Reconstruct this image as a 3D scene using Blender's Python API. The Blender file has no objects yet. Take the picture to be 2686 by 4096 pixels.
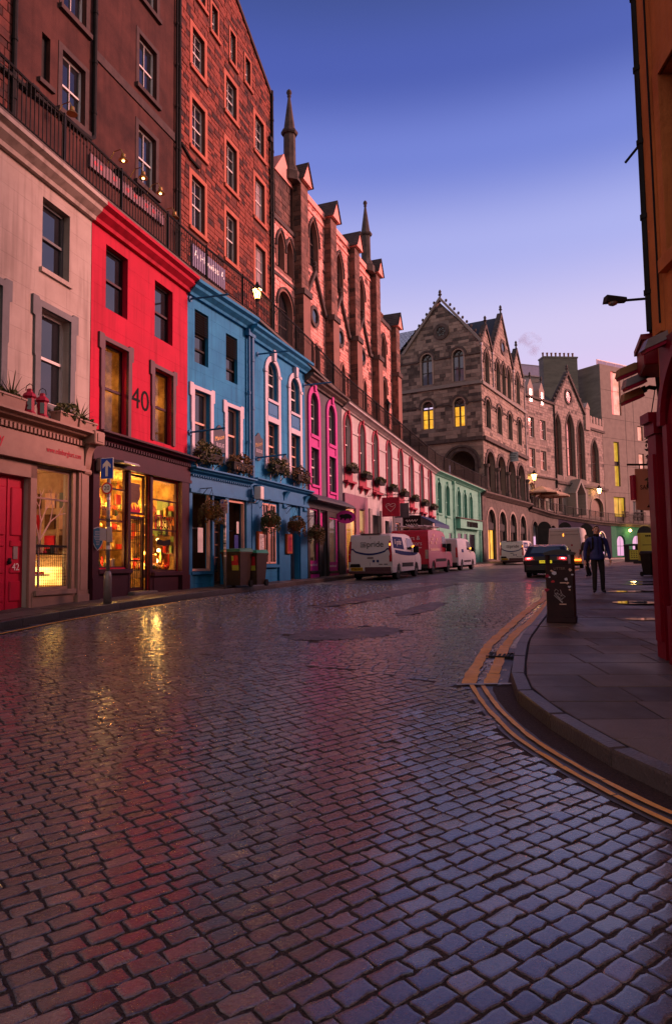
import bpy, math, random
import numpy as np
from mathutils import Vector, Matrix
SC = bpy.context.scene
COL = SC.collection
random.seed(11)
RNG = np.random.default_rng(11)
R = math.radians
EYE = 1.6
F_PX, IMG_W, IMG_H = 2753.0, 2686.0, 4096.0
PITCH, ROLL = R(4.3), R(0.8)
_d = Vector((0, math.cos(PITCH), math.sin(PITCH)))
_r0 = Vector((1, 0, 0))
_u0 = _r0.cross(_d)
CAM_R = _r0 * math.cos(ROLL) - _u0 * math.sin(ROLL)
CAM_U = _r0 * math.sin(ROLL) + _u0 * math.cos(ROLL)
cam_data = bpy.data.cameras.new('camera')
cam_data.sensor_fit = 'VERTICAL'
cam_data.sensor_height = 36.0
cam_data.lens = 36.0 * F_PX / IMG_H
cam_data.clip_start = 0.1
cam_data.clip_end = 3000
cam = bpy.data.objects.new('camera', cam_data)
COL.objects.link(cam)
_m = Matrix((CAM_R, CAM_U, -_d)).transposed().to_4x4()
_m.translation = Vector((0, 0, EYE))
cam.matrix_world = _m
SC.camera = cam
def in_view(x, y, z, mx=0.0, my=0.0):
 q = Vector((x, y, z - EYE))
 w = q.dot(_d)
 if w < 0.3:
  return False
 a = q.dot(CAM_R) / w * F_PX / (IMG_W / 2)
 b = q.dot(CAM_U) / w * F_PX / (IMG_H / 2)
 return abs(a) < 1 + mx and abs(b) < 1 + my
SUN_AZ = Vector((0.93, 0.22, 0)).normalized()
SUN_EL = R(19)
world = bpy.data.worlds.new('World')
SC.world = world
world.use_nodes = True
nt = world.node_tree
nt.nodes.clear()
def nd(tree, t, **kw):
 n = tree.nodes.new(t)
 for k, v in kw.items():
  setattr(n, k, v)
 return n
out = nd(nt, 'ShaderNodeOutputWorld')
bg = nd(nt, 'ShaderNodeBackground')
bg.inputs['Strength'].default_value = 1.0
sky = nd(nt, 'ShaderNodeTexSky', sky_type='NISHITA')
sky.sun_disc = False
sky.sun_elevation = R(3)
sky.sun_rotation = math.atan2(SUN_AZ.x, SUN_AZ.y)
skys = nd(nt, 'ShaderNodeVectorMath', operation='SCALE')
skys.inputs['Scale'].default_value = 0.05
nt.links.new(sky.outputs[0], skys.inputs[0])
tc = nd(nt, 'ShaderNodeTexCoord')
sep = nd(nt, 'ShaderNodeSeparateXYZ')
nt.links.new(tc.outputs['Generated'], sep.inputs[0])
ramp = nd(nt, 'ShaderNodeValToRGB')
ramp.color_ramp.interpolation = 'EASE'
els = ramp.color_ramp.elements
STOPS = [(0.0, (0.66, 0.36, 0.62)), (0.10, (0.66, 0.40, 0.68)), (0.20, (0.60, 0.45, 0.70)), (0.30, (0.50, 0.45, 0.69)), (0.42, (0.31, 0.32, 0.66)), (0.52, (0.125, 0.160, 0.52)),
   (0.60, (0.045, 0.068, 0.34)), (0.68, (0.026, 0.044, 0.21)), (0.82, (0.022, 0.040, 0.17)), (1.0, (0.020, 0.036, 0.15))]
els[0].position, els[0].color = STOPS[0][0], (*STOPS[0][1], 1)
els[1].position, els[1].color = STOPS[-1][0], (*STOPS[-1][1], 1)
for p, c in STOPS[1:-1]:
 e = els.new(p)
 e.color = (*c, 1)
nt.links.new(sep.outputs['Z'], ramp.inputs[0])
# pink dawn side: towards the sun's azimuth, fading with height
dot = nd(nt, 'ShaderNodeVectorMath', operation='DOT_PRODUCT')
dot.inputs[1].default_value = SUN_AZ
nt.links.new(tc.outputs['Generated'], dot.inputs[0])
mr = nd(nt, 'ShaderNodeMapRange')
mr.interpolation_type = 'SMOOTHSTEP'
mr.inputs['From Min'].default_value = 0.1
mr.inputs['From Max'].default_value = 1.0
mr.inputs['To Max'].default_value = 0.75
nt.links.new(dot.outputs['Value'], mr.inputs['Value'])
mix = nd(nt, 'ShaderNodeMix', data_type='RGBA')
mix.inputs[7].default_value = (0.64, 0.25, 0.52, 1)
fade = nd(nt, 'ShaderNodeMapRange')
fade.inputs['From Min'].default_value = 0.0
fade.inputs['From Max'].default_value = 0.42
fade.inputs['To Min'].default_value = 1.0
fade.inputs['To Max'].default_value = 0.0
nt.links.new(sep.outputs['Z'], fade.inputs['Value'])
mf = nd(nt, 'ShaderNodeMath', operation='MULTIPLY')
nt.links.new(mr.outputs[0], mf.inputs[0])
nt.links.new(fade.outputs[0], mf.inputs[1])
nt.links.new(mf.outputs[0], mix.inputs[0])
nt.links.new(ramp.outputs[0], mix.inputs[6])
add = nd(nt, 'ShaderNodeVectorMath', operation='ADD')
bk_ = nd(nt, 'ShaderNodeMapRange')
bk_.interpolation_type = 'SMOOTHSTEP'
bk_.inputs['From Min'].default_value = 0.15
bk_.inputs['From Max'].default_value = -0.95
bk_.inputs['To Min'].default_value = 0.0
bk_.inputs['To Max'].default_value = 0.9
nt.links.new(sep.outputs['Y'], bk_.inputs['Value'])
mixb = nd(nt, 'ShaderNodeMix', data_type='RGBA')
mixb.inputs[7].default_value = (0.58, 0.44, 0.37, 1)  # unseen sky behind the camera, warmed and lifted to fill shaded faces
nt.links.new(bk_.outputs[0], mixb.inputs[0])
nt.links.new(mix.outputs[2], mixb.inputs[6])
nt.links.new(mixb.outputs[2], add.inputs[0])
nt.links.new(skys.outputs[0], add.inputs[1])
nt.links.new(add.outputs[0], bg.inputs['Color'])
nt.links.new(bg.outputs[0], out.inputs[0])
sun_d = bpy.data.lights.new('sun', 'SUN')
sun_d.energy = 5.0
sun_d.color = (1.0, 0.40, 0.34)
sun_d.angle = R(18)
sun = bpy.data.objects.new('sun', sun_d)
COL.objects.link(sun)
_sv = Vector((SUN_AZ.x * math.cos(SUN_EL), SUN_AZ.y * math.cos(SUN_EL), math.sin(SUN_EL)))
sun.rotation_euler = _sv.to_track_quat('Z', 'Y').to_euler()
sun.location = (30, 30, 40)
SC.view_settings.view_transform = 'Standard'
SC.view_settings.look = 'None'
SC.view_settings.exposure = 0.25
SC.view_settings.gamma = 1.0
SC.view_settings.use_curve_mapping = False
SC.render.engine = 'CYCLES'
SC.cycles.max_bounces = 6
SC.cycles.transparent_max_bounces = 12
SC.cycles.sample_clamp_indirect = 4.0
SC.cycles.use_denoising = True
SC.cycles.caustics_reflective = False
SC.cycles.caustics_refractive = False
MATS = {}
def mat(key, c1, c2=None, scale=2.0, rough=0.75, bump=0.15, bscale=25.0, metal=0.0, spec=0.22, emit=None, es=1.0,
  tone=False, coat=0.0, detail=5.0, stretch=(1, 1, 1), streak=0.0, rvar=0.0, ashlar=None):
 """Principled material: two base colours mixed by noise (or by the per-face 'tone' attribute), fine relief in bump."""
 if key in MATS:
  return MATS[key]
 m = bpy.data.materials.new(key)
 m.use_nodes = True
 t = m.node_tree
 t.nodes.clear()
 o = nd(t, 'ShaderNodeOutputMaterial')
 b = nd(t, 'ShaderNodeBsdfPrincipled')
 t.links.new(b.outputs[0], o.inputs[0])
 b.inputs['Roughness'].default_value = rough
 b.inputs['Metallic'].default_value = metal
 b.inputs['Specular IOR Level'].default_value = spec
 if coat:
  b.inputs['Coat Weight'].default_value = coat
  b.inputs['Coat Roughness'].default_value = 0.12 if coat < 0.8 else 0.19
  b.inputs['Coat IOR'].default_value = 1.5 if coat < 0.8 else 1.85
 if c2 is None:
  c2 = tuple(x * 0.82 for x in c1)
 tcn = nd(t, 'ShaderNodeTexCoord')
 mp = nd(t, 'ShaderNodeMapping')
 mp.inputs['Scale'].default_value = stretch
 t.links.new(tcn.outputs['Object'], mp.inputs['Vector'])
 n1 = nd(t, 'ShaderNodeTexNoise')
 n1.inputs['Scale'].default_value = scale
 n1.inputs['Detail'].default_value = detail
 n1.inputs['Roughness'].default_value = 0.62
 t.links.new(mp.outputs[0], n1.inputs['Vector'])
 cr = nd(t, 'ShaderNodeMapRange')
 cr.inputs['From Min'].default_value = 0.32
 cr.inputs['From Max'].default_value = 0.68
 t.links.new(n1.outputs['Fac'], cr.inputs['Value'])
 mx = nd(t, 'ShaderNodeMix', data_type='RGBA')
 mx.inputs[6].default_value = (*c1, 1)
 mx.inputs[7].default_value = (*c2, 1)
 fac = cr.outputs[0]
 if tone:
  at = nd(t, 'ShaderNodeAttribute', attribute_name='tone')
  ad = nd(t, 'ShaderNodeMath', operation='MULTIPLY_ADD')
  ad.use_clamp = True
  sc = nd(t, 'ShaderNodeMath', operation='MULTIPLY_ADD')
  sc.inputs[1].default_value = 0.45
  sc.inputs[2].default_value = -0.22
  t.links.new(cr.outputs[0], sc.inputs[0])
  ad.inputs[1].default_value = 1.0
  t.links.new(at.outputs['Fac'], ad.inputs[0])
  t.links.new(sc.outputs[0], ad.inputs[2])
  fac = ad.outputs[0]
 t.links.new(fac, mx.inputs[0])
 col = mx.outputs[2]
 if streak:
  mp2 = nd(t, 'ShaderNodeMapping')
  mp2.inputs['Scale'].default_value = (5, 5, 0.35)
  t.links.new(tcn.outputs['Object'], mp2.inputs['Vector'])
  n3 = nd(t, 'ShaderNodeTexNoise')
  n3.inputs['Scale'].default_value = 1.0
  n3.inputs['Detail'].default_value = 6
  t.links.new(mp2.outputs[0], n3.inputs['Vector'])
  r3 = nd(t, 'ShaderNodeMapRange')
  r3.inputs['From Min'].default_value = 0.5
  r3.inputs['From Max'].default_value = 0.8
  r3.inputs['To Max'].default_value = streak
  t.links.new(n3.outputs['Fac'], r3.inputs['Value'])
  m3 = nd(t, 'ShaderNodeMix', data_type='RGBA')
  m3.inputs[7].default_value = (c2[0] * 0.4, c2[1] * 0.38, c2[2] * 0.38, 1)
  t.links.new(r3.outputs[0], m3.inputs[0])
  t.links.new(col, m3.inputs[6])
  col = m3.outputs[2]
 t.links.new(col, b.inputs['Base Color'])
 if rvar:
  rr = nd(t, 'ShaderNodeMapRange')
  rr.inputs['To Min'].default_value = max(0.03, rough - rvar)
  rr.inputs['To Max'].default_value = min(1, rough + rvar)
  n4 = nd(t, 'ShaderNodeTexNoise')
  n4.inputs['Scale'].default_value = scale * 0.35
  n4.inputs['Detail'].default_value = 4
  t.links.new(tcn.outputs['Object'], n4.inputs['Vector'])
  rm = nd(t, 'ShaderNodeMapRange')
  rm.inputs['From Min'].default_value = 0.35
  rm.inputs['From Max'].default_value = 0.65
  t.links.new(n4.outputs['Fac'], rm.inputs['Value'])
  t.links.new(rm.outputs[0], rr.inputs['Value'])
  t.links.new(rr.outputs[0], b.inputs['Roughness'])
 if bump:
  n2 = nd(t, 'ShaderNodeTexNoise')
  n2.inputs['Scale'].default_value = bscale
  n2.inputs['Detail'].default_value = 4
  t.links.new(tcn.outputs['Object'], n2.inputs['Vector'])
  bm = nd(t, 'ShaderNodeBump')
  bm.inputs['Strength'].default_value = bump
  bm.inputs['Distance'].default_value = 0.02
  t.links.new(n2.outputs['Fac'], bm.inputs['Height'])
  t.links.new(bm.outputs[0], b.inputs['Normal'])
 if ashlar:
  sx_ = nd(t, 'ShaderNodeSeparateXYZ')
  t.links.new(tcn.outputs['Object'], sx_.inputs[0])
  cx_ = nd(t, 'ShaderNodeCombineXYZ')
  t.links.new(sx_.outputs['X'], cx_.inputs['X'])
  t.links.new(sx_.outputs['Z'], cx_.inputs['Y'])
  bt_ = nd(t, 'ShaderNodeTexBrick')
  bt_.inputs['Scale'].default_value = 1.0
  bt_.inputs['Brick Width'].default_value = ashlar[0]
  bt_.inputs['Row Height'].default_value = ashlar[1]
  bt_.inputs['Mortar Size'].default_value = 0.009
  bt_.inputs['Mortar Smooth'].default_value = 0.3
  t.links.new(cx_.outputs[0], bt_.inputs['Vector'])
  b3 = nd(t, 'ShaderNodeBump')
  b3.invert = True
  b3.inputs['Strength'].default_value = 0.55
  b3.inputs['Distance'].default_value = 0.02
  t.links.new(bt_.outputs['Fac'], b3.inputs['Height'])
  if bump:
   t.links.new(bm.outputs[0], b3.inputs['Normal'])
  t.links.new(b3.outputs[0], b.inputs['Normal'])
 if emit:
  b.inputs['Emission Strength'].default_value = es
  em = nd(t, 'ShaderNodeMix', data_type='RGBA')
  em.inputs[6].default_value = (*emit, 1)
  em.inputs[7].default_value = (emit[0] * 0.6, emit[1] * 0.42, emit[2] * 0.3, 1)
  t.links.new(cr.outputs[0], em.inputs[0])
  t.links.new(em.outputs[2], b.inputs['Emission Color'])
 MATS[key] = m
 return m
def glass(key, tint=(1, 1, 1), rough=0.02, refl=1.0):
 if key in MATS:
  return MATS[key]
 m = bpy.data.materials.new(key)
 m.use_nodes = True
 t = m.node_tree
 t.nodes.clear()
 o = nd(t, 'ShaderNodeOutputMaterial')
 tr = nd(t, 'ShaderNodeBsdfTransparent')
 tr.inputs[0].default_value = (*tint, 1)
 gl = nd(t, 'ShaderNodeBsdfGlossy')
 gl.inputs['Roughness'].default_value = rough
 fr = nd(t, 'ShaderNodeFresnel')
 fr.inputs['IOR'].default_value = 1.5
 mu = nd(t, 'ShaderNodeMath', operation='MULTIPLY')
 mu.inputs[1].default_value = refl
 mu.use_clamp = True
 t.links.new(fr.outputs[0], mu.inputs[0])
 ms = nd(t, 'ShaderNodeMixShader')
 ge = nd(t, 'ShaderNodeNewGeometry')
 fb_ = nd(t, 'ShaderNodeMath', operation='SUBTRACT')
 fb_.inputs[0].default_value = 1.0
 t.links.new(ge.outputs['Backfacing'], fb_.inputs[1])
 m2 = nd(t, 'ShaderNodeMath', operation='MULTIPLY')
 t.links.new(mu.outputs[0], m2.inputs[0])
 t.links.new(fb_.outputs[0], m2.inputs[1])
 t.links.new(m2.outputs[0], ms.inputs[0])
 t.links.new(tr.outputs[0], ms.inputs[1])
 t.links.new(gl.outputs[0], ms.inputs[2])
 t.links.new(ms.outputs[0], o.inputs[0])
 MATS[key] = m
 return m
# paints and stones (real-world base colours)
M_CREAM = mat('cream_render', (0.44, 0.38, 0.34), (0.35, 0.295, 0.26), 1.2, 0.8, 0.12, 60, streak=0.7, ashlar=(1.05, 0.46), spec=0.15)
M_TAUPE = mat('taupe_shop_paint', (0.33, 0.21, 0.165), (0.27, 0.165, 0.13), 3, 0.5, 0.06, 40)
M_GREYTRIM = mat('grey_window_trim', (0.15, 0.155, 0.165), (0.11, 0.115, 0.12), 3, 0.6, 0.08, 40)
M_RED = mat('red_render', (0.50, 0.012, 0.045), (0.40, 0.010, 0.036), 1.3, 0.75, 0.12, 60, streak=0.7, ashlar=(1.05, 0.46), spec=0.15)
M_PLUM = mat('plum_shop_paint', (0.045, 0.008, 0.017), (0.03, 0.005, 0.012), 3, 0.5, 0.05, 40, spec=0.2)
M_PLUMTRIM = mat('plum_grey_trim', (0.12, 0.06, 0.075), (0.09, 0.045, 0.055), 3, 0.6, 0.08, 40)
M_BLUE = mat('blue_render', (0.030, 0.25, 0.47), (0.02, 0.18, 0.37), 1.1, 0.75, 0.12, 60, streak=0.7, ashlar=(1.05, 0.46), spec=0.15)
M_BLUE2 = mat('blue_joinery', (0.022, 0.175, 0.36), (0.016, 0.14, 0.30), 3, 0.5, 0.06, 40, streak=0.2)
M_LILAC = mat('lilac_white_trim', (0.60, 0.55, 0.62), (0.50, 0.45, 0.52), 3, 0.65, 0.06, 40, streak=0.2)
M_SLATEWALL = mat('slate_grey_render', (0.115, 0.115, 0.135), (0.085, 0.085, 0.10), 1.4, 0.75, 0.12, 60, streak=0.7, ashlar=(1.05, 0.46), spec=0.15)
M_MAGENTA = mat('magenta_paint', (0.52, 0.025, 0.26), (0.44, 0.02, 0.21), 3, 0.5, 0.05, 40)
M_PINKWALL = mat('pale_pink_render', (0.54, 0.49, 0.49), (0.43, 0.385, 0.38), 1.3, 0.8, 0.12, 60, streak=0.7, ashlar=(1.05, 0.46), spec=0.15)
M_CRIMSON = mat('crimson_paint', (0.33, 0.012, 0.045), (0.26, 0.01, 0.035), 3, 0.55, 0.05, 40)
M_MINT = mat('mint_render', (0.20, 0.50, 0.38), (0.15, 0.41, 0.31), 1.3, 0.75, 0.12, 60, streak=0.7, ashlar=(1.05, 0.46), spec=0.15)
M_DOORRED = mat('door_red', (0.50, 0.012, 0.05), (0.42, 0.01, 0.04), 3, 0.38, 0.04, 40)
M_WHITE = mat('white_paint', (0.72, 0.68, 0.66), (0.62, 0.57, 0.55), 3, 0.5, 0.04, 40)
M_PEACH = mat('peach_joinery', (0.72, 0.42, 0.32), (0.62, 0.35, 0.27), 3, 0.5, 0.04, 40)
M_BLACK = mat('black_iron', (0.018, 0.017, 0.017), (0.012, 0.011, 0.011), 6, 0.6, 0.1, 60, spec=0.1)
M_DARKGREY = mat('dark_grey_plastic', (0.035, 0.035, 0.037), (0.025, 0.025, 0.026), 6, 0.65, 0.06, 60, spec=0.1)
M_SOOT = mat('sooty_stone', (0.13, 0.10, 0.088), (0.055, 0.044, 0.042), 2.5, 0.85, 0.4, 18, spec=0.2)
M_TERRSTONE = mat('terrace_stone', (0.17, 0.14, 0.125), (0.10, 0.082, 0.076), 2.0, 0.85, 0.3, 18, spec=0.2)
M_BROWNHARL = mat('brown_harling', (0.105, 0.042, 0.035), (0.04, 0.019, 0.018), 0.8, 0.9, 0.6, 45, streak=0.4, detail=8, spec=0.15)
M_MORTAR_T = mat('tenement_mortar', (0.12, 0.048, 0.038), (0.08, 0.034, 0.028), 2, 0.9, 0.4, 30)
M_STONE_T = mat('tenement_stone', (0.27, 0.068, 0.046), (0.038, 0.018, 0.018), 1.6, 0.85, 0.5, 22, tone=True, spec=0.2)
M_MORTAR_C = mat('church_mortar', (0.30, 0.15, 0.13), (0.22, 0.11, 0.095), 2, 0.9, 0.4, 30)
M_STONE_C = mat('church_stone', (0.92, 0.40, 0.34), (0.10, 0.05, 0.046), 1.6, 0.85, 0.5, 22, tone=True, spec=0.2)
M_STONE_B = mat('buttress_stone', (0.26, 0.13, 0.105), (0.05, 0.034, 0.032), 1.6, 0.85, 0.5, 22, tone=True, spec=0.2)
M_STONE_G = mat('gable_stone', (0.38, 0.29, 0.235), (0.075, 0.062, 0.056), 1.6, 0.85, 0.5, 22, tone=True, spec=0.2)
M_MORTAR_G = mat('gable_mortar', (0.26, 0.21, 0.18), (0.19, 0.15, 0.13), 2, 0.9, 0.4, 30)
M_STONE_H = mat('house_stone', (0.40, 0.30, 0.26), (0.12, 0.095, 0.088), 1.6, 0.85, 0.5, 22, tone=True, spec=0.2)
M_ASHLAR = mat('clean_sandstone', (0.36, 0.28, 0.235), (0.28, 0.215, 0.185), 1.2, 0.8, 0.25, 25, streak=0.2, spec=0.15)
M_ASHLAR2 = mat('grey_sandstone', (0.30, 0.27, 0.24), (0.23, 0.205, 0.185), 1.2, 0.8, 0.25, 25, stretch=(1, 1, 8), spec=0.15)
M_SLATE = mat('roof_slate', (0.060, 0.068, 0.085), (0.040, 0.045, 0.055), 4, 0.55, 0.2, 20, tone=True)
M_LEAD = mat('roof_lead', (0.22, 0.23, 0.26), (0.16, 0.17, 0.19), 3, 0.4, 0.1, 20)
M_TERRA = mat('chimney_clay', (0.30, 0.12, 0.075), (0.2, 0.08, 0.05), 4, 0.8, 0.2, 30)
M_SETT = mat('granite_sett', (0.040, 0.031, 0.027), (0.19, 0.125, 0.105), 40, 0.34, 0.9, 60, spec=0.8, tone=True, rvar=0.12, coat=1.0)
M_DIRT = mat('joint_dirt', (0.018, 0.009, 0.008), (0.085, 0.043, 0.032), 60, 0.7, 1.0, 90, spec=0.3)
M_TARMAC = mat('worn_tarmac', (0.062, 0.056, 0.060), (0.10, 0.09, 0.094), 9, 0.36, 0.5, 90, spec=0.7, rvar=0.12)
M_GUTTER = mat('gutter_concrete', (0.062, 0.043, 0.037), (0.10, 0.07, 0.06), 4, 0.42, 0.4, 60, spec=0.6, rvar=0.14)
M_SLAB = mat('paving_stone', (0.075, 0.050, 0.041), (0.175, 0.118, 0.096), 3.0, 0.5, 0.6, 60, spec=0.35, tone=True, rvar=0.14)
M_SLABBED = mat('paving_bed', (0.014, 0.010, 0.009), (0.02, 0.015, 0.013), 6, 0.8, 0.3, 50)
M_KERB = mat('kerb_granite', (0.040, 0.027, 0.024), (0.095, 0.064, 0.054), 4, 0.4, 0.45, 40, spec=0.55, tone=True)
M_YELLOW = mat('road_yellow_paint', (1.0, 0.44, 0.09), (0.78, 0.30, 0.065), 7, 0.5, 0.3, 60, rvar=0.1)
M_WETWHITE = mat('worn_white_paint', (0.50, 0.45, 0.45), (0.22, 0.19, 0.19), 9, 0.3, 0.2, 60)
M_PANE = mat('window_pane', (0.020, 0.022, 0.028), (0.012, 0.013, 0.017), 1.5, 0.04, 0.0, 4, spec=0.9)
M_PANE_ROSE = mat('curtained_pane', (0.42, 0.34, 0.36), (0.30, 0.23, 0.25), 5, 0.08, 0.0, 4, spec=0.8, stretch=(6, 6, 0.3))
M_SHOPPANE = mat('dim_shop_pane', (0.016, 0.014, 0.014), (0.03, 0.024, 0.022), 1.5, 0.5, 0.0, spec=0.1)
M_SHADEASH = mat('shaded_arcade_stone', (0.15, 0.125, 0.11), (0.10, 0.085, 0.076), 1.5, 0.85, 0.3, 20, streak=0.3, spec=0.15)  # shade of the street arcades put into a darker copy of the stone
M_PANEVOID = mat('room_behind_glass', (0.03, 0.025, 0.025), (0.015, 0.012, 0.012), 1.5, 0.9, 0.0)
M_LITWIN = mat('lit_room', (0.3, 0.2, 0.05), None, 2.2, 0.6, 0, emit=(1.0, 0.52, 0.045), es=1.0)
M_LITOLIVE = mat('lit_room_olive', (0.3, 0.2, 0.05), None, 1.1, 0.6, 0, emit=(0.62, 0.40, 0.03), es=0.85)
M_BULB = mat('warm_bulb', (1, 0.8, 0.4), None, 2, 0.5, 0, emit=(1.0, 0.62, 0.2), es=14)
M_LANTERN = mat('lantern_glow', (1, 0.8, 0.4), None, 2, 0.5, 0, emit=(1.0, 0.60, 0.17), es=26)
M_GLASS = glass('shop_glass')
M_BRASS = mat('brass', (0.55, 0.33, 0.12), (0.42, 0.24, 0.08), 5, 0.3, 0.05, 40, metal=0.9)
M_SHOPWALL = mat('shop_back_wall', (0.55, 0.33, 0.11), (0.12, 0.06, 0.02), 3.4, 0.8, 0.3, 12, detail=8)
M_WOOD = mat('dark_wood', (0.13, 0.06, 0.03), (0.08, 0.036, 0.02), 3, 0.5, 0.1, 30, stretch=(1, 1, 6))
M_GREEN = mat('leaf_green', (0.060, 0.085, 0.030), (0.11, 0.10, 0.035), 6, 0.55, 0.1, 30, tone=True)
M_DRYLEAF = mat('autumn_leaf', (0.09, 0.075, 0.03), (0.17, 0.09, 0.035), 6, 0.6, 0.1, 30, tone=True)
M_BASKET = mat('coir_basket', (0.24, 0.10, 0.045), (0.15, 0.06, 0.03), 8, 0.9, 0.5, 40)
M_GALV = mat('galvanised_steel', (0.30, 0.27, 0.27), (0.21, 0.18, 0.18), 5, 0.45, 0.1, 40, metal=0.5)
M_SIGNBLUE = mat('sign_blue', (0.012, 0.075, 0.50), None, 3, 0.35, 0, 40)
M_SIGNWHITE = mat('sign_white', (0.78, 0.74, 0.72), None, 3, 0.35, 0, 40)
M_SIGNRED = mat('sign_red', (0.50, 0.02, 0.03), None, 3, 0.35, 0, 40)
M_PRINT = mat('black_print', (0.02, 0.017, 0.018), None, 3, 0.9, 0, 40, spec=0.1)
M_REDPRINT = mat('crimson_print', (0.48, 0.015, 0.04), None, 3, 0.5, 0, 40)
M_SHOPRED = mat('glossy_shop_red', (0.22, 0.004, 0.014), (0.16, 0.003, 0.011), 3, 0.32, 0.05, 30, streak=0.2)
M_LAMPSTONE = mat('lamp_tinted_sandstone', (0.66, 0.20, 0.055), (0.46, 0.12, 0.035), 1.2, 0.8, 0.7, 14, streak=0.25, detail=8)  # orange street lamp glow is put into the stone colour
class MB:
 """collects vertices and faces in the local axes of one thing (x along the front, y into it, z up)"""
 def __init__(s):
  s.v, s.f, s.m, s.t = [], [], [], []
 def poly(s, pts, mi=0, tone=0.0):
  n = len(s.v)
  s.v.extend([tuple(p) for p in pts])
  s.f.append(tuple(range(n, n + len(pts))))
  s.m.append(mi)
  s.t.append(tone)
 def mesh(s, verts, faces, mi=0, tone=0.0):
  n = len(s.v)
  s.v.extend([tuple(p) for p in verts])
  for f in faces:
   s.f.append(tuple(i + n for i in f))
   s.m.append(mi)
   s.t.append(tone)
 def hexa(s, p, mi=0, tone=0.0):
  s.mesh(p, [(0, 3, 2, 1), (4, 5, 6, 7), (0, 1, 5, 4), (1, 2, 6, 5), (2, 3, 7, 6), (3, 0, 4, 7)], mi, tone)
 def box(s, x0, x1, y0, y1, z0, z1, mi=0, tone=0.0):
  s.hexa([(x0, y0, z0), (x1, y0, z0), (x1, y1, z0), (x0, y1, z0), (x0, y0, z1), (x1, y0, z1), (x1, y1, z1), (x0, y1, z1)], mi, tone)
 def bbox(s, x0, x1, y0, y1, z0, z1, b=0.02, mi=0, tone=0.0):
  """box with chamfered edges all round"""
  xs, ys, zs = (x0, x1), (y0, y1), (z0, z1)
  v = []
  idx = {}
  for ix in (0, 1):
   for iy in (0, 1):
    for iz in (0, 1):
     sx, sy, sz = (1, -1)[ix], (1, -1)[iy], (1, -1)[iz]
     c = (xs[ix], ys[iy], zs[iz])
     for ax in range(3):
      q = [c[0] + sx * b, c[1] + sy * b, c[2] + sz * b]
      q[ax] = c[ax]
      idx[ix, iy, iz, ax] = len(v)
      v.append(tuple(q))
  f = []
  for ax in range(3):
   a, c = [(1, 2), (2, 0), (0, 1)][ax]
   for k in (0, 1):
    q = []
    for (p, r) in ((0, 0), (1, 0), (1, 1), (0, 1)):
     t = [0, 0, 0]
     t[ax], t[a], t[c] = k, p, r
     q.append(idx[(*t, ax)])
    f.append(tuple(q) if k else tuple(q[::-1]))
  for ax in range(3):
   a, c = [(1, 2), (2, 0), (0, 1)][ax]
   for p in (0, 1):
    for r in (0, 1):
     t0, t1 = [0, 0, 0], [0, 0, 0]
     t1[ax] = 1
     t0[a] = t1[a] = p
     t0[c] = t1[c] = r
     q = (idx[(*t0, a)], idx[(*t1, a)], idx[(*t1, c)], idx[(*t0, c)])
     f.append(q if (p ^ r) else q[::-1])
  for ix in (0, 1):
   for iy in (0, 1):
    for iz in (0, 1):
     q = tuple(idx[ix, iy, iz, a] for a in range(3))
     f.append(q if (ix ^ iy ^ iz) else q[::-1])
  s.mesh(v, f, mi, tone)
 def prism(s, pl, y0, y1, mi=0, tone=0.0, back=True):
  """outline in (x,z), extruded along y"""
  n = len(pl)
  v = [(p[0], y0, p[1]) for p in pl] + [(p[0], y1, p[1]) for p in pl]
  f = [tuple(range(n))] + ([tuple(range(2 * n - 1, n - 1, -1))] if back else [])
  f += [(i, n + i, n + (i + 1) % n, (i + 1) % n) for i in range(n)]
  s.mesh(v, f, mi, tone)
 def along(s, pl, x0, x1, mi=0, tone=0.0):
  """outline in (y,z), extruded along x"""
  n = len(pl)
  v = [(x0, p[0], p[1]) for p in pl] + [(x1, p[0], p[1]) for p in pl]
  f = [tuple(range(n)), tuple(range(2 * n - 1, n - 1, -1))]
  f += [(i, (i + 1) % n, n + (i + 1) % n, n + i) for i in range(n)]
  s.mesh(v, f, mi, tone)
 def tube(s, pts, r, n=8, mi=0, tone=0.0, caps=True):
  pts = [Vector(p) for p in pts]
  rs = r if isinstance(r, (list, tuple)) else [r] * len(pts)
  v, f = [], []
  ref = Vector((0, 0, 1))
  for i, p in enumerate(pts):
   d = (pts[min(i + 1, len(pts) - 1)] - pts[max(i - 1, 0)]).normalized()
   a = d.cross(ref)
   if a.length < 1e-3:
    a = d.cross(Vector((1, 0, 0)))
   a.normalize()
   b = d.cross(a)
   for k in range(n):
    t = 2 * math.pi * k / n
    v.append(p + (a * math.cos(t) + b * math.sin(t)) * rs[i])
  for i in range(len(pts) - 1):
   for k in range(n):
    f.append((i * n + k, i * n + (k + 1) % n, (i + 1) * n + (k + 1) % n, (i + 1) * n + k))
  if caps:
   f.append(tuple(range(n - 1, -1, -1)))
   f.append(tuple(range((len(pts) - 1) * n, len(pts) * n)))
  s.mesh(v, f, mi, tone)
 def lathe(s, prof, c, n=12, mi=0, tone=0.0, axis='z', ph=0.0):
  """profile of (radius, height) turned about an axis through c"""
  v, f = [], []
  for (r, h) in prof:
   for k in range(n):
    t = 2 * math.pi * k / n + ph
    a, b = r * math.cos(t), r * math.sin(t)
    if axis == 'z':
     v.append((c[0] + a, c[1] + b, c[2] + h))
    elif axis == 'y':
     v.append((c[0] + a, c[1] + h, c[2] - b))
    else:
     v.append((c[0] + h, c[1] + a, c[2] + b))
  for i in range(len(prof) - 1):
   for k in range(n):
    f.append((i * n + k, i * n + (k + 1) % n, (i + 1) * n + (k + 1) % n, (i + 1) * n + k))
  f.append(tuple(range(n - 1, -1, -1)))
  f.append(tuple(range((len(prof) - 1) * n, len(prof) * n)))
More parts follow.
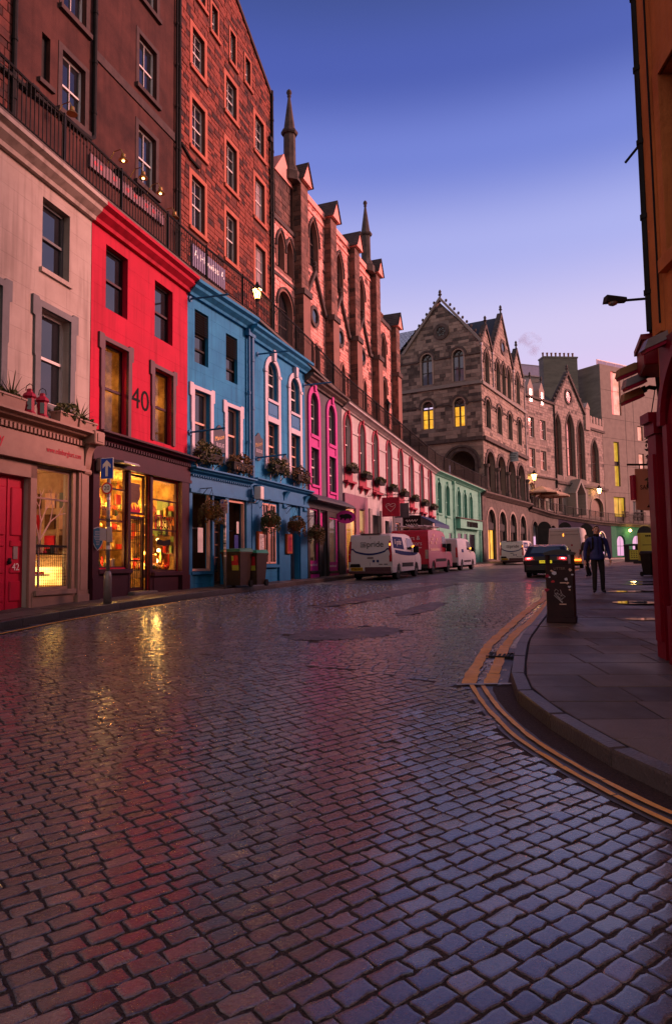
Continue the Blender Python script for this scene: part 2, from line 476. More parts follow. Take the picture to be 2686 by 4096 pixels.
  s.mesh(v, f, mi, tone)
 def sphere(s, c, r, n=10, mi=0, tone=0.0, sc=(1, 1, 1)):
  k = max(4, n // 2)
  pr = [(max(1e-4, r * math.sin(math.pi * i / k)), -r * math.cos(math.pi * i / k)) for i in range(k + 1)]
  n0 = len(s.v)
  s.lathe(pr, c, n, mi, tone)
  if sc != (1, 1, 1):
   for i in range(n0, len(s.v)):
    x, y, z = s.v[i]
    s.v[i] = (c[0] + (x - c[0]) * sc[0], c[1] + (y - c[1]) * sc[1], c[2] + (z - c[2]) * sc[2])
 def band(s, inner, outer, y0, y1, mi=0, tone=0.0):
  """strip between two (x,z) paths of equal length, from y0 (front) to y1 (back)"""
  n = len(inner)
  v = [(p[0], y0, p[1]) for p in inner] + [(p[0], y0, p[1]) for p in outer]
  v += [(p[0], y1, p[1]) for p in inner] + [(p[0], y1, p[1]) for p in outer]
  f = []
  for i in range(n - 1):
   f.append((i, i + 1, n + i + 1, n + i))
   f.append((i, 2 * n + i, 2 * n + i + 1, i + 1))
   f.append((n + i, n + i + 1, 3 * n + i + 1, 3 * n + i))
  f.append((0, n, 3 * n, 2 * n))
  f.append((n - 1, 3 * n - 1, 4 * n - 1, 2 * n - 1))
  s.mesh(v, f, mi, tone)
 def build(s, name, mats, parent=None, off=(0, 0, 0), fmap=None, smooth=False, kind=None):
  me = bpy.data.meshes.new(name)
  v = [fmap(p) for p in s.v] if fmap else s.v
  if off != (0, 0, 0):
   v = [(p[0] - off[0], p[1] - off[1], p[2] - off[2]) for p in v]
  me.from_pydata(v, [], s.f)
  if not isinstance(mats, (list, tuple)):
   mats = [mats]
  for m in mats:
   me.materials.append(m)
  if len(mats) > 1:
   me.polygons.foreach_set('material_index', s.m)
  if any(s.t):
   a = me.attributes.new('tone', 'FLOAT', 'FACE')
   a.data.foreach_set('value', s.t)
  if smooth:
   me.polygons.foreach_set('use_smooth', [True] * len(me.polygons))
  o = bpy.data.objects.new(name, me)
  COL.objects.link(o)
  if parent:
   o.parent = parent
  if kind:
   o['kind'] = kind
  return o
def tag(o, label=None, cat=None, group=None, kind=None):
 if label:
  o['label'] = label
 if cat:
  o['category'] = cat
 if group:
  o['group'] = group
 if kind:
  o['kind'] = kind
 return o
def empty(name, loc, rz=0.0, label=None, cat=None, group=None, kind=None):
 o = bpy.data.objects.new(name, None)
 o.location = loc
 o.rotation_euler = (0, 0, rz)
 COL.objects.link(o)
 return tag(o, label, cat, group, kind)
def copy_tree(o, parent=None):
 c = o.copy()
 COL.objects.link(c)
 c.parent = parent
 for ch in o.children:
  copy_tree(ch, c)
 return c
def recalc(o):
 import bmesh
 bm = bmesh.new()
 bm.from_mesh(o.data)
 bmesh.ops.recalc_face_normals(bm, faces=bm.faces)
 bm.to_mesh(o.data)
 bm.free()
 return o
# lettering is turned into mesh data once, up front
TEXTS = {}
def make_texts(items):
 obs = []
 for s, ext in items:
  cu = bpy.data.curves.new('text', 'FONT')
  cu.body = s
  cu.size = 1.0
  cu.extrude = ext
  cu.resolution_u = 3
  cu.align_x = 'CENTER'
  cu.align_y = 'CENTER'
  o = bpy.data.objects.new('text', cu)
  COL.objects.link(o)
  obs.append((s, o, cu))
 bpy.context.view_layer.update()
 dg = bpy.context.evaluated_depsgraph_get()
 for s, o, cu in obs:
  me = o.evaluated_get(dg).to_mesh()
  co = [tuple(v.co) for v in me.vertices]
  fs = [tuple(p.vertices) for p in me.polygons]
  TEXTS[s] = (co, fs)
  o.evaluated_get(dg).to_mesh_clear()
 for s, o, cu in obs:
  bpy.data.objects.remove(o)
  bpy.data.curves.remove(cu)
make_texts([(t, 0.004) for t in ('20', '40', '42', 'gallery', 'www.edinburghart.com', 'MUSEUM', 'CONTEXT', 'CONT', 'Maison', 'BLEUE', 'SAHARA',
         'pride', 'P', 'Painters &', 'Decorators', '916', 'LITTER', 'A', 'Howies', 'KX66 EWC', 'KR15 OVB', 'SK62 XDE',
         'www.oink.co.uk')])
def text_mb(mb, s, size, o, right, up, mi=0, wid=None, shear=0.0):
 co, fs = TEXTS[s]
 right, up, o = Vector(right), Vector(up), Vector(o)
 n = right.cross(up)
 k = 1.0
 if wid:
  xs = [c[0] for c in co]
  k = wid / ((max(xs) - min(xs)) * size)
 mb.mesh([o + right * ((c[0] + c[1] * shear) * size * k) + up * (c[1] * size) + n * (c[2] * 0.4 + 0.003) for c in co], fs, mi)
def arch(o, n=8):
 """top edge of an opening from left springing to right springing, in (x,z)"""
 u0, u1, z1, k = o['u0'], o['u1'], o['z1'], o.get('k', 'rect')
 w, c = (u1 - u0) / 2, (u0 + u1) / 2
 if k == 'rect':
  return [(u0, z1), (u1, z1)]
 if k == 'round':
  h = o.get('rise', w)
  return [(c - w * math.cos(math.pi * i / (2 * n)), z1 - h + h * math.sin(math.pi * i / (2 * n))) for i in range(2 * n + 1)]
 h = o.get('rise', w * 1.5)
 Rr = (w * w + h * h) / (2 * w)
 a = math.asin(min(1, h / Rr))
 left = [(u0 + Rr - Rr * math.cos(a * i / n), z1 - h + Rr * math.sin(a * i / n)) for i in range(n + 1)]
 return left + [(2 * c - p[0], p[1]) for p in left[-2::-1]]
def op(u0, u1, z0, z1, k='rect', **kw):
 d = dict(u0=u0, u1=u1, z0=z0, z1=z1, k=k)
 d.update(kw)
 return d
def outline(o, n=8):
 return [(o['u0'], o['z0'])] + arch(o, n) + [(o['u1'], o['z0'])]
def grow(path, w):
 """offset of an outline that runs up the left, over and down the right: outwards by w"""
 out_ = []
 n = len(path)
 for i in range(n):
  a = Vector(path[max(i - 1, 0)])
  b = Vector(path[i])
  c = Vector(path[min(i + 1, n - 1)])
  d1 = (b - a).normalized() if i > 0 else (c - b).normalized()
  d2 = (c - b).normalized() if i < n - 1 else d1
  n1, n2 = Vector((-d1.y, d1.x)), Vector((-d2.y, d2.x))
  m = (n1 + n2)
  if m.length < 1e-6:
   m = n1
  m.normalize()
  k = w / max(0.35, m.dot(n1))
  out_.append((b.x + m.x * k, b.y + m.y * k))
 return out_
def wall_mb(u0, u1, z0, z1, ops, rev=0.2, y=0.0, mb=None, mi=0, thick=None):
 mb = mb or MB()
 us = sorted({u0, u1, *[o['u0'] for o in ops], *[o['u1'] for o in ops]})
 zs = sorted({z0, z1, *[o['z0'] for o in ops], *[o['z1'] for o in ops]})
 us = [u for u in us if u0 <= u <= u1]
 zs = [z for z in zs if z0 <= z <= z1]
 for i in range(len(us) - 1):
  for j in range(len(zs) - 1):
   cu, cz = (us[i] + us[i + 1]) / 2, (zs[j] + zs[j + 1]) / 2
   if any(o['u0'] < cu < o['u1'] and o['z0'] < cz < o['z1'] for o in ops):
    continue
   mb.poly([(us[i], y, zs[j]), (us[i + 1], y, zs[j]), (us[i + 1], y, zs[j + 1]), (us[i], y, zs[j + 1])], mi)
 for o in ops:
  a = arch(o)
  if o.get('k', 'rect') != 'rect':
   c = len(a) // 2
   for i in range(c):
    mb.poly([(o['u0'], y, o['z1']), (a[i][0], y, a[i][1]), (a[i + 1][0], y, a[i + 1][1])], mi)
   for i in range(c, len(a) - 1):
    mb.poly([(o['u1'], y, o['z1']), (a[i][0], y, a[i][1]), (a[i + 1][0], y, a[i + 1][1])], mi)
  p = outline(o)
  r = o.get('rev', rev)
  for i in range(len(p)):
   q0, q1 = p[i], p[(i + 1) % len(p)]
   mb.poly([(q0[0], y, q0[1]), (q0[0], y + r, q0[1]), (q1[0], y + r, q1[1]), (q1[0], y, q1[1])], mi)
 if thick:
  mb.poly([(u0, y, z1), (u1, y, z1), (u1, y + thick, z1), (u0, y + thick, z1)], mi)
  mb.poly([(u0, y, z0), (u0, y, z1), (u0, y + thick, z1), (u0, y + thick, z0)], mi)
  mb.poly([(u1, y, z0), (u1, y + thick, z0), (u1, y + thick, z1), (u1, y, z1)], mi)
 return mb
class Front:
 """a thing (building) whose front runs from p0 towards p1; local x along the front, y into it, z up from zb"""
 def __init__(s, name, label, cat, p0, p1, zb, group=None):
  s.p0 = Vector((p0[0], p0[1]))
  e = Vector((p1[0] - p0[0], p1[1] - p0[1]))
  s.L = e.length
  s.e = e / s.L
  s.n = Vector((s.e.y, -s.e.x))
  s.zb = zb
  s.root = empty(name, (p0[0], p0[1], zb), math.atan2(e.y, e.x), label, cat, group)
 def add(s, mb, name, mats, parent=None, **kw):
  return mb.build(name, mats, parent or s.root, off=(0, 0, s.zb), **kw)
 def world(s, u, y, z):
  q = s.p0 + s.e * u - s.n * y
  return Vector((q.x, q.y, z))
 def rz(s):
  return math.atan2(s.e.y, s.e.x)
def window(b, o, y=0.14, fm=None, pm=None, ft=0.055, mid=0.5, nx=0, nzu=0, nzl=0, parent=None, fmap=None, name='window', panes=True, bar=0.022):
 """sash window: frame with meeting rail and glazing bars as one part, each sash's pane a sub-part"""
 fm, pm = fm or M_WHITE, pm or M_PANE
 mb = MB()
 p = outline(o)
 inn = grow(p, -ft)
 inn[0] = (inn[0][0], o['z0'])
 inn[-1] = (inn[-1][0], o['z0'])
 mb.band(inn, p, y, y + 0.06)
 u0, u1, z0, z1 = o['u0'] + ft, o['u1'] - ft, o['z0'], o['z1']
 mb.box(u0, u1, y, y + 0.06, z0, z0 + ft * 1.3)
 top = arch(o)
 zs = top[0][1]
 zt = z1 - ft
 def ztop(u):
  for i in range(len(top) - 1):
   if top[i][0] <= u <= top[i + 1][0] and top[i + 1][0] > top[i][0]:
    t = (u - top[i][0]) / (top[i + 1][0] - top[i][0])
    return top[i][1] + t * (top[i + 1][1] - top[i][1]) - ft * 0.7
  return zs
 zm = z0 + (z1 - z0) * mid if mid else None
 if zm:
  mb.box(u0, u1, y - 0.01, y + 0.05, zm - 0.03, zm + 0.03)
 for i in range(nx):
  u = u0 + (u1 - u0) * (i + 1) / (nx + 1)
  mb.box(u - bar / 2, u + bar / 2, y + 0.005, y + 0.04, z0 + ft, min(zt, ztop(u)))
 if zm:
  for i in range(nzu):
   z = zm + (min(zt, zs + 0.02 if o.get('k', 'rect') != 'rect' else zt) - zm) * (i + 1) / (nzu + (1 if o.get('k', 'rect') == 'rect' else 0))
   mb.box(u0, u1, y + 0.005, y + 0.04, z - bar / 2, z + bar / 2)
  for i in range(nzl):
   z = z0 + (zm - z0) * (i + 1) / (nzl + 1)
   mb.box(u0, u1, y + 0.005, y + 0.04, z - bar / 2, z + bar / 2)
 w = b.add(mb, name, fm, parent, fmap=fmap)
 if panes:
  yb = y + 0.045
  def pane(pl):
   m2 = MB()
   m2.prism(pl, yb, yb + 0.008)
   m2.build('pane', pm, w, off=(0, 0, b.zb), fmap=fmap)
  if zm:
   pane([(u0, z0 + ft), (u1, z0 + ft), (u1, zm), (u0, zm)])
   up = [q for q in inn[1:-1] if q[1] > zm]
   pane([(u0, zm), *up, (u1, zm)] if o.get('k', 'rect') != 'rect' else [(u0, zm), (u0, zt), (u1, zt), (u1, zm)])
  else:
   pane([(u0, z0 + ft), *inn[1:-1], (u1, z0 + ft)])
 return w
def surround(b, o, w, proud=0.04, m=None, name='window_surround', y=0.0, parent=None, fmap=None, n=8, back=0.02):
 p = outline(o, n)
 q = grow(p, w)
 q[0] = (q[0][0], o['z0'])
 q[-1] = (q[-1][0], o['z0'])
 mb = MB()
 mb.band(p, q, y - proud, y + back)
 return b.add(mb, name, m, parent, fmap=fmap)
def slab_part(b, name, m, u0, u1, y0, y1, z0, z1, parent=None, bev=0.0, fmap=None):
 mb = MB()
 if bev:
  mb.bbox(u0, u1, y0, y1, z0, z1, bev)
 else:
  mb.box(u0, u1, y0, y1, z0, z1)
 return b.add(mb, name, m, parent, fmap=fmap)
CAND = {}
def clip_poly(pl, planes):
 """convex polygon in (x,z) cut by half planes a*x+b*z<=c"""
 for (a, b_, c) in planes:
  res = []
  for i in range(len(pl)):
   p, q = pl[i], pl[(i + 1) % len(pl)]
   dp, dq = a * p[0] + b_ * p[1] - c, a * q[0] + b_ * q[1] - c
   if dp <= 0:
    res.append(p)
   if (dp < 0 < dq) or (dq < 0 < dp):
    t = dp / (dp - dq)
    res.append((p[0] + t * (q[0] - p[0]), p[1] + t * (q[1] - p[1])))
  pl = res
  if len(pl) < 3:
   return []
 return pl
def masonry(b, u0, u1, z0, z1, ops, m, hs=(0.2, 0.3), ls=(0.28, 0.65), gap=0.018, y=0.0, proud=(0.012, 0.035), planes=(), tones=(0.0, 1.0), margin=0.0,
   limit=300, name='stone', tone_fn=None, seed=1, parent=None, vis=True, fmap=None):
 """courses of separate stones over a wall; the largest in the picture are parts, the rest one joined part"""
 rg = random.Random(seed)
 st = []
 z = z0
 while z < z1 - 0.08:
  h = min(rg.uniform(*hs), z1 - z)
  if z1 - z - h < 0.1:
   h = z1 - z
  zc = z + h / 2
  blocked = []
  for o in ops:
   if o['z0'] - margin < z + h and o['z1'] + margin > z:
    a = arch(o)
    zz = z + 0.02
    if o.get('k', 'rect') != 'rect' and zz > a[0][1]:
     xs = [p[0] for p in a if p[1] >= zz]
     if not xs:
      continue
     blocked.append((min(xs) - margin, max(xs) + margin))
    else:
     blocked.append((o['u0'] - margin, o['u1'] + margin))
  blocked.sort()
  x = u0
  ints = []
  for (a0, a1) in blocked:
   if a0 > x:
    ints.append((x, min(a0, u1)))
   x = max(x, a1)
  if x < u1:
   ints.append((x, u1))
  for (a0, a1) in ints:
   x = a0
   while x < a1 - 0.02:
    L = rg.uniform(*ls) * (1.25 if h > sum(hs) / 2 else 0.9)
    if a1 - x - L < ls[0] * 0.5:
     L = a1 - x
    pl = [(x + gap / 2, z + gap / 2), (x + L - gap / 2, z + gap / 2), (x + L - gap / 2, z + h - gap / 2), (x + gap / 2, z + h - gap / 2)]
    j = 0.008
    pl = [(p[0] + rg.uniform(-j, j), p[1] + rg.uniform(-j, j)) for p in pl]
    if planes:
     pl = clip_poly(pl, planes)
    if len(pl) >= 3 and L > 0.05:
     w = b.world(*(fmap((x + L / 2, y, zc)) if fmap else (x + L / 2, y, zc)))
     t = tone_fn(x, z, rg) if tone_fn else rg.uniform(*tones)
     area = L * h / max(1.0, w.length_squared)
     st.append((area if (vis and in_view(*w)) else 0.0, pl, rg.uniform(*proud), min(1, max(0.001, t))))
    x += L
  z += h
 st.sort(key=lambda s: -s[0])
 def put(mb, s):
  _, pl, pr, t = s
  cx, cz = sum(p[0] for p in pl) / len(pl), sum(p[1] for p in pl) / len(pl)
  k = 0.012
  inn = []
  for p in pl:
   d = math.hypot(p[0] - cx, p[1] - cz) or 1
   f = max(0.3, 1 - k * 1.6 / d)
   inn.append((cx + (p[0] - cx) * f, cz + (p[1] - cz) * f))
  n = len(pl)
  v = [(p[0], y - pr, p[1]) for p in inn] + [(p[0], y - pr + k, p[1]) for p in pl] + [(p[0], y + 0.01, p[1]) for p in pl]
  f = [tuple(range(n))]
  for i in range(n):
   j = (i + 1) % n
   f.append((i, n + i, n + j, j))
   f.append((n + i, 2 * n + i, 2 * n + j, n + j))
  mb.mesh(v, f, 0, t)
 for s in st[:limit]:
  if s[0] <= 0:
   break
  mb = MB()
  put(mb, s)
  b.add(mb, name, m, parent, fmap=fmap)
 rest = MB()
 for i, s in enumerate(st):
  if i >= limit or s[0] <= 0:
   put(rest, s)
 if rest.v:
  b.add(rest, name + 'work', m, parent, kind='stuff', fmap=fmap)
def leaves(mb, c, rad, n, size, rg, droop=0.0, flat=1.0, mi=0):
 for _ in range(n):
  while True:
   p = Vector((rg.uniform(-1, 1), rg.uniform(-1, 1), rg.uniform(-1, 1)))
   if p.length < 1:
    break
  if p.length > 0.15:
   p = p.normalized() * (p.length ** 0.5)
  q = Vector((c[0] + p.x * rad[0], c[1] + p.y * rad[1], c[2] + p.z * rad[2] - droop * max(0, p.x * p.x + p.y * p.y) * rg.random()))
  a = Vector((rg.gauss(0, 1), rg.gauss(0, 1), rg.gauss(0, 1))).normalized()
  b_ = a.cross(Vector((rg.gauss(0, 1), rg.gauss(0, 1), rg.gauss(0, 1)))).normalized()
  s = size * rg.uniform(0.6, 1.3)
  mb.poly([q - a * s, q - b_ * s * 0.45, q + a * s, q + b_ * s * 0.45], mi, rg.uniform(0.05, 1.0))
def point_light(name, loc, power, color, size=0.1, parent=None):
 d = bpy.data.lights.new(name, 'POINT')
 d.energy = power
 d.color = color
 d.shadow_soft_size = size
 o = bpy.data.objects.new(name, d)
 o.location = loc
 COL.objects.link(o)
 if parent:
  o.parent = parent
 return o
_ZS = np.array([-30, 0, 4.2, 7, 9, 11.5, 13.4, 16, 20, 28, 33, 40, 48, 56, 66, 80, 110, 160.])
_ZV = np.array([-.45, 0, .06, .22, .35, .47, .6, .68, .76, .86, .98, 1.08, 1.18, 1.38, 1.55, 1.7, 1.9, 2.0])
def zr(x, y):
 s = -.2 * x + .98 * y
 return float((np.interp(s - 1.2, _ZS, _ZV) + np.interp(s, _ZS, _ZV) * 2 + np.interp(s + 1.2, _ZS, _ZV)) / 4)
LK = [(-9.6, -3), (-8.0, 3), (-7.2, 6), (-6.45, 9), (-5.74, 11.8), (-4.86, 14.8), (-4.1, 17.4), (-3.2, 20.3), (-1.77, 24.9), (.26, 30.5), (3.6, 38.5),
  (7.0, 45.6), (10.3, 52.0), (14.5, 58.9), (18.3, 65.3), (22.4, 72.2), (24.4, 74.8), (26.2, 76.6), (32.4, 83.2), (38.8, 90.3), (45.1, 94.6), (53, 99.2)]
RK = [(3.4, .2), (2.75, 2.6), (2.3, 4.05), (2.14, 4.56), (2.03, 4.93), (1.92, 5.55), (1.83, 6.2), (1.78, 6.8), (1.82, 7.3), (1.94, 7.85), (2.11, 8.45), (2.32, 9.12), (2.58, 9.95), (2.93, 10.85),
  (3.55, 12.4), (4.15, 13.9), (4.95, 16.1), (6.45, 20.9), (9.4, 28.5), (12.5, 35.9), (17, 46), (22, 55.5), (28, 65), (36, 74), (46, 83), (58, 91)]
class Path:
 """smooth plan curve by arc length; t is the offset to the left"""
 def __init__(s, pts):
  P = np.array(pts, float)
  n = len(P)
  res = []
  for i in range(n - 1):
   p0, p1, p2, p3 = P[max(i - 1, 0)], P[i], P[i + 1], P[min(i + 2, n - 1)]
   for k in range(8):
    t = k / 8
    res.append(0.5 * ((2 * p1) + (-p0 + p2) * t + (2 * p0 - 5 * p1 + 4 * p2 - p3) * t * t + (-p0 + 3 * p1 - 3 * p2 + p3) * t ** 3))
  res.append(P[-1])
  s.P = np.array(res)
  d = np.hypot(*np.diff(s.P, axis=0).T)
  s.S = np.concatenate([[0], np.cumsum(d)])
  s.L = s.S[-1]
 def at(s, u, t=0.0):
  x, y = np.interp(u, s.S, s.P[:, 0]), np.interp(u, s.S, s.P[:, 1])
  h = 0.4
  a = (np.interp(u - h, s.S, s.P[:, 0]), np.interp(u - h, s.S, s.P[:, 1]))
  b = (np.interp(u + h, s.S, s.P[:, 0]), np.interp(u + h, s.S, s.P[:, 1]))
  dx, dy = b[0] - a[0], b[1] - a[1]
  l = math.hypot(dx, dy) or 1
  return x - dy / l * t, y + dx / l * t
 def s_at_y(s, y):
  return float(np.interp(y, s.P[:, 1], s.S))
 def x_at_y(s, y):
  return float(np.interp(y, s.P[:, 1], s.P[:, 0]))
LKP, RKP = Path(LK), Path(RK)
def ribbon_mb(path, s0, s1, t0, t1, h, step=0.4, mb=None, wob=0.0, rg=random, hfun=None, mi=0):
 mb = mb or MB()
 n = max(1, int((s1 - s0) / step))
 prev = None
 for i in range(n + 1):
  u = s0 + (s1 - s0) * i / n
  a = path.at(u, t0 + rg.uniform(-wob, wob))
  b = path.at(u, t1 + rg.uniform(-wob, wob))
  za, zb = (hfun(u, t0), hfun(u, t1)) if hfun else (zr(*a) + h, zr(*b) + h)
  cur = ((*a, za), (*b, zb))
  if prev:
   mb.poly([prev[0], cur[0], cur[1], prev[1]][::-1] if t1 > t0 else [prev[0], cur[0], cur[1], prev[1]], mi)
  prev = cur
 return mb
# wide ground sheet under everything
mb = MB()
mb.poly([(-500, -500, -1.2), (500, -500, -1.2), (500, 500, -1.2), (-500, 500, -1.2)])
tag(mb.build('ground', M_DIRT), 'dark ground under the street', kind='structure')
M_FARSETT = mat('far_setts', (0.17, 0.155, 0.155), (0.075, 0.068, 0.07), 5, 0.44, 0.9, 9, spec=0.8, stretch=(1, 3, 1), rvar=0.14)  # lighter base stands in for sky sheen on the far road
mb = MB()
xs = np.concatenate([np.arange(-14, 12, 0.5), np.arange(12, 76, 2.0)])
ys = np.concatenate([np.arange(-5, 30, 0.5), np.arange(30, 116, 2.0)])
for i in range(len(xs) - 1):
 for j in range(len(ys) - 1):
  q = [(xs[i], ys[j]), (xs[i + 1], ys[j]), (xs[i + 1], ys[j + 1]), (xs[i], ys[j + 1])]
  far = ys[j] >= 26
  mb.poly([(a, b, zr(a, b) - (0.006 if far else 0.0050)) for a, b in q], 1 if far else 0)
road = mb.build('road', [M_DIRT, M_FARSETT])
tag(road, 'wet cobbled street of dark granite setts curving uphill', kind='structure')
YTHIN = Path([(1.47, 7.72), (1.43, 7.0), (1.44, 6.41), (1.47, 5.91), (1.53, 5.52), (1.59, 5.24), (1.65, 5.0), (1.78, 4.56), (1.91, 4.18), (2.1, 3.7), (2.55, 2.6)])
YA = Path([(1.43, 7.75), (1.72, 8.68), (2.02, 9.61), (2.36, 10.61), (2.77, 11.57), (3.42, 13.15), (4.06, 14.64), (5.05, 16.95), (6.0, 19.9), (8.4, 26.2)])
YB = Path([(1.68, 7.75), (1.98, 8.72), (2.31, 9.75), (2.58, 10.5), (2.98, 11.5), (3.52, 12.7), (4.62, 15.36), (5.4, 17.5), (6.2, 20), (8.65, 26.3)])
def road_right(y):
 if y < 7.75:
  P = YTHIN.P[::-1]
  return float(np.interp(y, P[:, 1], P[:, 0])) - 0.05
 return YB.x_at_y(y) + 0.09
BX = np.array([-9, -5.85, -3.17, -1.16, .56, 1.45, 3.0])
BY = np.array([14.3, 12.05, 10.37, 9.2, 8.32, 7.6, 6.5])
PATCHES = [([(-.75, 10.9), (-.1, 11.3), (.5, 11.6), (.9, 12.1)], .62), ([(-.5, 15.2), (.5, 17.2), (1.7, 19.9), (2.9, 22.4), (4.4, 25.8)], .55),
   ([(1.2, 13.6), (1.9, 15.0), (2.4, 16.4)], .3)]
PP = [(Path(p), w) for p, w in PATCHES]
def in_patch(x, y):
 for p, w in PP:
  d = np.hypot(p.P[:, 0] - x, p.P[:, 1] - y)
  i = int(d.argmin())
  if d[i] < w * (0.72 + 0.12 * math.sin(i * 1.3)) and 1 < i < len(p.P) - 2:
   return True
 return False
rg = random.Random(5)
setts = []
for zone, ang, row, lens in (('a', R(38), .107, (.125, .20)), ('b', R(-23), .105, (.13, .21))):
 ax, bx = (math.cos(ang), math.sin(ang)), (-math.sin(ang), math.cos(ang))
 for k in range(-170, 310):
  bcoord = k * row
  a = -22.0 + rg.uniform(0, .2)
  while a < 26:
   L = rg.uniform(*lens)
   ca = a + L / 2
   wv = 0.03 * math.sin(ca * 0.7 + k * 0.05)
   x, y = ax[0] * ca + bx[0] * (bcoord + wv), ax[1] * ca + bx[1] * (bcoord + wv)
   a += L
   if y < 1.6 or y > 26.2:
    continue
   by = float(np.interp(x, BX, BY))
   if (zone == 'a') != (y < by):
    continue
   if not in_view(x, y, zr(x, y), 0.3, 0.12):
    continue
   if x < LKP.x_at_y(y) + .1 or x > road_right(y) or in_patch(x, y):
    continue
   setts.append((y * y + x * x, x, y, L - rg.uniform(.009, .018), row - rg.uniform(.009, .018), ang + rg.gauss(0, .025)))
setts.sort()
def put_sett(mb, x, y, L, W, ang, near, rg):
 c, s = math.cos(ang), math.sin(ang)
 z0 = zr(x, y) + rg.uniform(-.002, .003)
 tx, ty = rg.gauss(0, .015), rg.gauss(0, .015)
 gx = zr(x + .3, y) - zr(x - .3, y)
 gy = zr(x, y + .3) - zr(x, y - .3)
 tx += gx / .6
 ty += gy / .6
 t = rg.uniform(.55, 1.0) if rg.random() < .13 else rg.uniform(0.0, .35)
 hl, hw = L / 2, W / 2
 j = lambda: rg.uniform(-.007, .007)
 if near:
  k = .007
  ol = [(-hl + k, -hw), (-hl * .4 + j(), -hw + j()), (hl * .4 + j(), -hw + j()), (hl - k, -hw), (hl, -hw + k), (hl + j() * .4, 0), (hl, hw - k), (hl - k, hw), (hl * .4 + j(), hw + j()), (-hl * .4 + j(), hw + j()),
    (-hl + k, hw), (-hl, hw - k), (-hl + j() * .4, 0), (-hl, -hw + k)]
  ol = [(p[0] + j() * .7, p[1] + j() * .7) for p in ol]
  rings = [(0.0, -.04), (0.0, -.0025), (.005, 0.0), (.016, .0006)]
 else:
  ol = [(-hl + j(), -hw + j()), (hl + j(), -hw + j()), (hl + j(), hw + j()), (-hl + j(), hw + j())]
  rings = [(0.0, -.04), (0.0, -.010), (.009, 0.0)]
 v, f = [], []
 n = len(ol)
 for (sc, dz) in rings:
  for (px, py) in ol:
   qx, qy = px - math.copysign(min(abs(px) * .8, sc), px), py - math.copysign(min(abs(py) * .8, sc), py)
   wx, wy = x + qx * c - qy * s, y + qx * s + qy * c
   v.append((wx, wy, z0 + dz + (wx - x) * tx + (wy - y) * ty))
 for r in range(len(rings) - 1):
  for i in range(n):
   f.append((r * n + i, r * n + (i + 1) % n, (r + 1) * n + (i + 1) % n, (r + 1) * n + i))
 f.append(tuple(range((len(rings) - 1) * n, len(rings) * n)))
 mb.mesh(v, f, 0, max(.001, t))
rest = MB()
for i, (d2, x, y, L, W, a) in enumerate(setts):
 mb = MB() if i < 300 else rest
 put_sett(mb, x, y, L, W, a, d2 < 150, rg)
 if i < 300:
  mb.build('sett', M_SETT, road)
rest.build('sett_paving', M_SETT, road, kind='stuff')
# tarmac repairs between the setts
for p, w in PP:
 mb = MB()
 n = 60
 prev = None
 for i in range(n + 1):
  u = p.L * i / n
  e = math.sin(math.pi * min(max(i / n, .03), .97)) ** .5
  a, b = p.at(u, w * e * rg.uniform(.78, 1.1)), p.at(u, -w * e * rg.uniform(.78, 1.1))
  cur = ((*a, zr(*a) + .0035), (*b, zr(*b) + .0035))
  if prev:
   mb.poly([prev[0], prev[1], cur[1], cur[0]])
  prev = cur
 mb.build('tarmac_patch', M_TARMAC, road)
# gutter, yellow lines, kerbs
gut = MB()
n = 60
prev = None
for i in range(n + 1):
 y = 1.5 + (24 - 1.5) * i / n
 a, b = (road_right(y) - .02, y), (RKP.x_at_y(y) + .1, y)
 cur = ((*a, zr(*a) + .001), (*b, zr(*b) - .012))
 if prev:
  gut.poly([prev[0], prev[1], cur[1], cur[0]])
 prev = cur
gut.build('gutter', M_GUTTER, road)
for k, (p, w, s0, s1) in enumerate(((YTHIN, .055, 0, YTHIN.L), (YTHIN, .05, .05, YTHIN.L), (YA, .16, 0, 13), (YB, .15, 0, 13))):
 mb = MB()
 s = s0
 off = (.0 if k == 0 else .115 if k == 1 else 0)
 while s < s1 - .05:
  L = min(rg.uniform(.25, .9), s1 - s)
  ribbon_mb(p, s, s + L, off - w / 2 * rg.uniform(.75, 1.05), off + w / 2 * rg.uniform(.75, 1.05), .0125, .15, mb, .007 if k < 2 else .012, rg)
  s += L + (rg.uniform(.0, .012) if rg.random() < .5 else 0)
 mb.build('yellow_line', M_YELLOW, road)
mb = MB()
ribbon_mb(Path([(1.3, 7.72), (1.6, 7.74), (1.95, 7.76)]), 0, .66, -.025, .025, .014, .1, mb, .006, rg)
mb.build('white_tick', M_WETWHITE, road)
mb = MB()
ribbon_mb(RKP, RKP.s_at_y(9.9), RKP.s_at_y(12.6), .05, .17, .004, .15, mb, .03, rg)
mb.build('pale_gutter_strip', M_WETWHITE, road)  # pale strip along the gutter
mb = MB()
ribbon_mb(LKP, LKP.s_at_y(21.5), LKP.s_at_y(24.0), -1.35, -1.28, .012, .3, mb, .01, rg)
ribbon_mb(LKP, LKP.s_at_y(25.5), LKP.s_at_y(28.5), -1.5, -1.43, .012, .3, mb, .01, rg)
mb.build('faded_bay_line', M_WETWHITE, road)
mb = MB()
ribbon_mb(LKP, LKP.s_at_y(10), LKP.s_at_y(17), -.36, -.29, .012, .3, mb, .012, rg)
mb.build('faded_yellow_line', M_YELLOW, road)
# drain grate by the right kerb
dg_ = MB()
for i in range(7):
 dg_.box(-.19 + i * .058, -.19 + i * .058 + .03, -.16, .16, -.02, .006)
dg_.box(-.22, .22, -.2, -.16, -.02, .008)
dg_.box(-.22, .22, .16, .2, -.02, .008)
o = dg_.build('drain_grate', M_BLACK, road)
o.location = (2.24, 9.4, zr(2.24, 9.4) + .012)
o.rotation_euler = (0, 0, R(-20))
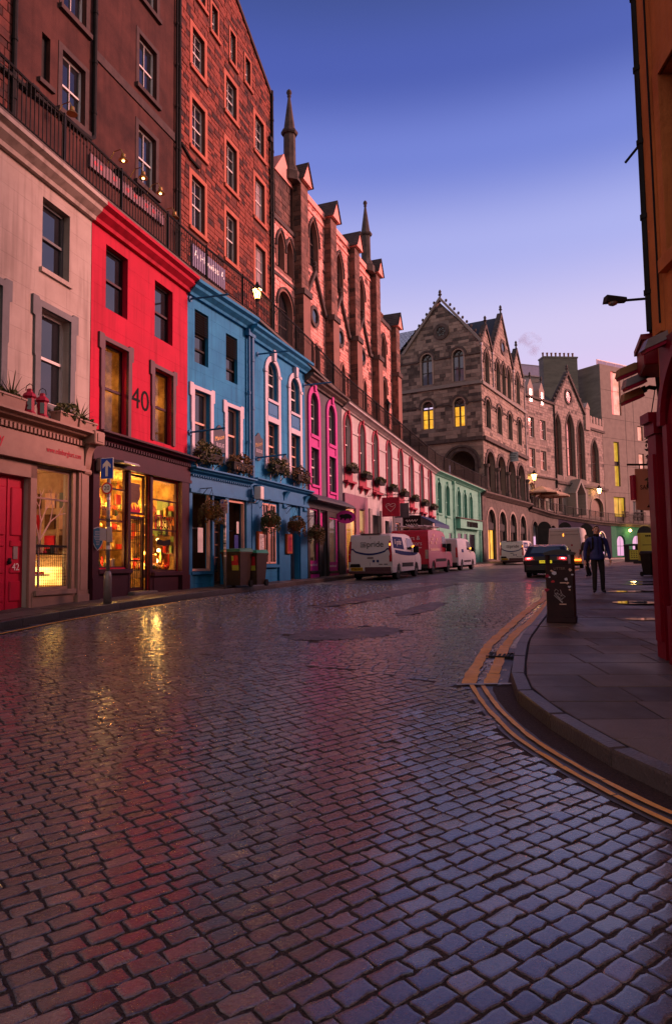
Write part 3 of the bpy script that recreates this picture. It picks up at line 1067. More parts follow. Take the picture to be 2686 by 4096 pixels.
# --- left pavement
LCF = .045
def zl(u, t):
 return zr(*LKP.at(u)) + .14 + LCF * max(0, t)
bed = MB()
ribbon_mb(LKP, 0, LKP.L, .05, 4.2, 0, 1.0, bed, hfun=lambda u, t: zl(u, t) - .02)
pav = tag(bed.build('pavement', M_SLABBED), 'narrow stone pavement below the painted shops', kind='structure')
s0, s1, s2 = LKP.s_at_y(8.5), LKP.s_at_y(40), LKP.s_at_y(95)
def strip_block(mb, P, a, b, t0, t1, zf, h, tone, bev=.012, g=.006, sgn=1):
 A = [P.at(a + g, t0), P.at(b - g, t0), P.at(b - g, t1), P.at(a + g, t1)]
 zz = [zf(a, abs(t0)), zf(b, abs(t0)), zf(b, abs(t1)), zf(a, abs(t1))]
 cx, cy = sum(p[0] for p in A) / 4, sum(p[1] for p in A) / 4
 v = [(p[0], p[1], z - h) for p, z in zip(A, zz)] + [(p[0], p[1], z - bev) for p, z in zip(A, zz)]
 for p, z in zip(A, zz):
  d = math.hypot(p[0] - cx, p[1] - cy)
  k = 1 - bev * 1.4 / d
  v.append((cx + (p[0] - cx) * k, cy + (p[1] - cy) * k, z))
 f = []
 for r in (0, 4):
  for i in range(4):
   j = (i + 1) % 4
   f.append((r + i, r + j, r + 4 + j, r + 4 + i) if sgn > 0 else (r + i, r + 4 + i, r + 4 + j, r + j))
 f.append((8, 9, 10, 11) if sgn > 0 else (11, 10, 9, 8))
 mb.mesh(v, f, 0, max(.001, tone))
far = MB()
u = LKP.s_at_y(3)
while u < s2:
 L = rg.uniform(.8, 1.1)
 w = LKP.at(u + L / 2)
 y = w[1]
 vis = in_view(w[0], w[1], zr(*w), .1, .1)
 mb = MB() if (y < 46 and vis) else far
 strip_block(mb, LKP, u, u + L, 0, .17, lambda a, t: zr(*LKP.at(a)) + .14 + rg.uniform(-.003, .003), .25, rg.random())
 if mb is not far:
  mb.build('kerb_stone', M_KERB, pav)
 u += L
far.build('kerb_run', M_KERB, pav, kind='stuff')
far = MB()
for r in range(5):
 t0, t1 = .18 + r * .5, .18 + (r + 1) * .5
 u = LKP.s_at_y(5) + rg.uniform(0, .6)
 while u < s2:
  L = rg.uniform(.6, .95)
  w = LKP.at(u + L / 2, t0)
  vis = in_view(w[0], w[1], zr(*w), .1, .1)
  mb = MB() if (vis and w[1] < 34) else far
  j = rg.uniform(-.004, .004)
  strip_block(mb, LKP, u, u + L, t0 + .004, t1 - .004, lambda a, t: zl(a, t) + j, .06, rg.random(), .006, .005)
  if mb is not far:
   mb.build('paving_slab', M_SLAB, pav)
  u += L
far.build('paving_run', M_SLAB, pav, kind='stuff')
# --- right pavement
WALLX = Path([(3.6, -4), (3.75, 3), (3.95, 8.5)])
def right_edge(y):
 if y < 8.5:
  return 3.62 + (3.97 - 3.62) * (y + 4) / 12.5
 if y < 15.8:
  return 3.97 + (7.6 - 3.97) * (y - 8.5) / 7.3
 return RKP.x_at_y(y) + 12
def zp(x, y):
 return zr(x, y) + .13
bed = MB()
ysr = np.concatenate([np.arange(-3, 30, .5), np.arange(30, 90, 2)])
for i in range(len(ysr) - 1):
 ya, yb_ = ysr[i], ysr[i + 1]
 xa0, xb0 = RKP.x_at_y(ya) + .12, RKP.x_at_y(yb_) + .12
 xa1, xb1 = right_edge(ya) + 1.0, right_edge(yb_) + 1.0
 for k in range(4):
  f0, f1 = k / 4, (k + 1) / 4
  q = [(xa0 + (xa1 - xa0) * f0, ya), (xa0 + (xa1 - xa0) * f1, ya), (xb0 + (xb1 - xb0) * f1, yb_), (xb0 + (xb1 - xb0) * f0, yb_)]
  bed.poly([(p[0], p[1], zp(*p) - .012) for p in q])
pav2 = tag(bed.build('pavement', M_SLABBED), 'wide flagged pavement with a curved kerb beside the red shop', kind='structure')
u = RKP.s_at_y(1.5)
far = MB()
while u < RKP.L - 1.5:
 L = rg.uniform(.75, 1.05)
 w = RKP.at(u + L / 2)
 vis = in_view(w[0], w[1], zr(*w), .15, .15)
 mb = MB() if (vis and w[1] < 40) else far
 strip_block(mb, RKP, u, u + L, -.14, 0, lambda a, t: zr(*RKP.at(a)) + .13 + rg.uniform(-.004, .004), .28, rg.random(), .02, .004)
 if mb is not far:
  mb.build('kerb_stone', M_KERB, pav2)
 u += L
far.build('kerb_run', M_KERB, pav2, kind='stuff')
far = MB()
y = 1.2
nslab = 0
while y < 80:
 h = rg.uniform(.52, .66) if y < 40 else 1.2
 ya, yb_ = y + .009, y + h - .009
 xa, xb = RKP.x_at_y(ya) + .17 * 1.02, RKP.x_at_y(yb_) + .17 * 1.02
 xe = min(right_edge(ya), right_edge(yb_)) + .25
 x = rg.uniform(.4, 1.1)
 first = True
 la, lb = xa, xb
 pos = (xa + xb) / 2 + x
 while True:
  end = pos >= xe - .15
  ra = rb = (xe if end else pos)
  if ra - max(la, lb) > .03:
   zj = rg.uniform(-.005, .005)
   g = .008
   A = [(la + (0 if first else g), ya), (ra - g, ya), (rb - g, yb_), (lb + (0 if first else g), yb_)]
   cx, cy = sum(p[0] for p in A) / 4, sum(p[1] for p in A) / 4
   vis = in_view(cx, cy, zp(cx, cy), .1, .1) and cy < 26 and nslab < 300
   mb = MB() if vis else far
   v = [(p[0], p[1], zp(*p) - .05) for p in A] + [(p[0], p[1], zp(*p) - .005 + zj) for p in A]
   for p in A:
    d = math.hypot(p[0] - cx, p[1] - cy)
    k = 1 - .008 / d
    v.append((cx + (p[0] - cx) * k, cy + (p[1] - cy) * k, zp(*p) + zj))
   f = []
   for r in (0, 4):
    for i in range(4):
     f.append((r + i, r + (i + 1) % 4, r + 4 + (i + 1) % 4, r + 4 + i))
   f.append((8, 9, 10, 11))
   mb.mesh(v, f, 0, max(.001, rg.random()))
   if vis:
    mb.build('paving_slab', M_SLAB, pav2)
    nslab += 1
  if end:
   break
  la = lb = pos
  first = False
  pos += rg.uniform(.65, 1.15)
 y += h
far.build('paving_run', M_SLAB, pav2, kind='stuff')
M_WATER = mat('standing_water', (0.03, 0.027, 0.027), None, 2, 0.03, 0.03, 6, spec=1.0)
mb = MB()
cx, cy = 6.28, 14.5
for i in range(28):
 a0, a1 = 2 * math.pi * i / 28, 2 * math.pi * (i + 1) / 28
 P_ = lambda a, r: (cx + r * math.cos(a) * (1.25 if math.cos(a) < 0 else .85), cy + r * math.sin(a) * .9, zp(cx, cy) + .018 + (r * math.sin(a) * .9) * .02)
 mb.poly([P_(a0, .2), P_(a0, .42), P_(a1, .42), P_(a1, .2)])
mb.build('puddle', M_WATER, pav2)
mb = MB()
mb.lathe([(.19, -.02), (.19, .016), (.17, .022)], (6.28, 14.5, zp(6.28, 14.5)), 24)
for i in range(5):
 mb.box(6.28 - .12, 6.28 + .12, 14.5 - .12 + i * .055, 14.5 - .12 + i * .055 + .025, zp(6.28, 14.5) + .02, zp(6.28, 14.5) + .027)
mb.build('manhole_cover', M_BLACK, pav2)
for (cx, cy, r) in ((7.4, 17.4, .4), (9.3, 20.5, .5), (10.0, 22.0, .5), (5.3, 12.0, .22)):
 mb = MB()
 pl = [(cx + r * (1.6 + .3 * math.sin(3 * i)) * math.cos(i * .35), cy + r * (.7 + .15 * math.cos(2 * i)) * math.sin(i * .35)) for i in range(18)]
 mb.poly([(p[0], p[1], zp(*p) + .012) for p in pl])
 mb.build('puddle', M_WATER, pav2)
PL = [(-8.29, 5.85), (-6.45, 12.83), (-5.67, 15.74), (-4.357, 20.10), (-2.976, 23.436), (-1.234, 28.19), (.346, 32.91), (7.3, 50.25), (12.59, 59.57), (17.65, 68.44)]
TERR = [10.2, 10.2, 10.2, 10.2, 10.1, 9.75, 9.4, 8.3, 7.8]
def cornice_part(b, u0, u1, z, m, out_=.35, h=.34, name='cornice', y=0.0, parent=None):
 """moulded ledge: stepped profile, top at z"""
 pr = [(y + .02, z), (y - out_, z), (y - out_, z - h * .22), (y - out_ * .72, z - h * .36), (y - out_ * .66, z - h * .55), (y - out_ * .3, z - h * .8), (y - out_ * .24, z - h), (y + .02, z - h)]
 mb = MB()
 mb.along(pr, u0, u1)
 return b.add(mb, name, m, parent)
def dentils(b, u0, u1, z, m, step=.13, w=.07, h=.1, out_=.14, y=0.0, vis=True):
 first = None
 u = u0
 while u + w < u1:
  if first is None:
   mb = MB()
   mb.box(0, w, -out_, .01, -h, 0)
   first = mb.build('dentil', m, b.root)
   o = first
  else:
   o = first.copy()
   COL.objects.link(o)
  o.location = (u, y, z - b.zb)
  u += step
def lugged_surround(b, o, w, m, proud=.05, lug=.07, sill=True):
 """stone margin round a window with ears at the head"""
 u0, u1, z0, z1 = o['u0'], o['u1'], o['z0'], o['z1']
 mb = MB()
 h = w * 1.0
 zm = z0 + (z1 - z0) * .45
 pl = [(u0 - w * .85, z0 - (.14 if sill else 0)), (u0 - w * .85, zm), (u0 - w, zm + .06), (u0 - w, z1 - .25), (u0 - w - lug, z1 - .22), (u0 - w - lug, z1 + h), (u0 - w + .1, z1 + h),
   (u0 - w + .14, z1 + h - .05), (u1 + w - .14, z1 + h - .05), (u1 + w - .1, z1 + h), (u1 + w + lug, z1 + h), (u1 + w + lug, z1 - .22), (u1 + w, z1 - .25), (u1 + w, zm + .06),
   (u1 + w * .85, zm), (u1 + w * .85, z0 - (.14 if sill else 0))]
 inner = [(u0, z0), (u0, zm), (u0, zm + .06), (u0, z1 - .25), (u0, z1 - .22), (u0, z1), (u0 + .02, z1), (u0 + .04, z1), (u1 - .04, z1), (u1 - .02, z1), (u1, z1), (u1, z1 - .22), (u1, z1 - .25),
    (u1, zm + .06), (u1, zm), (u1, z0)]
 mb.band(inner, pl, -proud, .02)
 if sill:
  mb.box(u0 - .02, u1 + .02, -proud, .02, z0 - .14, z0)
 return b.add(mb, 'window_surround', m)
def wall_front(b, u0, u1, z0, z1, ops, m, rev=.16, thick=4.0):
 mb = wall_mb(u0, u1, z0, z1, ops, rev, thick=thick)
 return b.add(mb, 'wall', m)
def room(b, u0, u1, y0, y1, z0, z1, m, name='room', floor=None):
 """five-sided interior behind a shop window"""
 mb = MB()
 mb.poly([(u0, y1, z0), (u1, y1, z0), (u1, y1, z1), (u0, y1, z1)])
 mb.poly([(u0, y0, z0), (u0, y1, z0), (u0, y1, z1), (u0, y0, z1)])
 mb.poly([(u1, y0, z0), (u1, y0, z1), (u1, y1, z1), (u1, y1, z0)])
 mb.poly([(u0, y0, z1), (u0, y1, z1), (u1, y1, z1), (u1, y0, z1)])
 mb.poly([(u0, y0, z0), (u1, y0, z0), (u1, y1, z0), (u0, y1, z0)])
 return b.add(mb, name, m)
def frame_rect(b, name, m, u0, u1, z0, z1, w, y, d=.07, parent=None, bars=(), vbars=()):
 mb = MB()
 mb.band([(u0 + w, z0 + w), (u0 + w, z1 - w), (u1 - w, z1 - w), (u1 - w, z0 + w), (u0 + w, z0 + w)], [(u0, z0), (u0, z1), (u1, z1), (u1, z0), (u0, z0)], y, y + d)
 for z in bars:
  mb.box(u0 + w, u1 - w, y + .01, y + d - .01, z - .018, z + .018)
 for u in vbars:
  mb.box(u - .015, u + .015, y + .01, y + d - .01, z0 + w, z1 - w)
 return b.add(mb, name, m, parent)
def pane_part(b, parent, m, u0, u1, z0, z1, y):
 mb = MB()
 mb.box(u0, u1, y, y + .008, z0, z1)
 return b.add(mb, 'pane', m, parent)
def bracket_scroll(b, u, z0, z1, w, out_, m):
 """console bracket under a shop cornice"""
 pr = []
 h = z1 - z0
 for i in range(13):
  t = i / 12
  o_ = out_ * (.28 + .72 * t ** 1.7) + .03 * math.sin(t * math.pi * 2)
  pr.append((-o_, z0 + h * t))
 pr += [(.02, z1), (.02, z0)]
 mb = MB()
 mb.along(pr, u - w / 2, u + w / 2)
 mb.lathe([(.07, -w / 2 - .015), (.07, w / 2 + .015)], (u, -out_ * .3, z0 + .03), 10, axis='x')
 return b.add(mb, 'bracket', m)
def drainpipe(b, u, z0, z1, m, r=.055, y=-.09, head=True, parent=None):
 mb = MB()
 mb.tube([(u, y, z0), (u, y, z1)], r, 8)
 z = z0 + .8
 while z < z1 - .3:
  mb.lathe([(r + .018, -.05), (r + .018, .05)], (u, y, z), 8)
  z += 1.7
 if head:
  mb.box(u - .14, u + .14, y - .09, y + .09, z1, z1 + .22)
 return b.add(mb, 'drainpipe', m, parent)
# ============ cream building (gallery)
bc = Front('cream_building', 'cream rendered gallery building with grey trimmed windows and a red door', 'building', (-6.45, 12.83), (-5.67, 15.74), 0.4)
up1, up0 = op(1.28, 2.19, 7.91, 9.47), op(-1.3, -.35, 7.91, 9.47)
lo1, lo0 = op(1.25, 2.23, 5.05, 7.05), op(-.85, .13, 5.05, 7.05)
door_o = op(.1, 1.02, .62, 3.42)
swin = op(1.2, 2.37, 1.14, 3.70)
wall_front(bc, -7, 2.99, 0.3, 9.9, [up1, up0, lo1, lo0, door_o, swin], M_CREAM, .2)
for o in (up1, up0):
 window(bc, o, .16, M_GREYTRIM, M_PANE, .07)
 slab_part(bc, 'window_sill', M_CREAM, o['u0'] - .06, o['u1'] + .06, -.06, .05, o['z0'] - .1, o['z0'])
for o in (lo1, lo0):
 window(bc, o, .16, M_WHITE, M_PANE, .065)
 lugged_surround(bc, o, .19, M_GREYTRIM)
cornice_part(bc, -7, 3.0, 10.2, M_CREAM, .42, .42)
# shop front
mb = MB()
mb.box(-5, 1.12, -.06, .02, .35, .62)
mb.box(1.1, 2.99, -.06, .02, .35, 1.1)
mb.box(-5, .0, -.05, .02, 3.5, 4.2)
mb.box(-.1, .1, -.05, .02, .62, 3.5)
mb.box(1.02, 1.2, -.05, .02, .62, 3.78)
mb.box(-.1, 1.2, -.05, .02, 3.42, 3.8)
mb.box(2.37, 2.5, -.05, .02, 1.1, 3.8)
bc.add(mb, 'shop_front', M_TAUPE)
mb = MB()
mb.box(2.5, 2.86, -.11, .02, .35, 3.85)
mb.box(2.47, 2.89, -.14, .02, .35, 1.0)
mb.box(2.58, 2.78, -.125, -.10, 1.1, 3.7)
bc.add(mb, 'pilaster', M_TAUPE)
slab_part(bc, 'window_sill', M_TAUPE, 1.15, 2.45, -.12, .05, 1.04, 1.14)
mb = MB()
mb.box(-5, 2.62, -.14, .02, 3.86, 4.28)
mb.box(-5, 2.62, -.2, .02, 3.74, 3.86)
fas = bc.add(mb, 'fascia', M_TAUPE)
mb = MB()
text_mb(mb, 'gallery', .30, (-.25, -.145, 4.06), (1, 0, 0), (0, 0, 1))
bc.add(mb, 'lettering', M_REDPRINT, fas)
mb = MB()
text_mb(mb, 'www.edinburghart.com', .17, (1.93, -.145, 4.05), (1, 0, 0), (0, 0, 1), wid=1.15)
bc.add(mb, 'lettering', M_REDPRINT, fas)
cornice_part(bc, -5, 3.0, 4.62, M_TAUPE, .42, .2, 'shop_cornice')
dentils(bc, -3, 2.75, 4.41, M_TAUPE, .115, .06, .11, .2)
bracket_scroll(bc, 2.76, 3.72, 4.4, .22, .34, M_TAUPE)
mb = MB()
mb.bbox(2.58, 2.96, -.45, -.02, 4.36, 4.66, .02)
mb.box(2.66, 2.88, -.47, -.44, 4.42, 4.6)
bc.add(mb, 'cornice_block', M_TAUPE)
# red double door with six panels
mb = MB()
mb.box(.1, 1.02, .12, .16, .62, 3.42)
mb.box(.545, .575, .10, .12, .62, 3.38)
dr = bc.add(mb, 'door', M_DOORRED)
for uc in (.34, .80):
 for (z0, z1) in ((.95, 1.35), (1.5, 1.62), (2.02, 2.15), (2.24, 3.2)):
  mb = MB()
  mb.bbox(uc - .15, uc + .15, .09, .13, z0, z1, .018)
  bc.add(mb, 'door_panel', M_DOORRED, dr)
mb = MB()
mb.sphere((.60, .07, 1.72), .045, 8)
mb.box(.60, .66, .08, .1, 1.68, 1.80)
bc.add(mb, 'door_handle', M_BLACK, dr)
mb = MB()
mb.box(.74, .86, .10, .12, 1.78, 2.12)
bc.add(mb, 'entry_panel', M_GALV, dr)
mb = MB()
text_mb(mb, '42', .2, (.79, .085, 1.62), (1, 0, 0), (0, 0, 1))
bc.add(mb, 'lettering', M_SIGNWHITE, dr)
# gallery window
frame_rect(bc, 'window', M_TAUPE, 1.2, 2.37, 1.14, 3.7, .06, .03, bars=(3.05,))
pane_part(bc, bc.root, M_GLASS, 1.25, 2.33, 1.2, 3.64, .065)
M_GALWALL = mat('gallery_back_wall', (0.60, 0.42, 0.28), (0.28, 0.15, 0.10), 1.6, 0.8, 0.1, 12)
room(bc, 1.0, 2.6, .2, 1.6, .9, 3.75, M_GALWALL)
mb = MB()
rgt = random.Random(3)
def twig(p, d, r, n):
 q = (p[0] + d[0], .055, p[2] + d[1])
 mb.tube([p, ((p[0] + q[0]) / 2 + rgt.uniform(-.02, .02), .055, (p[2] + q[2]) / 2), q], [r, r * .85, r * .7], 5, caps=False)
 if n:
  for sgn in (-1, 1):
   L = math.hypot(*d) * rgt.uniform(.55, .8)
   a = math.atan2(d[1], d[0]) + sgn * rgt.uniform(.2, .5)
   if math.cos(a) * L + q[0] < 2.3 and math.cos(a) * L + q[0] > 1.24 and q[2] + math.sin(a) * L < 3.6:
    twig(q, (math.cos(a) * L, abs(math.sin(a)) * L), r * .66, n - 1)
twig((1.42, .055, 1.2), (.0, .95), .028, 0)
twig((1.42, .055, 2.1), (.05, .45), .026, 3)
twig((1.42, .055, 2.15), (.34, .42), .022, 3)
twig((1.42, .055, 2.15), (-.12, .4), .018, 2)
M_PINKDECAL = mat('pale_pink_decal', (0.62, 0.38, 0.34), None, 3, 0.6, 0)
bc.add(mb, 'tree_decal', M_PINKDECAL)
mb = MB()
for i in range(16):
 mb.box(1.24 + i * .068, 1.245 + i * .068, .05, .056, 1.2, 2.05)
for i in range(13):
 mb.box(1.22, 2.34, .05, .056, 1.2 + i * .068, 1.205 + i * .068)
mb.box(1.2, 2.36, .04, .06, 2.03, 2.08)
bc.add(mb, 'security_grille', M_BLACK)
for (nm, m, bx) in (('display_table', M_WHITE, (1.2, 2.3, .7, 1.1, 1.72, 1.76)), ('display_table', M_WHITE, (1.7, 2.35, .5, .9, 1.42, 1.46)), ('framed_picture', M_REDPRINT, (1.5, 1.78, .66, .7, 1.76, 2.05)),
     ('framed_picture', M_WOOD, (1.85, 2.2, 1.5, 1.58, 2.3, 2.75)), ('display_easel', M_PRINT, (1.7, 1.95, .55, .62, 1.18, 1.66)), ('framed_picture', M_PEACH, (2.0, 2.3, 1.4, 1.46, 2.85, 3.1)),
     ('display_box', M_REDPRINT, (1.95, 2.3, .6, .8, 1.46, 1.52)), ('display_box', M_WHITE, (1.24, 1.36, .6, .8, 1.2, 1.5))):
 tag(slab_part(bc, nm, m, *bx), None)
for k in range(9):
 y, z = .3 + (k % 3) * .38, 2.15 + (k // 3) * .48
 slab_part(bc, 'framed_picture', [M_WOOD, M_REDPRINT, M_GREYTRIM, M_PEACH][k % 4], 2.55, 2.59, y - .13, y + .13, z - .17, z + .17)
slab_part(bc, 'shelf', M_WOOD, 1.5, 2.56, .34, .6, 1.88, 1.91)
for k in range(8):
 u = 1.52 + k * .125
 mb = MB()
 h = .06 + .13 * ((k * 5) % 4) / 3
 mb.bbox(u, u + .08, .38, .46, 1.91, 1.91 + h, .01)
 bc.add(mb, 'gallery_goods', [M_REDPRINT, M_WOOD, M_GREYTRIM, M_PEACH][k % 4])
mb = MB()
mb.box(2.35, 2.58, .22, .9, 1.22, 1.62)
mb.box(1.3, 2.28, 1.35, 1.55, 1.22, 1.25)
mb.box(1.45, 1.62, .9, 1.0, 1.2, 1.66)
mb.box(2.0, 2.3, .95, 1.0, 1.2, 1.4)
M_LITPANEL = mat('lit_display_panel', (1, .8, .4), None, 2, .5, 0, emit=(1.0, .66, .16), es=2.2)
bc.add(mb, 'light_panel', M_LITPANEL)
point_light('gallery_light', bc.world(1.6, .6, 3.4), 14, (1, .55, .24), .15)
point_light('gallery_light', bc.world(1.8, .65, 1.6), 40, (1, .62, .2), .12)
def plant_spiky(name, loc, h, label, n=22, rg=random.Random(2), group=None):
 r = empty(name, loc, 0, label, 'plant', group)
 mb = MB()
 for i in range(n):
  a, e = rg.uniform(0, 6.28), rg.uniform(.35, 1.35)
  L = h * rg.uniform(.7, 1.1)
  p = Vector((0, 0, .02))
  d = Vector((math.cos(a) * math.cos(e), math.sin(a) * math.cos(e), math.sin(e)))
  sd = d.cross(Vector((0, 0, 1))).normalized() * .022
  prev = (p - sd, p + sd)
  for k in range(1, 5):
   t = k / 4
   q = d * L * t + Vector((0, 0, -.28 * L * t * t * math.cos(e)))
   w = sd * (1 - t * .92)
   mb.poly([prev[0], prev[1], q + w, q - w], 0, rg.uniform(.05, .7))
   prev = (q - w, q + w)
 mb.build('leaves', M_GREEN, r)
 mb = MB()
 mb.lathe([(.09, -.12), (.11, .03), (.1, .03)], (0, 0, 0), 10)
 mb.build('pot', M_TERRA, r)
 return r
def planter(name, b, u0, u1, y0, y1, z0, z1, m, label, leaf, lab_leaf=None, bush=(.2, .22), n=150, droop=0.1, group=None, seed=1, size=.05, brackets=None):
 r = empty(name, b.world((u0 + u1) / 2, (y0 + y1) / 2, z0), b.rz(), label, 'planter', group)
 w, d = (u1 - u0) / 2, (y1 - y0) / 2
 mb = MB()
 h = z1 - z0
 mb.hexa([(-w * .94, -d * .8, 0), (w * .94, -d * .8, 0), (w * .94, d * .8, 0), (-w * .94, d * .8, 0), (-w, -d, h), (w, -d, h), (w, d, h), (-w, d, h)])
 mb.box(-w - .015, w + .015, -d - .015, d + .015, h - .03, h + .004)
 mb.build('trough', m, r)
 rg = random.Random(seed)
 mb = MB()
 k = max(1, int(w * 2 / .28))
 for i in range(k):
  c = (-w + (i + .5) * 2 * w / k, rg.uniform(-.05, .02), h + bush[1] * .4)
  leaves(mb, c, (bush[0] * rg.uniform(.7, 1.2), d * 1.15, bush[1] * rg.uniform(.6, 1.35)), int(n * 2.2) // k, size * 1.05, rg, droop)
 mb.build('foliage', leaf, r)
 if brackets:
  mb = MB()
  for u in (-w * .7, w * .7):
   mb.tube([(u, d, -.25), (u, -d * .6, 0)], .015, 5)
   mb.box(u - .02, u + .02, d - .02, d + .0, -.3, .02)
  mb.build('bracket', brackets, r)
 return r
planter('planter_box', bc, 1.45, 2.05, -.4, -.14, 4.62, 4.86, M_TAUPE, 'taupe planter box of small shrubs, on the gallery cornice under the grey trimmed window', M_GREEN, bush=(.2, .16), seed=4)
planter('planter_box', bc, 2.1, 2.72, -.4, -.14, 4.62, 4.82, M_TAUPE, 'taupe planter box with a spiky plant behind it, next to the red building', M_GREEN, bush=(.14, .1), n=90, seed=5)
planter('planter_box', bc, -.4, .42, -.4, -.14, 4.62, 4.86, M_TAUPE, 'taupe planter box left of the two crimson lanterns', M_GREEN, bush=(.14, .1), n=70, seed=6)
plant_spiky('spiky_plant', bc.world(2.32, -.22, 4.82), .55, 'spiky leaved plant in the planter box nearest the red building')
plant_spiky('spiky_plant', bc.world(.22, -.22, 4.86), .6, 'spiky leaved plant in the planter left of the crimson lanterns')
def cornice_lantern(loc, label):
 r = empty('lantern', loc, 0, label, 'lantern', 'crimson lanterns on the gallery cornice')
 mb = MB()
 mb.lathe([(.13, 0), (.13, .05), (.10, .08), (.10, .34), (.14, .37), (.12, .42), (.06, .47), (.06, .52), (.02, .54)], (0, 0, 0), 8)
 mb.build('casing', M_CRIMSON, r)
 mb = MB()
 for k in range(4):
  a = k * math.pi / 2 + .4
  c, s = math.cos(a), math.sin(a)
  mb.hexa([(c * .1 - s * .04, s * .1 + c * .04, .1), (c * .1 + s * .04, s * .1 - c * .04, .1), (c * .107 + s * .04, s * .107 - c * .04, .1), (c * .107 - s * .04, s * .107 + c * .04, .1),
     (c * .1 - s * .04, s * .1 + c * .04, .32), (c * .1 + s * .04, s * .1 - c * .04, .32), (c * .107 + s * .04, s * .107 - c * .04, .32), (c * .107 - s * .04, s * .107 + c * .04, .32)])
 mb.build('glass', M_PANE, r)
 mb = MB()
 mb.tube([(-.08, 0, .5), (-.06, 0, .6), (0, 0, .64), (.06, 0, .6), (.08, 0, .5)], .008, 5)
 mb.build('handle', M_BLACK, r)
cornice_lantern(bc.world(.72, -.22, 4.62), 'crimson lantern on the gallery cornice, the one farther from the red building')
cornice_lantern(bc.world(1.1, -.22, 4.62), 'crimson lantern on the gallery cornice, the one nearer the red building')
# ============ red building (museum shop)
br = Front('red_building', 'bright red rendered building numbered 40 above a plum lit shop front', 'building', PL[2], PL[3], 0.5)
u1o, u2o = op(.55, 1.47, 7.88, 9.47), op(2.75, 3.7, 7.87, 9.45)
l1o, l2o = op(.5, 1.48, 4.86, 7.05), op(2.72, 3.68, 4.98, 6.99)
sw1, sdo, sw2 = op(.22, 1.5, 1.58, 4.05, rev=.02), op(1.6, 2.51, .95, 3.98, rev=.02), op(2.62, 4.01, 1.44, 3.96, rev=.02)
wall_front(br, 0, br.L, .3, 9.9, [u1o, u2o, l1o, l2o, sw1, sdo, sw2], M_RED, .2)
for o in (u1o, u2o):
 w = window(br, o, .15, M_PLUM, M_PANE, .055)
for o in (l1o, l2o):
 window(br, o, .15, M_PLUM, M_GLASS, .06)
 lugged_surround(br, o, .15, M_PLUMTRIM, sill=False)
 room(br, o['u0'] - .1, o['u1'] + .1, .22, 1.2, o['z0'] - .1, o['z1'] + .1, M_SHOPWALL)
 mb = MB()
 for i in range(3):
  mb.sphere((o['u0'] + .25 + .2 * i, .7, o['z0'] + 1.0 + .25 * (i % 2)), .035, 8)
 br.add(mb, 'bulb', M_BULB)
 point_light('window_light', br.world((o['u0'] + o['u1']) / 2, .7, o['z0'] + 1.3), 14, (1, .5, .14), .06)
 mb = MB()
 mb.box(o['u0'] + .1, o['u1'] - .45, .5, .54, o['z0'] + .1, o['z0'] + .95)
 mb.box(o['u0'] + .3, o['u1'] - .3, .45, .47, o['z1'] - .75, o['z1'] - .35)
 br.add(mb, 'display_board', M_WOOD)
mb = MB()
text_mb(mb, '40', .78, (2.08, -.004, 5.93), (1, 0, 0), (0, 0, 1), wid=.82)
br.add(mb, 'number_sign', M_PRINT)
cornice_part(br, 0, br.L, 10.2, M_RED, .42, .42)
cornice_part(br, -.02, br.L + .02, 4.76, M_PLUM, .4, .2, 'shop_cornice')
dentils(br, .02, br.L, 4.55, M_PLUM, .115, .055, .08, .18)
mb = MB()
mb.box(0, br.L, -.12, .02, 4.08, 4.48)
mb.box(0, br.L, -.16, .02, 4.0, 4.09)
br.add(mb, 'fascia', M_PLUM)
for (a, c, n_) in ((-.02, .22, 'pilaster'), (4.02, 4.42, 'pilaster')):
 mb = MB()
 mb.box(a, c, -.14, .02, .45, 4.05)
 mb.box(a - .02, c + .02, -.17, .02, .45, 1.35)
 br.add(mb, n_, M_PLUM)
for (a, c) in ((.22, 1.55), (2.55, 4.02)):
 mb = MB()
 mb.box(a, c, -.06, .02, .45, 1.44)
 mb.box(a + .1, c - .1, -.08, -.05, .75, 1.3)
 br.add(mb, 'stall_riser', M_PLUM)
for (a, c, z) in ((.2, 1.58, 1.5), (2.56, 4.04, 1.4)):
 slab_part(br, 'window_sill', M_PLUM, a, c, -.16, .1, z - .07, z + .05, bev=.02)
mb = MB()
mb.box(1.5, 1.6, -.06, .1, .9, 4.02)
mb.box(2.51, 2.62, -.06, .1, .9, 4.0)
br.add(mb, 'door_post', M_PLUM)
slab_part(br, 'doorstep', M_TERRSTONE, 1.5, 2.62, -.25, .4, .45, .97, bev=.03)
frame_rect(br, 'window', M_PLUM, .22, 1.5, 1.56, 4.05, .05, .02, bars=(2.72, 3.5))
frame_rect(br, 'window', M_PLUM, 2.62, 4.01, 1.44, 3.98, .05, .02, bars=(2.58, 3.4))
pane_part(br, br.root, M_GLASS, .26, 1.46, 1.6, 4.0, .05)
pane_part(br, br.root, M_GLASS, 2.66, 3.97, 1.49, 3.93, .05)
d_ = frame_rect(br, 'door', M_PLUM, 1.62, 2.49, .98, 2.9, .08, .12, bars=(1.75,))
mb = MB()
for i in range(9):
 mb.box(1.70 + i * .085, 1.708 + i * .085, .10, .115, 1.05, 2.85)
for z in (1.3, 1.5, 2.2, 2.5):
 mb.box(1.68, 2.44, .10, .112, z, z + .012)
br.add(mb, 'grille', M_BLACK, d_)
pane_part(br, d_, M_GLASS, 1.7, 2.41, 1.06, 2.83, .15)
frame_rect(br, 'transom_window', M_PLUM, 1.62, 2.49, 2.95, 3.98, .05, .1)
pane_part(br, br.root, M_GLASS, 1.66, 2.45, 3.0, 3.93, .14)
room(br, .1, 4.3, .06, 2.6, .9, 4.1, M_SHOPWALL)
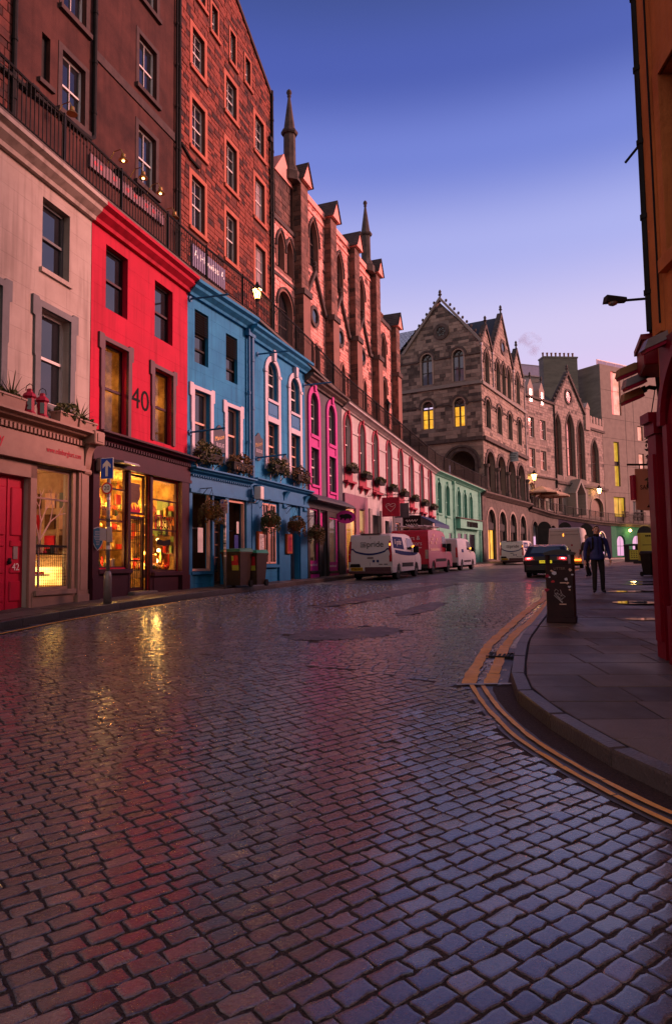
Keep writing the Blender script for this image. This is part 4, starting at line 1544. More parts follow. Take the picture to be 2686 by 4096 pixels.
# things on view in the shop
rgs = random.Random(8)
M_GOODS = [mat('goods_%s' % n, c, None, 4, .5, .05, 20) for n, c in (('ochre', (.55, .30, .06)), ('red', (.50, .03, .02)), ('cream', (.62, .5, .3)), ('brown', (.20, .09, .04)), ('green', (.12, .18, .05)), ('orange', (.6, .2, .03)))]
shelf_z = (1.62, 2.1, 2.65, 3.2)
for u0_, u1_ in ((.3, 1.45), (2.7, 3.95)):
 for z in shelf_z[1:]:
  slab_part(br, 'shelf', M_WOOD, u0_, u1_, 1.7, 2.1, z - .03, z)
 slab_part(br, 'display_step', M_WOOD, u0_, u1_, .3, .95, 1.3, 1.52)
gi = 0
for u0_, u1_, y_, zz in ((.3, 1.42, .55, 1.52), (.3, 1.42, .8, 1.52), (.3, 1.42, 1.85, 2.1), (.3, 1.42, 1.85, 2.65), (.3, 1.4, 1.85, 3.2), (2.72, 3.9, .5, 1.52), (2.72, 3.9, .8, 1.52), (2.72, 3.9, 1.85, 2.1), (2.72, 3.9, 1.85, 2.65), (2.72, 3.9, 1.85, 3.2)):
 u = u0_
 while u < u1_:
  w, h = rgs.uniform(.08, .2), rgs.uniform(.12, .42)
  mb = MB()
  t = rgs.random()
  if t < .45:
   mb.bbox(u, u + w, y_ - .06, y_ + .06, zz, zz + h, .012)
  elif t < .75:
   mb.lathe([(w * .3, 0), (w * .48, h * .3), (w * .4, h * .6), (w * .15, h * .8), (w * .2, h)], (u + w / 2, y_, zz), 8)
  else:
   mb.sphere((u + w / 2, y_, zz + w * .5), w * .5, 8)
  br.add(mb, 'shop_goods', M_GOODS[rgs.randrange(6)] if rgs.random() < .8 else M_BRASS)
  u += w + rgs.uniform(.02, .08)
  gi += 1
for y_, n_ in ((.3, 13), (.48, 12), (.7, 11)):
 for (u0_, u1_) in ((.28, 1.46), (2.68, 4.1)):
  u = u0_ + rgs.uniform(0, .08)
  while u < u1_ - .1:
   w, h = rgs.uniform(.06, .16), rgs.uniform(.1, .62 if y_ > .4 else .34)
   mb = MB()
   t = rgs.random()
   if t < .5:
    mb.bbox(u, u + w, y_ - .05, y_ + .05, 1.52, 1.52 + h, .01)
   elif t < .8:
    mb.lathe([(w * .3, 0), (w * .48, h * .3), (w * .4, h * .6), (w * .12, h * .8), (w * .22, h)], (u + w / 2, y_, 1.52), 8)
   else:
    mb.sphere((u + w / 2, y_, 1.52 + w * .5), w * .5, 8)
   br.add(mb, 'shop_goods', M_GOODS[rgs.randrange(6)] if rgs.random() < .75 else M_BRASS)
   u += w + rgs.uniform(.01, .1)
for k in range(26):
 u, y, z = rgs.choice((rgs.uniform(.3, 1.45), rgs.uniform(1.65, 2.45), rgs.uniform(2.7, 4.1))), rgs.uniform(.3, 1.3), rgs.uniform(2.3, 3.75)
 s_ = rgs.uniform(.05, .13)
 mb = MB()
 if k % 3:
  mb.lathe([(s_ * .3, -s_ * 1.4), (s_, -s_ * .6), (s_ * .8, s_ * .4), (s_ * .25, s_)], (u, y, z), 8)
 else:
  mb.bbox(u - s_, u + s_, y - .03, y + .03, z - s_ * 1.6, z + s_, .01)
 mb.tube([(u, y, z + s_ * .8), (u, y, 4.08)], .006, 4)
 br.add(mb, 'hanging_goods', M_GOODS[rgs.randrange(6)] if k % 4 else M_BRASS)
for k in range(16):
 y, z = rgs.uniform(.15, 1.9), rgs.uniform(1.7, 3.7)
 h, w = rgs.uniform(.1, .3), rgs.uniform(.08, .2)
 slab_part(br, 'framed_print', M_GOODS[k % 6] if k % 3 else M_WOOD, 4.25, 4.29, y - w, y + w, z - h, z + h)
for z in (1.95, 2.45, 3.0):
 slab_part(br, 'shelf', M_WOOD, 4.08, 4.29, .2, 1.6, z, z + .03)
 for k in range(7):
  y = .25 + k * .19
  mb = MB()
  h = rgs.uniform(.12, .36)
  mb.bbox(4.12, 4.24, y, y + rgs.uniform(.06, .14), z + .03, z + .03 + h, .01)
  br.add(mb, 'shop_goods', M_GOODS[rgs.randrange(6)])
mb = MB()
mb.lathe([(.03, -.02), (.22, .02), (.26, .05)], (3.25, .5, 1.54), 16)
mb.sphere((3.3, .62, 2.05), .2, 14)
mb.tube([(3.3, .62, 1.55), (3.3, .62, 1.9)], .03, 6)
br.add(mb, 'brass_globe', M_BRASS)
mb = MB()
for (u, y, z, r) in ((3.75, .45, 2.05, .05), (3.78, .5, 2.35, .04), (3.7, .5, 1.75, .07), (1.05, .9, 1.95, .035), (3.1, .8, 3.55, .04), (1.1, 1.2, 3.7, .05), (2.1, 1.5, 3.5, .06), (2.15, 1.0, 2.6, .05), (.6, 1.3, 3.0, .04), (3.5, .6, 1.66, .04)):
 mb.sphere((u, y, z), r, 8)
br.add(mb, 'bulb', M_BULB)
for (u, y, z, p) in ((.9, 1.1, 3.6, 120), (3.3, 1.2, 3.5, 120), (3.6, .45, 1.95, 26), (2.1, 1.2, 3.3, 100), (.9, .7, 2.0, 50), (2.1, .8, 1.6, 22), (3.0, .4, 1.8, 24), (.5, .35, 1.9, 28)):
 point_light('shop_light', br.world(u, y, z), p, (1, .52, .12), .1)
for (t, u, z, w, h) in (('MUSEUM', 3.33, 2.78, .92, .34), ('CONTEXT', 3.35, 2.5, .6, .16), ('CONT', .75, 3.02, .42, .16)):
 mb = MB()
 text_mb(mb, t, h * 1.35, (u, .044, z), (1, 0, 0), (0, 0, 1), wid=w)
 br.add(mb, 'window_lettering', M_PRINT)
frame_rect(br, 'picture_frame', M_CRIMSON, 3.2, 3.52, 2.58, 3.02, .035, .2, .03)
mb = MB()
mb.prism([(2.98, 2.2), (3.0, 2.34), (3.34, 2.30), (3.68, 2.34), (3.7, 2.2), (3.34, 2.15)], .035, .045)
br.add(mb, 'window_banner', M_PRINT)
mb = MB()
for i in range(5):
 u = .88 + i * .09
 mb.prism([(u, 3.2 - .02 * (i % 2)), (u + .05, 2.75), (u + .1, 3.2), (u + .07, 3.34), (u + .03, 3.34)], .62, .68)
br.add(mb, 'hanging_lantern', M_GOODS[1])
# cauldron and flames painted on the pane over the door
mb = MB()
cp = [(1.80, 3.75), (1.78, 3.68), (1.83, 3.66), (1.77, 3.5), (1.80, 3.36), (1.88, 3.27), (1.84, 3.2), (1.9, 3.2), (1.95, 3.25), (2.12, 3.25), (2.17, 3.2), (2.23, 3.2), (2.2, 3.28), (2.28, 3.36), (2.31, 3.5), (2.26, 3.66), (2.31, 3.68), (2.28, 3.75)]
mb.prism(cp, .128, .134)
br.add(mb, 'cauldron_picture', M_WOOD)
mb = MB()
fp = [(1.74, 3.16), (1.79, 3.0), (1.86, 2.97), (2.22, 2.97), (2.3, 3.02), (2.36, 3.14), (2.28, 3.08), (2.26, 3.2), (2.2, 3.08), (2.14, 3.2), (2.12, 3.04), (2.06, 3.16), (2.0, 3.22), (1.99, 3.05), (1.93, 3.12), (1.9, 3.2), (1.87, 3.06)]
mb.prism(fp, .128, .134)
br.add(mb, 'flame_picture', M_REDPRINT)
# shield plaque on the plum pilaster
sh = empty('shield_plaque', br.world(.08, -.2, 2.22), br.rz() + R(-50), 'blue shield shaped plaque with a white rim fixed to the plum pilaster', 'plaque')
pl = [(q_[0] * .5, q_[1] * .5) for q_ in ((-.24, .52), (0, .6), (.24, .52), (.26, .2), (.22, -.1), (.12, -.35), (0, -.5), (-.12, -.35), (-.22, -.1), (-.26, .2))]
mb = MB()
mb.prism(pl, -.015, .015)
mb.build('rim', M_LILAC, sh)
mb = MB()
mb.prism([(p[0] * .9, p[1] * .91 + .004) for p in pl], -.021, -.016)
fc = mb.build('face', mat('plaque_blue', (.05, .17, .32), None, 4, .5, .05), sh)
mb = MB()
rgl = random.Random(4)
for i in range(9):
 z = .19 - i * .038
 w = .085 * (1 if i < 5 else .8 - .12 * (i - 5))
 mb.box(-w * rgl.uniform(.7, 1), w * rgl.uniform(.7, 1), -.024, -.0215, z, z + .012)
mb.build('inscription', M_LILAC, fc)
# fixed floodlight left over the sign
fl = empty('floodlight', br.world(.16, -.2, 4.02), br.rz(), 'small grey floodlight at the left end of the plum fascia', 'floodlight')
mb = MB()
mb.bbox(-.1, .1, -.12, .08, -.22, .1, .03)
mb.build('housing', M_GALV, fl)
wl = empty('wall_lamp', br.world(.95, -.2, 4.06), br.rz(), 'flat pale strip lamp under the plum fascia above the arrow sign', 'lamp')
mb = MB()
mb.hexa([(-.35, -.32, 0), (.35, -.32, 0), (.35, .05, .03), (-.35, .05, .03), (-.3, -.3, .05), (.3, -.3, .05), (.3, .05, .12), (-.3, .05, .12)])
mb.build('shade', M_GALV, wl)
def wall_bracket(b, u, z, L, m, label, y=0.0):
 r = empty('flag_bracket', b.world(u, y, z), b.rz(), label, 'bracket', 'flag brackets on the painted shops')
 mb = MB()
 mb.tube([(0, 0, 0), (L * .35, -L * .9, .12)], .03, 6)
 mb.build('arm', m, r)
 mb = MB()
 mb.lathe([(.09, -.02), (.09, .03), (.05, .07)], (0, -.02, 0), 8, axis='y')
 mb.build('plate', m, r)
 return r
# ============ first blue building (square windows)
bb = Front('blue_building', 'blue rendered restaurant building with louvred upper windows', 'building', PL[3], PL[4], 0.6)
v1, v2 = op(.38, 1.13, 7.77, 9.42), op(2.17, 2.9, 7.65, 9.22)
q1, q2 = op(.33, 1.2, 4.98, 6.92), op(2.2, 3.0, 4.98, 6.78)
sa, sdr, sb = op(.13, 1.21, 1.44, 3.9), op(1.3, 1.98, 1.0, 3.72), op(2.17, 3.3, 1.5, 3.72)
wall_front(bb, 0, bb.L, .4, 9.85, [v1, v2, q1, q2, sa, sdr, sb], M_BLUE, .16)
for o in (v1, v2):
 zt = o['z1'] - .72
 w = window(bb, op(o['u0'], o['u1'], o['z0'], zt), .12, M_BLACK, M_PANE, .05, mid=.5)
 mb = MB()
 n = 9
 for i in range(n):
  z = zt + .02 + i * (o['z1'] - zt - .04) / n
  mb.hexa([(o['u0'], .02, z), (o['u1'], .02, z), (o['u1'], .14, z + .07), (o['u0'], .14, z + .07), (o['u0'], .02, z + .012), (o['u1'], .02, z + .012), (o['u1'], .14, z + .082), (o['u0'], .14, z + .082)])
 bb.add(mb, 'louvre', M_DARKGREY)
 mb = MB()
 mb.box(o['u0'], o['u1'], .14, .16, zt, o['z1'])
 bb.add(mb, 'louvre_back', M_BLACK)
for o in (q1, q2):
 window(bb, o, .13, M_PEACH, M_PANE, .06)
 lugged_surround(bb, o, .17, M_LILAC)
cornice_part(bb, 0, bb.L + .1, 10.15, M_BLUE, .42, .42)
cornice_part(bb, -.03, bb.L, 4.5, M_BLUE2, .36, .2, 'shop_cornice')
dentils(bb, .05, bb.L - .05, 4.30, M_BLUE2, .13, .05, .06, .18)
mb = MB()
mb.box(0, bb.L, -.1, .02, 3.86, 4.24)
mb.box(0, bb.L, -.15, .02, 3.76, 3.87)
bb.add(mb, 'fascia', M_BLUE2)
for (a, c) in ((-.02, .13), (1.21, 1.3), (1.98, 2.17), (3.3, 3.6)):
 slab_part(bb, 'pilaster', M_BLUE2, a, c, -.1, .02, .6, 3.78)
for (a, c, z) in ((.13, 1.21, 1.42), (2.17, 3.3, 1.48)):
 slab_part(bb, 'stall_riser', M_BLUE, a, c, -.04, .02, .55, z - .06)
 slab_part(bb, 'window_sill', M_BLUE2, a - .04, c + .04, -.13, .1, z - .08, z)
frame_rect(bb, 'window', M_PEACH, .13, 1.21, 1.44, 3.9, .07, -.02, .1)
pane_part(bb, bb.root, M_GLASS, .2, 1.14, 1.5, 3.84, .03)
frame_rect(bb, 'window', M_PEACH, 2.17, 3.3, 1.5, 3.72, .07, -.02, .1)
pane_part(bb, bb.root, M_GLASS, 2.24, 3.23, 1.56, 3.66, .03)
d_ = frame_rect(bb, 'door', M_WOOD, 1.32, 1.96, 1.02, 3.0, .09, .1, .06, bars=(1.45, 1.85, 2.25, 2.65), vbars=(1.64,))
pane_part(bb, d_, M_PANE, 1.4, 1.88, 1.4, 2.92, .14)
slab_part(bb, 'doorstep', M_TERRSTONE, 1.28, 2.0, -.12, .3, .6, 1.0)
slab_part(bb, 'transom_bar', M_BLUE2, 1.3, 1.98, .0, .12, 3.0, 3.12)
pane_part(bb, bb.root, M_PANE, 1.3, 1.98, 3.12, 3.72, .13)
M_DIMROOM = mat('dim_restaurant_room', (.10, .05, .035), (.05, .025, .02), 2, .9, 0)
room(bb, .05, 3.45, .17, 2.2, .95, 3.95, M_DIMROOM)
for (u, y, z0, z1, w, m) in ((.85, .1, 2.0, 2.75, .28, M_SIGNWHITE), (3.0, .12, 1.7, 2.6, .26, mat('blue_poster', (.03, .05, .28), None, 9, .5, 0)), (3.05, .1, 2.65, 3.05, .14, M_SIGNWHITE), (.3, .12, 2.5, 2.9, .2, M_GALV)):
 mb = MB()
 mb.box(u - w / 2, u + w / 2, y, y + .01, z0, z1)
 bb.add(mb, 'poster', m)
for (u0_, u1_) in ((.2, 1.14), (2.24, 3.23)):
 mb = MB()
 mb.tube([(u0_, .4, 2.75), (u1_, .4, 2.75)], .03, 6)
 bb.add(mb, 'curtain_rail', M_GALV)
mb = MB()
for i in range(16):
 u = 2.3 + i * .055
 mb.box(u, u + .035, .5 + .03 * (i % 2), .56 + .03 * (i % 2), 1.5, 3.6)
bb.add(mb, 'curtain', M_WOOD)
for (u, y, zs) in ((.45, .8, 1.2), (.9, .9, 1.2)):
 mb = MB()
 mb.box(u - .2, u + .2, y - .2, y + .2, zs + .55, zs + .6)
 mb.box(u - .03, u + .03, y - .03, y + .03, zs - .2, zs + .55)
 mb.box(u - .18, u + .18, y + .3, y + .35, zs, zs + .9)
 bb.add(mb, 'table', M_WOOD)
point_light('restaurant_light', bb.world(.7, 1.2, 3.3), 14, (1, .55, .25), .1)
wall_bracket(bb, .12, 9.62, 1.2, M_BLUE2, 'blue flag bracket high on the first blue building beside the red wall')
wall_bracket(bb, .12, 5.55, 1.1, M_BLUE2, 'blue flag bracket low on the first blue building, above the flower box')
# ============ second blue building (arched windows)
b2 = Front('blue_building', 'blue rendered building with white arched window surrounds', 'building', PL[4], PL[5], 0.7)
A1, A2 = op(1.45, 2.38, 7.68, 9.15, 'round'), op(3.52, 4.45, 7.62, 9.05, 'round')
W1, W2 = op(1.45, 2.38, 5.2, 6.84), op(3.52, 4.45, 5.1, 6.76)
SW, SD = op(.98, 2.15, 1.62, 3.8), op(3.36, 4.25, 1.0, 3.3)
wall_front(b2, 0, b2.L, .45, 9.75, [A1, A2, W1, W2, SW, SD], M_BLUE, .18)
for (a, w) in ((A1, W1), (A2, W2)):
 window(b2, a, .14, M_WHITE, M_PANE, .05, mid=.42, nx=1, nzu=1)
 window(b2, w, .14, M_PEACH, M_PANE, .06, mid=.48, nx=1, nzu=1, nzl=1)
 surround(b2, op(a['u0'], a['u1'], w['z0'] - .15, a['z1'], 'round'), .2, .06, M_LILAC)
 slab_part(b2, 'window_sill', M_LILAC, a['u0'] - .02, a['u1'] + .02, -.08, .04, a['z0'] - .1, a['z0'])
 mb = MB()
 mb.box(a['u0'], a['u1'], -.02, .02, w['z1'] + .2, a['z0'] - .1)
 mb.box(a['u0'] + .1, a['u1'] - .1, -.035, -.015, w['z1'] + .3, a['z0'] - .2)
 b2.add(mb, 'panel', M_BLUE2)
 slab_part(b2, 'lintel', M_LILAC, a['u0'] - .01, a['u1'] + .01, -.07, .03, w['z1'], w['z1'] + .2)
 c = (a['u0'] + a['u1']) / 2
 mb = MB()
 mb.prism([(c - .08, a['z1'] + .02), (c - .12, a['z1'] + .42), (c + .12, a['z1'] + .42), (c + .08, a['z1'] + .02)], -.16, 0)
 b2.add(mb, 'keystone', M_LILAC)
 for u in (a['u0'] - .25, a['u1'] + .05):
  slab_part(b2, 'impost', M_LILAC, u, u + .2, -.09, .0, a['z1'] - .52, a['z1'] - .42)
cornice_part(b2, -.1, b2.L + .05, 9.92, M_BLUE, .42, .42)
drainpipe(b2, .12, 4.5, 9.5, M_BLUE2, .09)
drainpipe(b2, -.1, 5.0, 9.5, M_BLUE2, .05)
cornice_part(b2, 0, b2.L + .1, 4.58, M_BLUE2, .36, .2, 'shop_cornice')
mb = MB()
mb.box(0, b2.L, -.12, .02, 3.98, 4.4)
mb.box(0, b2.L, -.16, .02, 3.9, 3.99)
b2.add(mb, 'fascia', M_BLUE2)
for u in (.3, 2.75, 4.72):
 bracket_scroll(b2, u, 3.75, 4.35, .26, .3, M_BLUE2)
for (a, c) in ((.1, .9), (2.3, 3.3), (4.3, 5.0)):
 slab_part(b2, 'pilaster', M_BLUE2, a, c, -.08, .02, .8, 3.92)
slab_part(b2, 'window_sill', M_BLUE2, .9, 2.25, -.12, .1, 1.5, 1.6)
for (a, c) in ((1.0, 1.53), (1.6, 2.13)):
 w = frame_rect(b2, 'window', M_PEACH, a, c, 1.64, 3.8, .06, -.02, .07, bars=(2.95, 3.35), vbars=((a + c) / 2,))
 pane_part(b2, w, M_PANE, a + .05, c - .05, 1.7, 3.75, .02)
mb = MB()
mb.box(3.36, 4.25, .3, .36, 1.0, 3.3)
mb.box(3.5, 3.78, .28, .31, 1.2, 2.0)
mb.box(3.84, 4.12, .28, .31, 1.2, 2.0)
mb.box(3.5, 3.78, .28, .31, 2.15, 3.1)
mb.box(3.84, 4.12, .28, .31, 2.15, 3.1)
b2.add(mb, 'door', M_DARKGREY)
slab_part(b2, 'doorstep', M_TERRSTONE, 3.3, 4.3, -.15, .3, .6, 1.0)
for u, lab in ((.36, 'orange framed menu case between the wheelie bins and the paired window'), (2.78, 'orange framed menu case beside the dark doorway')):
 mc = empty('menu_case', b2.world(u + .25, -.08, 2.0), b2.rz(), lab, 'menu case', 'menu cases on the blue restaurant')
 mb = MB()
 mb.bbox(-.25, .25, -.1, 0, 0, .76, .02)
 mb.build('case', mat('orange_wood', (.36, .075, .02), None, 4, .5, .1, 30, stretch=(1, 1, 5)), mc)
 mb = MB()
 mb.box(-.17, .17, -.106, -.1, .09, .67)
 pp = mb.build('page', M_SIGNWHITE if u < 1 else M_CRIMSON, mc)
 mb = MB()
 for i in range(11):
  mb.box(-.12, .12 - .1 * ((i * 7) % 3) / 3, -.109, -.1065, .14 + i * .045, .155 + i * .045)
 mb.build('print', M_PRINT, pp)
wall_bracket(b2, .6, 5.35, 1.1, M_BLUE2, 'pale blue flag bracket between the two flower boxes of the arched blue building')
wall_bracket(b2, .7, 9.1, 1.2, M_BLUE2, 'blue flag bracket high beside the blue drainpipes')
wall_bracket(b2, 4.95, 9.0, 1.2, M_BLUE2, 'blue flag bracket high at the edge of the slate grey building')
def plaque(b, u, z, label, s=1.0):
 r = empty('plaque', b.world(u, -.01, z), b.rz(), label, 'plaque', 'dark restaurant plaques on the blue walls')
 pl = [(-.34, .34), (-.2, .36), (-.1, .46), (0, .52), (.1, .46), (.2, .36), (.34, .34), (.34, -.34), (.2, -.36), (.1, -.46), (0, -.5), (-.1, -.46), (-.2, -.36), (-.34, -.34)]
 mb = MB()
 mb.prism([(p[0] * s, p[1] * s) for p in pl], -.03, .0)
 f = mb.build('board', mat('plaque_slate', (.05, .06, .085), None, 3, .6, .1, 30), r)
 mb = MB()
 text_mb(mb, 'BLEUE', .17 * s, (.03 * s, -.031, -.14 * s), (1, 0, 0), (0, 0, 1))
 mb.build('lettering', M_LILAC, f)
 mb = MB()
 text_mb(mb, 'Maison', .2 * s, (0, -.031, .1 * s), (.96, 0, .28), (-.28, 0, .96), shear=.3)
 mb.build('lettering', M_BRASS, f)
plaque(bb, 1.72, 5.55, 'dark restaurant plaque on the first blue building, between its two white framed windows')
plaque(b2, .72, 5.75, 'dark restaurant plaque beside the blue drainpipes')
plaque(b2, 2.98, 5.35, 'dark restaurant plaque between the two white arched windows', .9)
plaque(b2, .62, 3.1, 'dark restaurant plaque behind the hanging basket near the paired window', .8)
plaque(b2, 2.95, 3.1, 'dark restaurant plaque behind the hanging basket near the dark doorway', .8)
for (b_, u, lab, s_) in ((bb, .75, 'flower box with bushy greenery under the white window next to the red wall', 21), (bb, 2.6, 'flower box with yellow green plants under the white window beside the drainpipes', 22),
       (b2, 1.9, 'flower box with trailing greenery under the first arched window', 23), (b2, 4.0, 'flower box with red flowers and ivy next to the slate grey building', 24)):
 zb_ = {21: 4.72, 22: 4.66, 23: 4.95, 24: 4.85}[s_]
 planter('flower_box', b_, u - .62, u + .62, -.42, -.12, zb_, zb_ + .24, M_DARKGREY, lab, M_GREEN if s_ in (21, 23) else M_DRYLEAF, bush=(.26, .26), n=420, droop=.5, group='flower boxes on the blue buildings', seed=s_, size=.055, brackets=M_GALV)
def hanging_basket(b, u, z, label, seed, r_=.36, y=-.5):
 r = empty('hanging_basket', b.world(u, y, z), b.rz(), label, 'hanging basket', 'hanging flower baskets along the shops')
 mb = MB()
 mb.lathe([(.03, -.3), (.14, -.26), (.22, -.16), (.26, -.02), (.25, .02)], (0, 0, 0), 12)
 mb.build('basket', M_BASKET, r)
 mb = MB()
 for k in range(3):
  a = k * 2.09
  mb.tube([(.25 * math.cos(a), .25 * math.sin(a), 0), (0, 0, .6)], .006, 4)
 mb.tube([(0, 0, .58), (0, .0, .66), (0, -y, .66)], .014, 5)
 mb.tube([(0, -y, .3), (0, -y * .3, .65)], .01, 5)
 mb.build('bracket', M_BLACK, r)
 rg_ = random.Random(seed)
 mb = MB()
 leaves(mb, (0, 0, .1), (r_ * .85, r_ * .85, .2), 520, .052, rg_, .28)
 for k in range(26):
  a = rg_.uniform(0, 6.28)
  L = rg_.uniform(.15, .62)
  for i in range(int(L / .05)):
   q = Vector((math.cos(a) * r_ * .85, math.sin(a) * r_ * .85, .02 - i * .05))
   leaves(mb, q, (.05, .05, .03), 4, .042, rg_)
 mb.build('foliage', M_DRYLEAF if seed % 2 else M_GREEN, r)
hanging_basket(bb, .55, 3.25, 'hanging flower basket in front of the first peach framed restaurant window', 31, .42)
hanging_basket(b2, .7, 3.2, 'hanging flower basket over the menu case next to the wheelie bins', 32)
hanging_basket(b2, 2.95, 3.15, 'hanging flower basket over the menu case beside the doorway', 33)
hanging_basket(b2, 4.95, 2.9, 'hanging flower basket with long dry trails before the magenta framed shop', 35, .4)
cam_l = empty('floodlight', b2.world(.05, -.3, 4.0), b2.rz(), 'white boxy floodlight on the blue fascia between the two blue buildings', 'floodlight')
mb = MB()
mb.bbox(-.13, .13, -.2, .05, -.18, .26, .02)
mb.build('housing', M_WHITE, cam_l)
mb = MB()
mb.tube([(-.05, -.05, -.16), (-.2, .0, -.3), (-.25, .28, -.3)], .02, 6)
mb.build('arm', M_GALV, cam_l)
# ============ slate grey building with magenta windows
bm_ = Front('slate_grey_building', 'slate grey building with tall magenta arched windows above a black shop front', 'building', PL[5], PL[6], 0.8)
m1, m2 = op(.55, 1.5, 7.1, 8.95, 'round'), op(2.85, 3.8, 7.05, 8.9, 'round')
n1, n2 = op(.55, 1.5, 4.95, 6.54), op(2.85, 3.8, 4.85, 6.48)
g1, gd, g2 = op(.25, 1.38, 1.32, 3.95), op(1.52, 2.46, 1.0, 3.9), op(2.68, 4.05, 1.26, 3.7)
wall_front(bm_, 0, bm_.L, .5, 9.45, [m1, m2, n1, n2, g1, gd, g2], M_SLATEWALL, .18)
for (a, w) in ((m1, n1), (m2, n2)):
 window(bm_, a, .14, M_WHITE, M_PANE, .05, mid=.42, nx=1, nzu=1)
 window(bm_, w, .14, M_WHITE, M_PANE, .06, mid=.5, nx=1, nzu=1, nzl=1)
 surround(bm_, op(a['u0'], a['u1'], 4.55, a['z1'], 'round'), .26, .07, M_MAGENTA)
 slab_part(bm_, 'panel', M_MAGENTA, a['u0'] - .01, a['u1'] + .01, -.03, .02, w['z1'], a['z0'])
 slab_part(bm_, 'window_sill', M_MAGENTA, a['u0'] - .03, a['u1'] + .03, -.1, .04, a['z0'] - .14, a['z0'])
 slab_part(bm_, 'lintel', M_MAGENTA, a['u0'] - .02, a['u1'] + .02, -.07, .02, w['z1'], w['z1'] + .1)
 slab_part(bm_, 'panel', M_MAGENTA, a['u0'] - .01, a['u1'] + .01, -.03, .02, 4.55, w['z0'])
 slab_part(bm_, 'window_sill', M_MAGENTA, a['u0'] - .03, a['u1'] + .03, -.12, .04, w['z0'] - .1, w['z0'])
 c = (a['u0'] + a['u1']) / 2
 mb = MB()
 mb.prism([(c - .09, a['z1'] + .05), (c - .15, a['z1'] + .45), (c + .15, a['z1'] + .45), (c + .09, a['z1'] + .05)], -.14, 0)
 bm_.add(mb, 'keystone', M_MAGENTA)
cornice_part(bm_, 0, bm_.L + .05, 9.55, M_SOOT, .42, .36)
M_BLACKSHOP = mat('black_shop_paint', (.022, .02, .024), (.03, .028, .03), 3, .5, .08, 40)
mb = MB()
mb.along([(.0, 4.6), (-.55, 4.3), (-.55, 4.22), (0, 4.2)], -.05, bm_.L + .12)
bm_.add(mb, 'shop_canopy', M_SLATE)
mb = MB()
mb.box(0, bm_.L, -.1, .02, 3.94, 4.2)
for (a, c) in ((0, .25), (1.38, 1.52), (2.46, 2.68), (4.05, bm_.L)):
 mb.box(a, c, -.08, .02, .9, 3.95)
mb.box(2.66, 4.07, -.08, .02, 3.7, 3.95)
for (a, c) in ((.25, 1.38), (2.68, 4.05)):
 mb.box(a, c, -.06, .02, .6, 1.28)
bm_.add(mb, 'shop_front', M_BLACKSHOP)
for (o) in (g1, g2):
 w = frame_rect(bm_, 'window', M_MAGENTA, o['u0'], o['u1'], o['z0'], o['z1'], .07, .0, .06)
 pane_part(bm_, w, M_GLASS, o['u0'] + .05, o['u1'] - .05, o['z0'] + .05, o['z1'] - .05, .04)
 mb = MB()
 mb.box(o['u0'] + .06, o['u1'] - .06, .02, .03, o['z0'] + .06, o['z0'] + .42)
 p_ = bm_.add(mb, 'window_strip', M_MAGENTA, w)
 mb = MB()
 text_mb(mb, 'www.oink.co.uk', .16, ((o['u0'] + o['u1']) / 2, .015, o['z0'] + .25), (1, 0, 0), (0, 0, 1))
 bm_.add(mb, 'lettering', M_SIGNWHITE, w)
 slab_part(bm_, 'stall_panel', M_MAGENTA, o['u0'] + .05, o['u1'] - .05, -.075, -.055, 1.0, 1.18)
 slab_part(bm_, 'window_sill', M_BLACKSHOP, o['u0'] - .04, o['u1'] + .04, -.13, .05, o['z0'] - .08, o['z0'])
room(bm_, .1, 4.3, .19, 2.4, .9, 4.0, mat('takeaway_wall', (.30, .22, .18), (.2, .14, .12), 2, .8, .05))
mb = MB()
mb.box(1.52, 2.46, .1, .15, 1.0, 3.1)
mb.box(1.6, 2.38, .08, .1, 1.2, 2.2)
mb.box(1.52, 2.46, .05, .15, 3.1, 3.2)
bm_.add(mb, 'door', M_BLACKSHOP)
pane_part(bm_, bm_.root, M_MAGENTA, 1.55, 2.43, 3.22, 3.88, .13)
slab_part(bm_, 'counter', M_WOOD, .4, 3.8, 1.1, 1.5, .9, 1.9)
point_light('takeaway_light', bm_.world(2.9, 1.2, 3.6), 45, (1, .8, .65), .15)
ov = empty('oval_sign', bm_.world(3.95, -.45, 3.75), bm_.rz() + R(-62), 'magenta oval sign with a black buffalo silhouette over the shop window', 'sign')
mb = MB()
pl = [(.46 * math.cos(t * .2618), .3 * math.sin(t * .2618)) for t in range(24)]
mb.prism(pl, -.02, .02)
f_ = mb.build('board', M_MAGENTA, ov)
mb = MB()
mb.prism([(-.3, .02), (-.27, .1), (-.18, .13), (-.08, .12), (.02, .16), (.14, .14), (.25, .09), (.3, 0), (.29, -.1), (.26, -.03), (.22, -.06), (.22, -.16), (.17, -.16), (.16, -.07), (.02, -.08), (-.02, -.16), (-.07, -.16), (-.08, -.07), (-.16, -.06), (-.2, -.14), (-.27, -.12), (-.24, -.03)], -.026, -.02)
mb.build('silhouette', M_PRINT, f_)
mb = MB()
mb.tube([(0, .0, .28), (0, .0, .4), (.45, .3, .4)], .014, 5)
mb.build('bracket', M_BLACK, ov)
